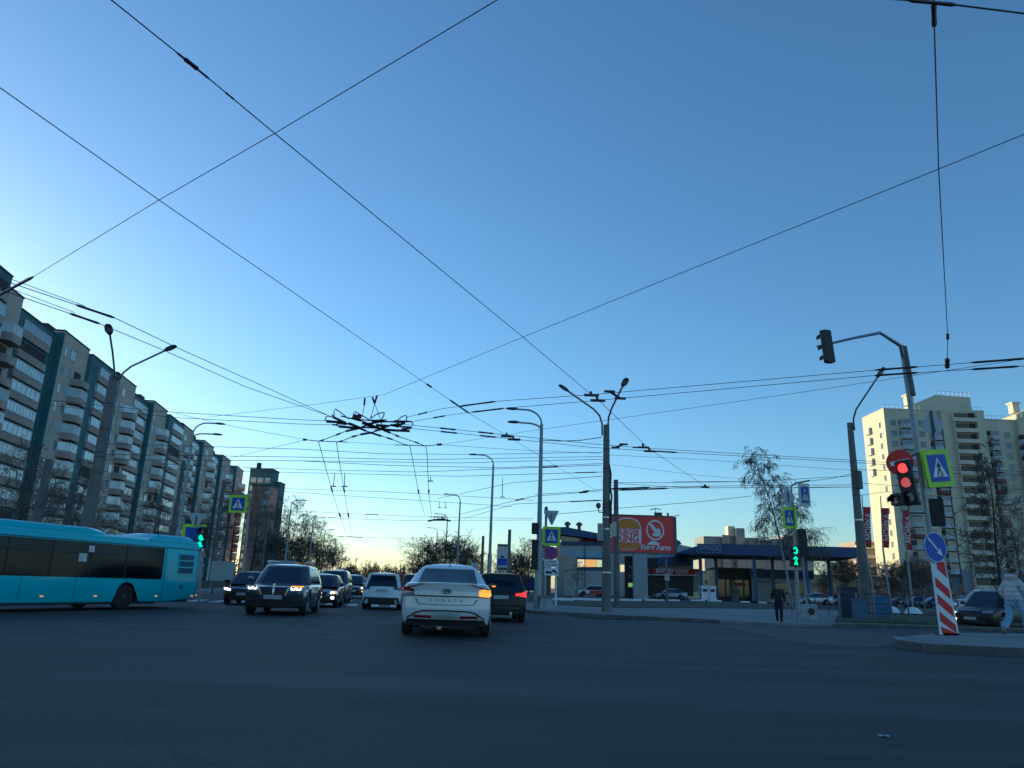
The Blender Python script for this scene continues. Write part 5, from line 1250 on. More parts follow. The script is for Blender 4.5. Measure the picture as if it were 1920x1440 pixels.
for p in [[(320, 490), (318, 440), (328, 415), (380, 450), (450, 505)], [(495, 495), (492, 460), (505, 440), (560, 470), (635, 512)], [(650, 500), (700, 465), (745, 450), (770, 450), (765, 480), (745, 512)], [(880, 525), (930, 485), (965, 472), (975, 490), (968, 520)], [(960, 525), (1000, 528), (1025, 540), (1028, 565)], [(240, 520), (245, 490), (270, 480), (330, 500)]]:
    kz(p, 6.3, .018, 'loop_cable', INSUL)
for p in [[(595, 325), (590, 380)], [(665, 315), (683, 365)], [(705, 300), (684, 365)]]: kz(p, 6.6, .03, 'hanger_insulator')
for p in [[(590, 380), (573, 490)], [(683, 370), (650, 500)], [(685, 370), (740, 520)], [(648, 480), (645, 520)]]: kz(p, 6.5, .01, 'hanger_wire', WIREM)
kz([(505, 485), (525, 495), (545, 485)], 6.25, .09, 'clamp')
# far wire crossing above the avenue
fk = empty('wire_crossing', at(828, 975, 100), 0, 'small far wire crossing with a looped frame above the white car', 'wire crossing')
mb = MB(); o_ = Vector(fk.location)
for pts in [[(802, 977), (812, 975), (838, 975), (845, 977)], [(812, 975), (834, 973)]]: mb.tube([at(x, y, 100)-o_ for x, y in pts], .12, 5)
mb.build('bar', INSUL, fk)
for x in (818, 826, 833): mb = MB(); mb.tube([at(x-3, 974, 100)-o_, at(x-3, 968, 100)-o_, at(x+2, 967, 100)-o_, at(x+2, 974, 100)-o_], .05, 5); mb.build('loop_cable', INSUL, fk)
#@@VEHICLES
# ------------------------------------------------------------------ vehicles
def lerpt(tab, x):
    if x <= tab[0][0]: return tab[0][1]
    for (a, va), (b, vb) in zip(tab, tab[1:]):
        if x <= b:
            t = (x-a)/(b-a); return va+(vb-va)*t
    return tab[-1][1]
def smooth_tab(tab, x, h=.07): return (lerpt(tab, x-h)+2*lerpt(tab, x)+lerpt(tab, x+h))/4
WHEELS = {}
def wheel_meshes(r_, w_):
    k = (round(r_, 3), w_)
    if k in WHEELS: return WHEELS[k]
    mb = MB(); mb.lathe([(r_*.62, -w_/2), (r_*.9, -w_/2), (r_*.985, -w_/2+.03), (r_, 0), (r_*.985, w_/2-.03), (r_*.9, w_/2), (r_*.62, w_/2)], 28, axis='X'); t = me_of(mb, 'tyre', [RUBBER], True)
    mb = MB(); mb.lathe([(r_*.63, -w_/2+.01), (r_*.63, w_/2-.01)], 24, axis='X'); 
    rim = mb
    for s_ in (-1, 1):
        for k_ in range(5):
            a = 2*math.pi*k_/5
            for da in (-.12, .12):
                c = Vector((s_*(w_/2), math.cos(a)*r_*.32, math.sin(a)*r_*.32)); q = Vector((s_*(w_/2), math.cos(a+da)*r_*.64, math.sin(a+da)*r_*.64))
                rim.tube([Vector((s_*(w_/2), 0, 0)), c, q], [.03, .028, .022], 5)
        rim.lathe([(.06, s_*(w_/2-.02)), (.05, s_*(w_/2+.02))], 10, axis='X')
    rm = me_of(rim, 'rim', [RIM]); WHEELS[k] = (t, rm); return WHEELS[k]
PAINTS = {}
def paint(name, col, metal=.35, rough=.3):
    return mat(name, col, rough, metal, var=.04, scale=.6, coat=1.0, spec=.5)
HLW = mat('headlight_lit', (.8, .8, .8), .2, emit=(1, .97, .86), estr=4.0, var=.05)
HLY = mat('headlight_warm', (.8, .7, .4), .2, emit=(1, .86, .5), estr=2.2, var=.05)
HLO = mat('indicator_lit', (.8, .3, .05), .2, emit=(1, .30, .02), estr=.95, var=.05)
HLX = mat('headlight_off', (.28, .3, .32), .12, .4, var=.2, scale=10, spec=1)
TLR = mat('tail_lamp_lit', (.5, .01, .01), .2, emit=(1, .03, .02), estr=.9, var=.1)
TLD = mat('tail_lamp_dark', (.13, .008, .012), .15, var=.15, spec=1, coat=1)
GRL = mat('grille', (.012, .012, .014), .5, .1, var=.3, scale=12)
TRIM = mat('body_trim', (.018, .019, .02), .6, var=.15)
REFL = mat('red_reflector', (.20, .015, .015), .3, var=.1)

class Car:
    def __init__(s, label, cat, pos, rz, paintm, L=4.7, W=1.82, H=1.65, kind='suv', group=None, name='car', scale=1.0, zb=.26, rear_prof=None, front_prof=None, top=None, gh=None, rearround=.22, tum=.70, sidetrim=True, crad=None, mirm=None):
        s.crad = crad; s.mirm = mirm
        s.L, s.W, s.H = L, W, H; s.pm = paintm; s.e = empty(name, pos, rz, label, cat, group, scale)
        s.zb = zb; s.wr = .34 if kind == 'sedan' else .365
        s.wy = (-L/2+.98 if kind != 'sedan' else -L/2+1.02, L/2-.92)
        belt = H*.64 if kind == 'sedan' else H*.62
        s.belt = belt
        s.rp = rear_prof or ([(0, .12), (.35, .02), (.55, 0), (.8, .02), (1.1, .10), (1.4, .2)] if kind != 'sedan' else [(0, .16), (.35, .03), (.55, 0), (.8, .05), (1.05, .10)])
        s.fp = front_prof or [(0, .16), (.3, .03), (.5, 0), (.75, .04), (.9, .14), (1.1, .3)]
        if kind == 'sedan':
            s.top = top or [(0, belt+.08), (.06, belt+.11), (.14, belt+.1), (.3, belt), (.68, belt-.01), (.72, belt-.03), (.88, belt-.17), (.97, belt-.27), (1, belt-.33)]
            s.gh = gh or (.07, .30, .60, .78, .70)      # rear base, roof rear, roof front, windscreen base (fractions of L from the rear)
        else:
            s.top = top or [(0, belt), (.3, belt), (.68, belt), (.73, belt-.01), (.9, belt-.10), (.97, belt-.18), (1, belt-.26)]
            s.gh = gh or (.035, .12, .58, .745, .70)
        s.rr = rearround; s.tum = tum
        s.body(); s.greenhouse(); s.wheels(sidetrim)
    def yend(s, side, x, z):
        n = min(1.0, abs(x)/(s.W/2)); rd = (s.rr if side < 0 else .30)*n**3.2
        return side*(s.L/2 - rd - lerpt(s.rp if side < 0 else s.fp, z))
    def zt(s, f): return smooth_tab(s.top, f, .02)
    def body(s):
        N = 56; mb = MB(); W = s.W; rows = []
        fr = sorted(set([i/N for i in range(N+1)]))
        for f in fr:
            y0 = -s.L/2 + f*s.L
            zb = s.zb + .02
            for wy in s.wy:
                R_ = s.wr+.055; d = abs(y0-wy)
                if d < R_: zb = max(zb, s.wr + math.sqrt(R_*R_-d*d)*1.0)
            zt = s.zt(f); pl = 1 - .05*max(0, (f-.8)/.2)**2 - .04*max(0, (.15-f)/.15)**2
            w2 = W/2*pl
            mid = max(zb+.02, s.belt*.62)
            prof = [(w2*.955, zb), (w2*.985, max(zb+.01, min(zb+.12, mid-.02))), (w2, mid), (w2*.985, max(mid+.02, zt-.16)), (w2*.955, zt-.06), (w2*.90, zt-.015), (w2*.80, zt), (w2*.45, zt+.015), (0, zt+.02)]
            row = []
            for (x, z) in prof:
                row.append((x, z))
            rows.append((f, row))
        G = []
        for f, row in rows:
            full = [(-x, z) for x, z in row] + [(x, z) for x, z in row[-2::-1]]
            pts = []
            for x, z in full:
                ya, yb = s.yend(-1, x, z), s.yend(1, x, z); pts.append((x, ya + (yb-ya)*f, z))
            G.append(pts)
        V = mb.grid(G)
        # end caps, following the same end surface
        for end, idx in ((-1, 0), (1, -1)):
            row = rows[idx][1]; m_ = len(row); P_ = []
            for j in range(m_-1):
                x, z = row[j]; P_.append([(x*t, s.yend(end, x*t, z), z) for t in [k/8-1 for k in range(17)]])
            xt, zt = row[-1]; P_.append([(row[-2][0]*t*.0, s.yend(end, 0, zt), zt) for t in range(17)])
            # lower lip
            mb.grid(P_)
        s.bm_body = mb
    def greenhouse(s):
        L, W, H = s.L, s.W, s.H; g0, g1, g2, g3, tum = s.gh[0], s.gh[1], s.gh[2], s.gh[3], s.tum
        Y = lambda f: -L/2+f*L
        ks, kc = 6, 4
        def foot(yr, yf, hw, rad, z, wf=.9):
            rad = min(rad, hw*.9); out = []
            cs = [(hw-rad, yr+rad*.7, -90), (hw-rad, yf-rad*.7, 0), (-(hw-rad), yf-rad*.7, 90), (-(hw-rad), yr+rad*.7, 180)]
            for (cx, cy, a0) in cs:
                for k in range(kc+1):
                    a = R(a0+90*k/kc); out.append((cx+rad*math.cos(a), cy+rad*.7*math.sin(a)))
                nx = cs[(cs.index((cx, cy, a0))+1) % 4]; e0 = out[-1]
                a = R(nx[2]); e1 = (nx[0]+rad*math.cos(a), nx[1]+rad*.7*math.sin(a))
                for k in range(1, ks): t = k/ks; out.append((e0[0]+(e1[0]-e0[0])*t, e0[1]+(e1[1]-e0[1])*t))
            return [(x, y, z) for x, y in out]
        lv = [0, .25, .5, .75, .9, .97, 1.0]; rings = []
        zb = s.belt-.03; zr = H-.045
        for t in lv:
            tt = t**1.12 if t < 1 else 1
            e_ = t**.9
            yr = Y(g0)+(Y(g1)-Y(g0))*(e_ if s.gh[0] > .05 else t); yf = Y(g3)+(Y(g2)-Y(g3))*t
            hw = W/2*(.93+(tum+.04-.93)*tt**1.25)
            if t == 1.0: hw -= .07; yr += .1; yf -= .08
            rings.append(foot(yr, yf, hw, (.24 if s.crad is None else s.crad*(1-t)+.10*t), zb+(zr-zb)*t + (.02 if t == 1.0 else 0)))
        n = len(rings[0]); seg = ks+kc
        # index layout: corner k 0..kc, then side
        def region(j):
            q, r_ = divmod(j, seg)
            if r_ < kc: return 'pillar'
            return ['side_window', 'windscreen', 'side_window', 'rear_window'][q] + (['_r', '', '_l', ''][q])
        parts = {}
        cb = s.bm_body
        def quad(mb, i, j):
            a = [rings[i][j], rings[i][(j+1) % n], rings[i+1][(j+1) % n], rings[i+1][j]]; mb.poly(a)
        for i in range(len(lv)-1):
            for j in range(n):
                rg = region(j); q, r_ = divmod(j, seg)
                body = i >= 4 or (rg == 'pillar' and (r_ in (1, 2) or (q in (1, 2) and r_ in (0, 1, 2, 3)) ))
                if rg == 'pillar' and not body: rg = {0: 'rear_window' if r_ == 0 else 'side_window_r', 1: 'x', 2: 'x', 3: 'side_window_l' if r_ == 0 else 'rear_window'}[q]
                if body: quad(cb, i, j)
                else: quad(parts.setdefault(rg, MB()), i, j)
        top = rings[-1]
        # roof crown
        M_ = 5; cen = []
        cy = (min(p[1] for p in top)+max(p[1] for p in top))/2
        prev = top
        for k in range(1, M_):
            t = 1-k/M_; ring = [(p[0]*t, cy+(p[1]-cy)*t, H+.03-(.045+.01)*t*t) for p in top]
            for j in range(n): cb.poly([prev[j], prev[(j+1) % n], ring[(j+1) % n], ring[j]])
            prev = ring
        cb.poly(prev)
        bo = cb.build('body', s.pm, s.e, smooth=True, merge=.002, angle=48)
        s.bodyo = bo
        for k_, mb in parts.items():
            nm = k_.replace('_r', '').replace('_l', '') if k_.startswith('side') else k_
            mb.build(nm, GLASSD, s.e, smooth=True, merge=.002, angle=60)
        # dark inner core: underbody and wheel wells
        mb = MB(); mb.box((0, 0, s.zb+.14), (W*.70, L*.9, .26)); mb.box((0, 0, s.belt*.5), (W*.72, L*.86, s.belt*.55)); mb.build('underbody', BLACK, s.e)
        for sx in (-1, 1):
            mb = MB(); y = Y(g3)-.38; z = s.belt+.09
            mb.lathe([(.02, -.07), (.09, -.06), (.105, 0), (.08, .05), (.02, .07)], 10, (0, 0, 0), 'Y'); o = mb.build('mirror', s.mirm or s.pm, s.e, smooth=True)
            o.location = (sx*(W/2+.10), y, z); o.scale = (1.1, .8, .62) if s.mirm else (1.2, .9, .75)
            mb = MB(); mb.box((-sx*.1, 0, -.03), (.14, .05, .04)); mb.build('mirror_arm', TRIM, o)
    def wheels(s, trim):
        t, rm = wheel_meshes(s.wr, .22)
        for sx in (-1, 1):
            for wy in s.wy:
                o = shared('wheel', t, s.e, (sx*(s.W/2-.125), wy, s.wr)); shared('rim', rm, o)
            if trim:
                mb = MB(); mb.box((sx*(s.W/2*.955), (s.wy[0]+s.wy[1])/2, s.zb+.03), (.04, s.wy[1]-s.wy[0]-2*s.wr-.14, .13)); mb.build('sill', TRIM, s.e)
                for k in (0, 1): 
                    mb = MB(); y = s.wy[0]+.55+k*(s.wy[1]-s.wy[0])*.36; mb.box((sx*(s.W/2+.004), y, s.belt-.14), (.03, .17, .03)); mb.build('door_handle', s.pm if k else s.pm, s.e)
    def patch(s, name, end, lower, upper, m, off=.012, mirror=False, nx=5, parent=None, depth=.05):
        """a piece lying on the front or rear surface; lower and upper are lists of (x,z)"""
        out = []
        for sg in ((1, -1) if mirror else (1,)):
            mb = MB(); P_ = []
            def samp(pl, t):
                k = t*(len(pl)-1); i = min(len(pl)-2, int(k)); f = k-i
                return (pl[i][0]+(pl[i+1][0]-pl[i][0])*f, pl[i][1]+(pl[i+1][1]-pl[i][1])*f)
            K = (len(lower)-1)*nx; 
            for v in range(4):
                row = []
                for k in range(K+1):
                    a = samp(lower, k/K); b = samp(upper, k/K); x = (a[0]+(b[0]-a[0])*v/3)*sg; z = a[1]+(b[1]-a[1])*v/3
                    row.append(Vector((x, s.yend(end, x, z)+end*off, z)))
                P_.append(row)
            V = mb.grid(P_)
            loop = V[0] + [r_[-1] for r_ in V[1:]] + V[-1][-2::-1] + [r_[0] for r_ in V[-2:0:-1]]
            bk = [mb.bm.verts.new(v.co + Vector((0, -end*depth, 0))) for v in loop]
            for i in range(len(loop)): mb.bm.faces.new((loop[i], loop[(i+1) % len(loop)], bk[(i+1) % len(loop)], bk[i]))
            out.append(mb.build(name, m if not isinstance(m, (list, tuple)) else m[0 if sg > 0 else 1], parent or s.e, smooth=True))
        return out

def std_front(c, hl=(HLX, HLX), z0=None, plate=True, fog=None, slim=False, grille=True):
    W = c.W/2; b = c.belt; zh = z0 or b-.30
    if grille:
        c.patch('grille', 1, [(-W*.42, zh-.12), (W*.42, zh-.12)], [(-W*.5, zh+.07), (W*.5, zh+.07)], GRL)
        c.patch('grille_bar', 1, [(-W*.5, zh+.072), (W*.5, zh+.072)], [(-W*.51, zh+.092), (W*.51, zh+.092)], CHROME, .02)
    c.patch('lower_intake', 1, [(-W*.72, .27), (W*.72, .27)], [(-W*.66, .44), (W*.66, .44)], TRIM)
    c.patch('headlight', 1, [(W*.55, zh-.04), (W*.93, zh-.02)], [(W*.55, zh+.06), (W*.95, zh+.11)], HLX, .016, True)
    for sg, m in zip((1, -1), hl):
        if m is not HLX: 
            c.patch('lit_lamp', 1, [(sg*W*.66, zh-.03), (sg*W*.84, zh-.02)], [(sg*W*.66, zh+.06), (sg*W*.84, zh+.07)], m, .024)
    if fog:
        for sg in fog: c.patch('fog_lamp', 1, [(sg*W*.70, .40), (sg*W*.84, .40)], [(sg*W*.70, .50), (sg*W*.84, .50)], HLW, .03)
    if plate: c.patch('number_plate', 1, [(-.26, .44), (.26, .44)], [(-.26, .55), (.26, .55)], PLATE, .03)
def std_rear(c, tl=TLD, plate=True, z=None, trimh=.5):
    W = c.W/2; b = c.belt; z = z or b-.20
    c.patch('tail_lamp', -1, [(W*.60, z-.06), (W*.98, z-.10)], [(W*.60, z+.05), (W*.98, z+.08)], tl, .014, True)
    c.patch('rear_bumper_trim', -1, [(-W*.93, .28), (W*.93, .28)], [(-W*.86, trimh), (W*.86, trimh)], TRIM)
    if plate: c.patch('number_plate', -1, [(-.26, z-.18), (.26, z-.18)], [(-.26, z-.06), (.26, z-.06)], PLATE, .02)
def ahead(loc, extra=0.0):
    """heading straight away from the viewer"""
    return -math.atan2(loc.x, loc.y) + extra

# 1 the white saloon straight ahead
WP = paint('white_paint', (.62, .63, .64), 0, .32)
loc = gnd(838, 1190); D = loc.length
def car_at(px, py, L, end_near='rear'): # centre of a car whose near end touches the ground at this pixel
    q = gnd(px, py); d = q.copy(); d.z = 0; d.normalize(); return q + d*(L/2-.75)
Lh = 4.9
h = Car('white fastback saloon seen from behind in the centre lane with its right indicator lit', 'car', car_at(838, 1191, Lh), R(3), WP, L=Lh, W=1.88, H=1.47, kind='sedan', scale=1.16, crad=.40, mirm=BLACK,
        top=[(0, 1.04), (.03, 1.07), (.10, 1.05), (.3, .98), (.68, .93), (.72, .91), (.88, .78), (.97, .68), (1, .6)], gh=(.055, .33, .56, .76, .66), rearround=.34, tum=.58, zb=.25,
        rear_prof=[(0, .2), (.3, .10), (.42, .02), (.6, 0), (.78, .03), (.86, .10), (.95, .08), (1.1, .05)])
W = .94
# tail lamps joined by a thin dark bar
h.patch('tail_lamp', -1, [(.66, .815), (.87, .80), (.925, .84)], [(.67, .93), (.80, .965), (.90, .955)], [HLO, TLD], .012, True)
h.patch('lamp_blade', -1, [(.50, 1.03), (.66, .985), (.86, .94)], [(.46, 1.045), (.66, 1.005), (.88, .965)], TLD, .016, True)
h.patch('lamp_surround', -1, [(.64, .80), (.90, .79)], [(.64, .816), (.90, .80)], TRIM, .012, True)
h.patch('light_bar', -1, [(-.68, .80), (0, .795), (.68, .80)], [(-.68, .82), (0, .815), (.68, .82)], TRIM, .014)
h.patch('boot_shadow_line', -1, [(-.56, .645), (0, .635), (.56, .645)], [(-.56, .653), (0, .643), (.56, .653)], TRIM, .006)
for sg in (1, -1): h.patch('boot_shadow_line', -1, [(sg*.56, .645), (sg*.63, .76)], [(sg*.567, .645), (sg*.638, .76)], TRIM, .006)
# emblem: an oval ring with a slanting bar, and spaced letters
em = MB(); ye = h.yend(-1, 0, .90)-.03
for k in range(20):
    a, b = 2*math.pi*k/20, 2*math.pi*(k+1)/20
    em.prism([(.078*math.cos(a), .9+.04*math.sin(a)), (.092*math.cos(a), .9+.05*math.sin(a)), (.092*math.cos(b), .9+.05*math.sin(b)), (.078*math.cos(b), .9+.04*math.sin(b))], ye-.01, ye+.04)
em.prism([(-.05, .865), (-.03, .865), (-.012, .935), (-.032, .935)], ye-.01, ye+.04); em.prism([(.03, .865), (.05, .865), (.032, .935), (.012, .935)], ye-.012, ye+.04); em.prism([(-.035, .89), (.035, .90), (.035, .91), (-.035, .9)], ye-.014, ye+.04)
em.build('emblem', DSTEEL, h.e)
for i, ch in enumerate('SONATA'): 
    x = -.31+i*.124; text('letter', ch, .075, DSTEEL, h.e, (x, h.yend(-1, x, .725)-.012, .725), extrude=.004)
# bumper: dark arch line, lower dark valance, reflectors, plate
h.patch('bumper_arch', -1, [(-.78, .36), (-.60, .47), (-.46, .505), (0, .515), (.46, .505), (.60, .47), (.78, .36)], [(-.80, .375), (-.61, .495), (-.46, .53), (0, .54), (.46, .53), (.61, .495), (.80, .375)], TRIM, .014, nx=3)
h.patch('valance', -1, [(-.86, .22), (.86, .22)], [(-.78, .355), (.78, .355)], TRIM, .012, nx=10)
h.patch('reflector', -1, [(.28, .375), (.66, .375)], [(.30, .43), (.64, .43)], REFL, .01, True)
h.patch('number_plate', -1, [(-.27, .375), (.27, .375)], [(-.27, .50), (.27, .50)], PLATE, .018)
mb = MB(); mb.tube([(-.12, -Lh/2+.30, .2), (-.12, -Lh/2+.20, .2)], .05, 10); mb.build('exhaust', CHROME, h.e)
mb = MB(); fy = -Lh/2+.36*Lh; mb.prism([(-.07, 1.44), (.08, 1.44), (.06, 1.50), (.0, 1.58), (-.05, 1.5)], -.012, .012); o = mb.build('antenna', DSTEEL, h.e); o.rotation_euler = (0, 0, R(90)); o.location = (0, fy, 0.02); 
mb = MB(); mb.box((0, -Lh/2+.12, 1.055), (1.2, .1, .02)); 
mb.build('spoiler_lip', WP, h.e)
std_front(h)

# 2 black off-roader to its right
BP = mat('black_paint', (.005, .006, .008), .35, 0, var=.04, spec=.3, coat=.1)
c = Car('black off-roader seen from behind with red tail lamp just right of the white fastback', 'car', car_at(931, 1165, 4.6), R(4), BP, L=4.6, W=1.86, H=1.66, kind='suv')
W = .93
c.patch('tail_lamp', -1, [(.50, .90), (.70, .88), (.90, .84)], [(.50, .97), (.72, 1.0), (.90, 1.06)], [TLR, TLD], .014, True)
c.patch('chrome_strip', -1, [(-.7, .47), (.7, .47)], [(-.7, .50), (.7, .50)], CHROME, .016); c.patch('number_plate', -1, [(-.26, .78), (.26, .78)], [(-.26, .9), (.26, .9)], PLATE, .016)
c.patch('rear_bumper_trim', -1, [(-.85, .28), (.85, .28)], [(-.8, .46), (.8, .46)], TRIM); mb = MB(); mb.tube([(.35, -2.3, .3), (.35, -2.2, .3)], .05, 8); mb.build('exhaust', CHROME, c.e)
std_front(c)
mb = MB(); mb.box((0, -2.3+.2, 1.60), (1.2, .22, .04)); mb.build('roof_spoiler', BP, c.e)
mb = MB(); mb.box((.94+.13, -Lh/2+.76*Lh-.38-.085, .47*2+.09), (.09, .02, .03)); mb.build('mirror_indicator', HLO, h.e)

# 3 white crossover further ahead
c = Car('white crossover seen from behind one lane left of the white fastback', 'car', car_at(718, 1143, 4.5), R(6), WP, L=4.5, W=1.84, H=1.66, kind='suv', scale=.98, rear_prof=[(0, .1), (.35, .0), (.6, 0), (.85, .07), (1.1, .16), (1.4, .24)])
std_rear(c, TLD, True, z=.98, trimh=.56)
std_front(c); mb = MB(); mb.box((0, -2.25+.3, 1.61), (1.2, .24, .04)); mb.build('roof_spoiler', WP, c.e)
for k in (-1, 1): mb = MB(); mb.tube([(k*.55, -2.12, .3), (k*.45, -2.12, .3)], .035, 6); mb.build('exhaust', CHROME, c.e)

# 4 dark oncoming off-roader with warm lamps
GP_ = paint('graphite_paint', (.045, .05, .062), .4, .22)
P = gnd(511, 1153); away = P.normalized(); away.z = 0
c = Car('dark oncoming off-roader with kidney grille, warm lit headlights and left indicator glowing', 'car', P + Vector((-.15, 1.9, 0)), R(180+6), GP_, L=4.45, W=1.86, H=1.55, kind='suv', scale=1.12, front_prof=[(0, .2), (.3, .05), (.5, 0), (.8, .0), (.95, .10), (1.1, .3)])
W = .92
for sg in (1, -1):
    c.patch('grille', 1, [(sg*.03, .60), (sg*.34, .60)], [(sg*.03, .84), (sg*.44, .84)], GRL, .014)
    c.patch('grille_frame', 1, [(sg*.34, .60), (sg*.44, .84)], [(sg*.365, .60), (sg*.465, .84)], CHROME, .022)
c.patch('grille_divider', 1, [(-.02, .62), (.02, .62)], [(-.03, .84), (.03, .84)], CHROME, .022)
c.patch('headlight', 1, [(W*.55, .73), (W*.93, .75)], [(W*.53, .86), (W*.96, .88)], HLX, .016, True)
for sg, m in ((1, HLY), (-1, HLY)):
    for k in (0, 1):
        xx = W*(.62+.17*k)*sg; w_ = .052
        c.patch('light_ring', 1, [(xx-w_, .755), (xx+w_, .755)], [(xx-w_*1.4, .80), (xx+w_*1.4, .80)], m, .026)
        c.patch('light_ring', 1, [(xx-w_*1.4, .80), (xx-w_*.9, .80)], [(xx-w_*1.3, .84), (xx-w_*.9, .84)], m, .026)
        c.patch('light_ring', 1, [(xx+w_*.9, .80), (xx+w_*1.4, .80)], [(xx+w_*.9, .84), (xx+w_*1.3, .84)], m, .026)
c.patch('indicator', 1, [(-W*.93, .85), (-W*.55, .85)], [(-W*.94, .885), (-W*.55, .885)], HLO, .03)
c.patch('lower_intake', 1, [(-.5, .30), (.5, .30)], [(-.36, .50), (.36, .50)], TRIM)
c.patch('side_intake', 1, [(.56, .46), (.84, .46)], [(.50, .62), (.86, .66)], TRIM, .012, True)
c.patch('chrome_strip', 1, [(.55, .44), (.86, .46)], [(.55, .465), (.86, .485)], CHROME, .02, True)
c.patch('skid_plate', 1, [(-.5, .27), (.5, .27)], [(-.55, .30), (.55, .30)], CHROME, .02)
c.patch('number_plate', 1, [(-.27, .48), (.27, .48)], [(-.27, .60), (.27, .60)], PLATE, .04)
em = MB(); disc(em, .045, 0, .02, 14, 0, .9); o = em.build('emblem', CHROME, c.e); o.location = (0, c.yend(1, 0, .9)+.0, 0)
std_rear(c)
for sg in (1, -1): mb = MB(); mb.tube([(sg*.62, -1.7, 1.60), (sg*.62, -1.5, 1.65), (sg*.62, .2, 1.65), (sg*.62, .5, 1.59)], .02, 6); mb.build('roof_rail', BAND, c.e)

# 5.. the rest of the oncoming queue
c = Car('black low oncoming car with one bright headlight left of the dark kidney grilled off-roader', 'car', gnd(446, 1134)+Vector((0, 1.7, 0)), R(180+8), BP, L=4.5, W=1.84, H=1.5, kind='sedan'); std_front(c, (HLX, HLX), fog=None); std_rear(c)
W = .92; c.patch('lit_lamp', 1, [(W*.60, c.belt-.33), (W*.93, c.belt-.29)], [(W*.60, c.belt-.25), (W*.95, c.belt-.2)], HLW, .026)
MP_ = paint('maroon_paint', (.055, .022, .028), .4, .25)
c = Car('dark maroon oncoming saloon with bright headlight, amber indicator and fog lamp', 'car', gnd(598, 1139)+Vector((-.3, 1.7, 0)), R(180+7), MP_, L=4.5, W=1.8, H=1.5, kind='sedan')
std_front(c, (HLX, HLW), fog=(-1,)); std_rear(c); W = .9; c.patch('indicator', 1, [(-W*.95, c.belt-.33), (-W*.86, c.belt-.33)], [(-W*.95, c.belt-.22), (-W*.86, c.belt-.22)], HLO, .03)
c = Car('tall dark oncoming off-roader behind the maroon saloon', 'car', gnd(626, 1130)+Vector((-.5, 1.9, 0)), R(180+7), paint('dark_grey_paint', (.05, .055, .06), .3, .3), L=4.8, W=1.9, H=1.82, kind='suv'); std_front(c); std_rear(c)
c = Car('farthest dark oncoming saloon with a bright left headlight', 'car', gnd(661, 1122)+Vector((-.4, 1.7, 0)), R(180+10), paint('navy_paint', (.02, .03, .05), .3, .25), L=4.6, W=1.82, H=1.5, kind='sedan', scale=1.12); std_front(c, (HLX, HLW), fog=None); std_rear(c)
c.patch('fog_lamp', 1, [(-.75, .42), (-.62, .42)], [(-.75, .5), (-.62, .5)], HLO, .03)
c = Car('dark car with a red tail lamp between the two white cars', 'car', gnd(768, 1133)+Vector((0, 1.9, 0)), R(8), paint('dark_red_paint', (.08, .02, .02), .3, .3), L=4.5, W=1.8, H=1.75, kind='suv', scale=1.0); std_rear(c, TLR); std_front(c)
for i, (px, py, H_, colr, lab) in enumerate([(690, 1112, 1.6, (.03, .04, .05), 'small far dark car beyond the oncoming queue'), (633, 1113, 2.3, (.05, .05, .055), 'far dark van behind the tall oncoming off-roader')]):
    c = Car(lab, 'car', gnd(px, py), R(180+9), paint('far_paint%d' % i, colr, .2, .4), L=4.7, W=1.85, H=H_, kind='suv'); std_front(c); std_rear(c)
# parked and passing cars on the right
SIL = paint('silver_paint', (.22, .27, .32), .5, .3)
q = at(1257, 1121, 101); q.z = .17
c = Car('silver saloon parked side on before the dark restaurant entrance', 'car', q, R(90), SIL, L=4.6, W=1.8, H=1.48, kind='sedan'); std_front(c); std_rear(c)
q = at(1107, 1112, 112); q.z = .17
c = Car('white and red car parked side on before the white restaurant wall', 'car', q, R(90), WP, L=4.5, W=1.82, H=1.6, kind='suv'); std_front(c); std_rear(c)
mb = MB(); mb.box((-.93, -.9, .66), (.03, 2.2, .5)); mb.build('red_door_panel', mat('car_red', (.45, .03, .03), .4), c.e, )
q = gnd(1862, 1182)
c = Car('dark off-roader with a lit low fog lamp on the cross street behind the striped board', 'car', Vector((q.x+.9, q.y+1.1, 0)), R(122), BP, L=4.6, W=1.84, H=1.72, kind='suv', scale=1.0); std_front(c, fog=(1,)); std_rear(c)
W = .92; c.patch('lit_lamp', 1, [(W*.70, c.belt-.36), (W*.80, c.belt-.36)], [(W*.70, c.belt-.31), (W*.80, c.belt-.31)], HLY, .03)
for i, (px, py, Y, rzv, colr, kd, H_, lab) in enumerate([(1720, 1118, 105, 80, (.03, .04, .09), 'sedan', 1.5, 'dark blue car parked below the red banners'), (1690, 1119, 112, 85, (.10, .03, .04), 'suv', 1.6, 'dark red car parked left of the second banner pole'), (1752, 1119, 100, 85, (.05, .08, .14), 'sedan', 1.5, 'blue car parked behind the striped guide board'), (1528, 1119, 98, 80, (.5, .5, .5), 'sedan', 1.5, 'pale car parked under the right end of the canopy'), (1580, 1119, 98, 100, (.12, .13, .14), 'suv', 1.65, 'grey car parked left of the leaning concrete pole'), (1808, 1114, 92, 95, (.03, .06, .15), 'suv', 1.7, 'dark blue car parked left of the white van')]):
    q = at(px, py, Y); q.z = .2; c = Car(lab, 'car', q, R(rzv), paint('parked_paint%d' % i, colr, .3, .3), L=4.5, W=1.8, H=H_, kind=kd, group=None); std_front(c); std_rear(c)
q = at(1842, 1118, 70); q.z = .2
c = Car('white van parked behind the dark off-roader at the right', 'van', q, R(80), WP, L=5.2, W=1.95, H=2.15, kind='suv', name='van'); std_front(c); std_rear(c)

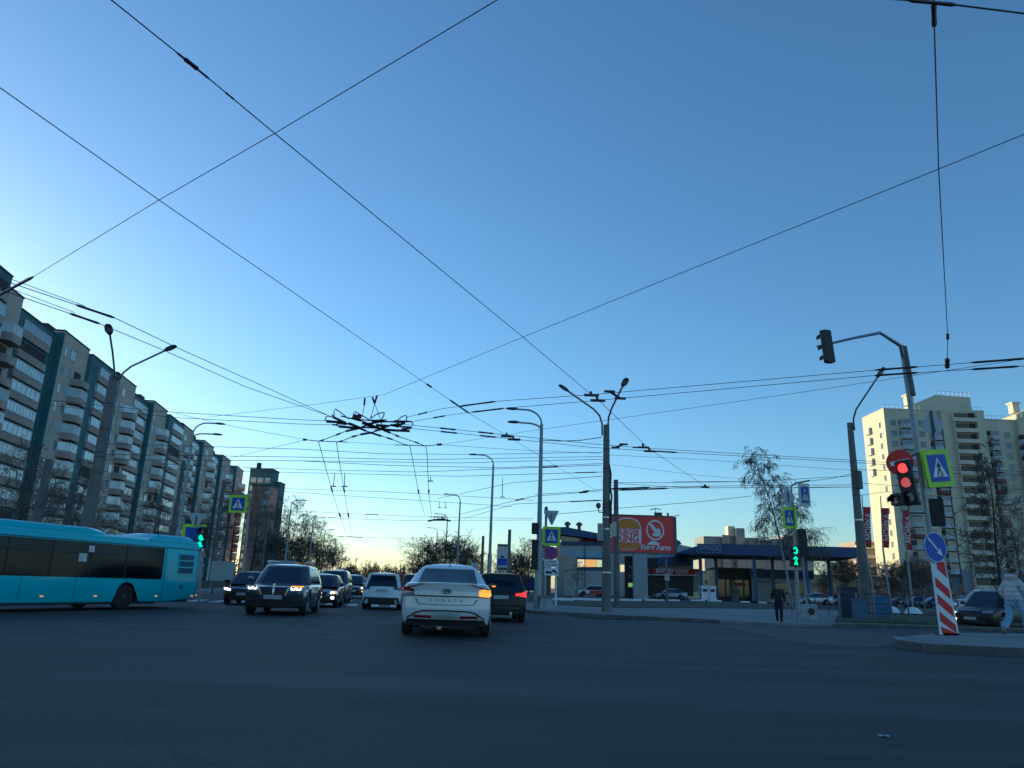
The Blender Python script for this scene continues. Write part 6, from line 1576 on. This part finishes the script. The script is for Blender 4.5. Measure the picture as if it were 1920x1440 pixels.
# blue lorry in the distance
q = gnd(986, 1112); lo = empty('lorry', (q.x-.3, q.y, 0), R(90), 'small lorry with white cab and dark blue box left of the tall steel lamp', 'lorry')
mb = MB(); mb.box((0, -1.2, 2.05), (2.3, 5.2, 2.4)); mb.build('box_body', mat('tarpaulin_blue', (.02, .03, .14), .7, var=.2), lo)
mb = MB(); mb.prism([(1.5, .5), (3.4, .5), (3.45, 1.25), (3.1, 1.45), (2.75, 2.4), (1.5, 2.5)], -1.0, 1.0, Matrix(((0, 1, 0), (1, 0, 0), (0, 0, 1)))); cb = mb.build('cab', WP, lo)
mb = MB(); mb.prism([(2.83, 2.25), (3.14, 1.5), (3.17, 1.5), (2.86, 2.27)], -.85, .85, Matrix(((0, 1, 0), (1, 0, 0), (0, 0, 1)))); mb.build('windscreen', GLASSD, cb)
for sx in (-1, 1): mb = MB(); mb.prism([(1.9, 1.4), (2.95, 1.4), (2.65, 2.2), (1.9, 2.25)], sx*1.0-.015, sx*1.0+.015, Matrix(((0, 1, 0), (1, 0, 0), (0, 0, 1)))); mb.build('side_window', GLASSD, cb)
t, rm = wheel_meshes(.4, .24)
for sx in (-1, 1):
    for y in (-2.4, 2.4): o = shared('wheel', t, lo, (sx*.9, y, .4)); shared('rim', rm, o)
mb = MB(); mb.box((0, -.4, .7), (1.2, 6.2, .3)); mb.build('chassis', BLACK, lo)

# the bus
TQ = mat('bus_turquoise', (.075, .48, .55), .38, 0, var=.08, scale=.35, coat=.7)
TQD = mat('bus_grille', (.03, .10, .15), .6, var=.2)
BG = mat('bus_glass', (.005, .007, .010), .12, var=.5, scale=.8, spec=.32)
# its near side: rear end at the right, going left and towards the viewer
pr = gnd(365, 1146); pf = gnd(-150, 1152)
pr = gnd(366, 1140); A = Vector((pr.x, pr.y, 0)); B_ = Vector((gnd(-40, 1150).x, gnd(-40, 1150).y, 0))
d = (B_-A).normalized(); n = Vector((-d.y, d.x, 0));  n = n if n.y > 0 else -n
BL, BW, BH = 14.2, 2.55, 2.86
rzb = math.atan2(d.y, d.x)
bus = empty('city_bus', A, rzb, 'long turquoise city bus with dark window band turning at the left edge', 'bus', None, .88)
# local: x forward from the rear, near side y = 0 ; far side at ylocal sign
sgn = 1 if (Matrix.Rotation(rzb, 3, 'Z') @ Vector((0, 1, 0))).dot(n) > 0 else -1
wxs = (4.1, 10.6); wrr = .47
mb = MB(); NX = 72; sec = []
def bus_prof(zb): # near side up and over to far side (y as fraction outwards)
    return [(0.03, zb), (0.0, zb+.05), (0.0, 1.15), (0.02, 2.0), (.05, 2.55), (.12, 2.75), (.28, 2.85), (1.27, 2.90), (2.27, 2.85), (2.43, 2.75), (2.5, 2.55), (2.53, 2.0), (2.55, 1.15), (2.55, zb+.05), (2.52, zb)]
G = []
for i in range(NX+1):
    x = BL*i/NX; zb = .30 + (.16*max(0, (1.6-x)/1.6))
    for wx in wxs:
        dd = abs(x-wx); R_ = wrr+.10
        if dd < R_: zb = max(zb, .48+math.sqrt(R_*R_-dd*dd))
    row = []
    for (y, z) in bus_prof(zb):
        e0 = .12*max(0, (z-1.2)/1.7)**2 + .12*(abs(y-1.275)/1.275)**6
        e1 = .35*max(0, (z-1.2)/1.7)**2 + .25*(abs(y-1.275)/1.275)**6
        row.append((x + e0*(1-i/NX)**6 - e1*(i/NX)**6, sgn*y, z))
    G.append(row)
V = mb.grid(G); mb.bm.faces.new(V[0]); mb.bm.faces.new(V[-1][::-1])
mb.build('body', TQ, bus, smooth=True, angle=35)
def side_panel(name, x0, x1, z0, z1, m, off=.012, par=None, th=.03, y0=.012):
    m2 = MB(); P_ = []
    for k in range(9):
        z = z0+(z1-z0)*k/8
        yy = 0.0 if z < 1.15 else (.02*(z-1.15)/.85 if z < 2 else .02+.03*(z-2)/.55)
        P_.append([(x0+(x1-x0)*t/6, sgn*(yy-off), z) for t in range(7)])
    V = m2.grid(P_); o = m2.build(name, m, par or bus)
    md = o.modifiers.new('thickness', 'SOLIDIFY'); md.thickness = th; md.offset = 0
    return o
wn_ = side_panel('window', 2.35, 4.4, 1.20, 2.47, BG, .012); 
xs = [4.4, 6.1, 7.8, 9.5, 11.3, 13.2]
for a, b in zip(xs, xs[1:]): side_panel('window', a+.015, b-.015, 1.20, 2.47, BG, .012)
for x in xs[:-1]: side_panel('window_divider', x-.03, x+.03, 1.22, 2.45, BLK, .02)
for a, b in zip(xs, xs[1:]): side_panel('window_bar', a+.05, b-.05, 2.05, 2.08, TRIM, .03, th=.01)
for (x, z, w_, h_) in [(6.0, 2.12, .26, .24), (6.3, 1.76, .36, .3)]: side_panel('notice', x, x+w_, z, z+h_, mat('notice_white', (.55, .52, .55), .7), .035, th=.008)
fr_ = side_panel('engine_grille', .5, 1.45, 1.45, 2.32, TQ, .02)
for k in range(3): side_panel('grille_slot',   .54, 1.41, 1.48+k*.28, 1.70+k*.28, TQD, .042, fr_, .02)
for x in (.2, 2.2): side_panel('panel_seam', x, x+.015, .42, 2.5, TQD, .006, th=.01)
for x in (6.6, 8.8): side_panel('panel_seam', x, x+.012, .40, 1.24, TQD, .006, th=.01)
side_panel('roof_gutter', .1, 14.0, 2.50, 2.53, TQD, .012, th=.03)
side_panel('tank_flap', 1.0, 1.2, .82, .98, TQD, .01, th=.02)
for x in (.35, 2.5, 5.6, 7.9, 10.0, 12.5):
    m2 = MB(); m2.box((x, -sgn*.02, .52), (.11, .04, .05)); m2.build('side_marker', mat('amber_marker', (.7, .3, .08), .3, emit=(1, .45, .15), estr=.35), bus)
m2 = MB(); m2.box((7.1, sgn*1.27, .42), (13.4, 2.2, .3)); m2.build('underbody', BLACK, bus)
m2 = MB(); m2.box((BL/2+.8, sgn*.08, .27), (BL-3.2, .03, .1)); m2.build('side_skirt', BLK, bus)
t = wheel_meshes(.49, .3)[0]; mb = MB()
for s_ in (-1, 1): mb.lathe([(.30, s_*.10), (.29, s_*.13), (.2, s_*.09), (.12, s_*.09), (.11, s_*.15), (.02, s_*.16)], 24, axis='X')
rm = me_of(mb, 'rim', [mat('bus_rim', (.07, .075, .08), .5, .4, var=.2)], True)
for wx in wxs:
    for y in (.22, 2.33):
        o = shared('wheel', t, bus, (wx, sgn*y, .49), R(90)); shared('rim', rm, o)
    m2 = MB(); m2.box((wx, sgn*1.27, .85), (1.3, 2.0, .9)); m2.build('wheel_well', BLACK, bus)
def pod(x0, x1, h_, y0, y1, slope, name):
    m2 = MB(); rows = []
    for i in range(13):
        t_ = i/12; x = x0+(x1-x0)*t_; k = min(1, min(t_, 1-t_)*slope); hh = max(.01, h_*math.sin(k*math.pi/2))
        rows.append([(x, sgn*y, z) for y, z in ((y0, 2.75), (y0+.02, 2.8+hh*.6), (y0+.15, 2.8+hh), ((y0+y1)/2, 2.84+hh), (y1-.15, 2.8+hh), (y1-.02, 2.8+hh*.6), (y1, 2.75))])
    V = m2.grid(rows); return m2.build(name, TQ, bus, smooth=True, angle=50)
pod(5.2, 10.4, .24, .25, 2.3, 7, 'roof_pod'); pod(.35, 3.1, .24, .1, 2.45, 5, 'rear_pod')
m2 = MB(); m2.box((-.03, sgn*1.27, 1.75), (.04, 2.1, 1.1)); m2.build('rear_window', BG, bus)
for y in (.2, 2.35): m2 = MB(); m2.box((-.035, sgn*y, .95), (.05, .2, .45)); m2.build('tail_lamp', TLD, bus)
m2 = MB(); m2.box((-.01, sgn*.1, .55), (.06, .14, .05)); m2.build('rear_marker', MATS['amber_marker'], bus)
#@@PEOPLE
# ------------------------------------------------------------------ people
def skinned(name, chains, parent, m, subsurf=2, root=None):
    """chains: list of lists of (x,y,z,r); equal points are shared; skin modifier grows one surface"""
    verts, rad, edges, idx = [], [], [], {}
    for ch in chains:
        prev = None
        for (x, y, z, r_) in ch:
            k = (round(x, 4), round(y, 4), round(z, 4))
            if k not in idx: idx[k] = len(verts); verts.append(k); rad.append(r_)
            i = idx[k]
            if prev is not None and prev != i: edges.append((prev, i))
            prev = i
    me = bpy.data.meshes.new(name); me.from_pydata(verts, edges, []); me.materials.append(m)
    o = bpy.data.objects.new(name, me); COL.objects.link(o); o.parent = parent
    md = o.modifiers.new('skin', 'SKIN'); md.use_smooth_shade = True
    lay = me.skin_vertices[0].data if me.skin_vertices else None
    if lay is None:
        bm = bmesh.new(); bm.from_mesh(me); bm.verts.layers.skin.verify(); bm.to_mesh(me); bm.free(); lay = me.skin_vertices[0].data
    for i, v in enumerate(lay):
        rr_ = rad[i]; v.radius = rr_ if isinstance(rr_, tuple) else (rr_, rr_); v.use_root = (i == 0)
    sb = o.modifiers.new('sub', 'SUBSURF'); sb.levels = subsurf; sb.render_levels = subsurf
    return o
def fingers(w_, hd, spread, curl=.35):
    """w_: wrist, hd: hand direction; returns chains for palm, four fingers and thumb"""
    w_ = Vector(w_); d = Vector(hd).normalized(); s_ = Vector(spread).normalized(); c_ = d.cross(s_).normalized()
    out = []; palm = w_ + d*.085
    for k, L in zip((-1.5, -.5, .5, 1.5), (.066, .078, .082, .07)):
        b = w_ + d*.075 + s_*(k*.020); m_ = b + d*(L*.5) + c_*(curl*.012); e = b + d*(L*.92) + c_*(curl*.05)
        out.append([(*w_, .026), (*b, .011), (*m_, .0095), (*e, .008)])
    t0 = w_ + d*.03 - s_*.022; t1 = t0 - s_*.028 + d*.03; t2 = t1 - s_*.008 + d*.03
    out.append([(*w_, .026), (*t0, .014), (*t1, .011), (*t2, .009)])
    return out
def head_mesh(parent, c, tilt, hairm, hair='short', yaw=0):
    mb = MB(); bmesh.ops.create_uvsphere(mb.bm, u_segments=20, v_segments=14, radius=1)
    for v in mb.bm.verts:
        x, y, z = v.co
        v.co = Vector((x*.078*(1 - .22*max(0, -z)), y*.098*(1-.12*max(0, -z)), z*.122))
        if y > .3 and abs(x) < .35 and -.25 < z < .1: v.co.y += .012*(1-abs(x)/.35)
    return mb
def person(label, pos, rz, scale, joints, cloth, name='person'):
    e = empty(name, pos, rz, label, 'person', None, scale)
    J = joints
    body = [[(*J['pelvis'], .115), (*J['waist'], .105), (*J['chest'], .135), (*J['neckb'], .07), (*J['neck'], .052), (*J['jaw'], .072), (*J['head'], .092), (*J['crown'], .07)]]
    for s_ in ('l', 'r'):
        body.append([(*J['chest'], .135), (*J['sh'+s_], .062), (*J['el'+s_], .044), (*J['wr'+s_], .028)])
        body.append([(*J['pelvis'], .115), (*J['hip'+s_], .088), (*J['kn'+s_], .056), (*J['an'+s_], .036), (*J['toe'+s_], .034)])
        w_ = Vector(J['wr'+s_]); d = (w_ - Vector(J['el'+s_])).normalized()
        body += fingers(w_, d, (0, 1, .1) if abs(d.y) < .8 else (1, 0, 0))
    b = skinned('body', body, e, SKIN, 2)
    # face on the head
    H = Vector(J['head']); fw = Vector((0, 1, 0))
    f = MB(); f.lathe([(.003, 0), (.011, -.02), (.014, -.035), (.004, -.045)], 8, H+Vector((0, .088, .0))); f.build('nose', SKIN, e, smooth=True)
    for sx in (-1, 1):
        f = MB(); bmesh.ops.create_uvsphere(f.bm, u_segments=8, v_segments=6, radius=.011, matrix=Matrix.Translation(H+Vector((sx*.03, .083, .006)))); f.build('eye', BLK, e)
        f = MB(); bmesh.ops.create_uvsphere(f.bm, u_segments=8, v_segments=6, radius=.025, matrix=Matrix.Translation(H+Vector((sx*.086, -.005, -.01))) @ Matrix.Diagonal((.35, .7, 1.1, 1))); f.build('ear', SKIN, e, smooth=True)
    f = MB(); f.box(H+Vector((0, .084, -.055)), (.045, .012, .01)); f.build('mouth', mat('lips', (.3, .1, .09), .6), e)
    # hair
    hr = MB(); bmesh.ops.create_uvsphere(hr.bm, u_segments=20, v_segments=12, radius=1)
    L = cloth['hair']
    kill = []
    for v in hr.bm.verts:
        x, y, z = v.co; n = 1+.06*noise.noise(Vector((x*4, y*4, z*4)))
        v.co = H + Vector((x*.104*n, y*.108*n-.016, z*.11*n+.03))
        if z < (-.1 if y < .2 else .35): kill.append(v)
    bmesh.ops.delete(hr.bm, geom=kill, context='VERTS')
    hr.build('hair', cloth['hairm'], e, smooth=True)
    if L == 'long':
        skinned('hair', [[(H.x, H.y-.05, H.z+.02, .085), (H.x-.01, H.y-.09, H.z-.12, .075), (H.x+.01, H.y-.10, H.z-.26, .045), (H.x, H.y-.09, H.z-.36, .015)]], e, cloth['hairm'], 2)
    # clothes: jacket, trousers, shoes
    P = Vector(J['pelvis']); wv = Vector(J['waist']); ch = Vector(J['chest']); nb = Vector(J['neckb'])
    pf = cloth.get('puff', 0)
    jk = [[(P.x, P.y, P.z-.06, .165+pf*.02), (P.x, P.y, P.z+.05, .17+pf*.05), (*wv, .158+pf*.055), (*ch, .178+pf*.05), (nb.x, nb.y, nb.z, .10+pf*.03), (nb.x, nb.y, nb.z+.05, .08+pf*.03)]]
    for s_ in ('l', 'r'):
        S_, E_, W_ = Vector(J['sh'+s_]), Vector(J['el'+s_]), Vector(J['wr'+s_])
        m1 = S_.lerp(E_, .5); m2 = E_.lerp(W_, .5); we = E_.lerp(W_, .93)
        jk.append([(*ch, .178+pf*.05), (*S_, .095+pf*.03), (*m1, .072+pf*.03), (*E_, .064+pf*.02), (*m2, .058+pf*.03), (*we, .046+pf*.008)])
    skinned('jacket', jk, e, cloth['jacket'], 2)
    tr_ = []
    for s_ in ('l', 'r'):
        Hp, K_, A_ = Vector(J['hip'+s_]), Vector(J['kn'+s_]), Vector(J['an'+s_]); ka = K_.lerp(A_, .5)
        wd = cloth.get('wide', 0)
        tr_.append([(P.x, P.y, P.z-.02, .14), (*Hp, .112+wd*.01), (*Hp.lerp(K_, .5), .092+wd*.02), (*K_, .074+wd*.02), (*ka, .064+wd*.03), (*K_.lerp(A_, .96), .056+wd*.035)])
    skinned('trousers', tr_, e, cloth['trousers'], 2)
    for s_ in ('l', 'r'):
        A_, T_ = Vector(J['an'+s_]), Vector(J['toe'+s_])
        skinned('shoe', [[(A_.x, A_.y, A_.z+.02, .048), (A_.x, A_.y-.02, A_.z-.045, .046), (*(A_.lerp(T_, .55)-Vector((0, 0, .02))), .045), (*T_, .036)]], e, cloth['shoe'], 2)
    if cloth.get('hood'):
        c = nb + Vector((0, -.08, .07))
        skinned('hood', [[(c.x-.12, c.y+.08, c.z+.0, .05), (c.x-.10, c.y-.03, c.z+.02, .075), (c.x, c.y-.08, c.z+.03, .09), (c.x+.10, c.y-.03, c.z+.02, .075), (c.x+.12, c.y+.08, c.z, .05)]], e, cloth['jacket'], 2)
    return e
JKB = mat('black_jacket', (.012, .012, .016), .8, var=.3, scale=8, bump=.3); TRB = mat('dark_trousers', (.012, .013, .02), .85, var=.2, scale=8); SHB = mat('dark_shoe', (.03, .022, .018), .6)
man = dict(pelvis=(0, 0, .95), waist=(0, .01, 1.1), chest=(0, .02, 1.33), neckb=(0, .02, 1.48), neck=(0, .03, 1.54), jaw=(0, .06, 1.60), head=(0, .055, 1.67), crown=(0, .045, 1.73),
    shl=(-.19, .01, 1.42), ell=(-.28, -.05, 1.16), wrl=(-.25, .08, .93), shr=(.19, .01, 1.42), elr=(.27, -.05, 1.16), wrr=(.25, .14, 1.02),
    hipl=(-.10, 0, .90), knl=(-.09, .10, .50), anl=(-.07, .06, .09), toel=(-.08, .21, .04), hipr=(.10, 0, .90), knr=(.08, -.02, .49), anr=(.05, -.14, .13), toer=(.06, -.02, .045))
q = gnd(1462, 1172)
person('man in black jacket and dark trousers walking on the road before the far crossing', q, R(172), .98, man, dict(jacket=JKB, trousers=TRB, shoe=SHB, hair='short', hairm=mat('grey_hair', (.12, .11, .11), .8, var=.3, scale=20)))
JKG = mat('grey_puffer', (.5, .48, .5), .65, var=.1, scale=3)
def puffer_mat(m):
    t = m.node_tree; b = t.nodes['Principled BSDF']; tc = t.nodes.new('ShaderNodeTexCoord'); wv = t.nodes.new('ShaderNodeTexWave'); wv.bands_direction = 'Z'; wv.inputs['Scale'].default_value = 2.6; wv.inputs['Distortion'].default_value = 1.0
    bp = t.nodes.new('ShaderNodeBump'); bp.inputs['Strength'].default_value = 1; bp.inputs['Distance'].default_value = .02
    t.links.new(tc.outputs['Object'], wv.inputs['Vector']); t.links.new(wv.outputs['Fac'], bp.inputs['Height']); t.links.new(bp.outputs[0], b.inputs['Normal'])
puffer_mat(JKG)
JEAN = mat('pale_jeans', (.25, .36, .5), .85, var=.15, scale=6, bump=.3); SHW = mat('brown_shoe', (.22, .13, .09), .6)
woman = dict(pelvis=(0, 0, .90), waist=(0, .03, 1.04), chest=(0, .07, 1.25), neckb=(0, .09, 1.39), neck=(0, .11, 1.45), jaw=(0, .15, 1.50), head=(0, .145, 1.57), crown=(0, .13, 1.63),
    shl=(-.17, .07, 1.34), ell=(-.25, -.08, 1.12), wrl=(-.22, .04, .92), shr=(.17, .07, 1.34), elr=(.24, .14, 1.10), wrr=(.20, .30, .98),
    hipl=(-.09, 0, .86), knl=(-.09, -.10, .49), anl=(-.09, -.38, .17), toel=(-.09, -.30, .06), hipr=(.09, 0, .86), knr=(.09, .22, .50), anr=(.09, .26, .10), toer=(.09, .42, .05))
q = gnd(1910, 1194, IZ)
person('woman in a pale grey hooded puffer jacket and light blue jeans walking on the island', q, R(-72), 1.22, woman, dict(jacket=JKG, trousers=JEAN, shoe=SHW, hair='long', hairm=HAIRD, puff=1, wide=1, hood=True))
# little litter on the road
q = gnd(1657, 1382); mb = MB(); mb.grid([[(-.09+.045*i, -.05+.05*j, .006+.02*abs(math.sin(i*2.1+j*1.7))) for i in range(5)] for j in range(3)]); o = mb.build('litter_scrap', PLATE); o.scale = (.6, .6, .6); o.location = (q.x, q.y, .004); tag(o, 'small pale crumpled scrap lying on the dark asphalt in the foreground', 'litter')
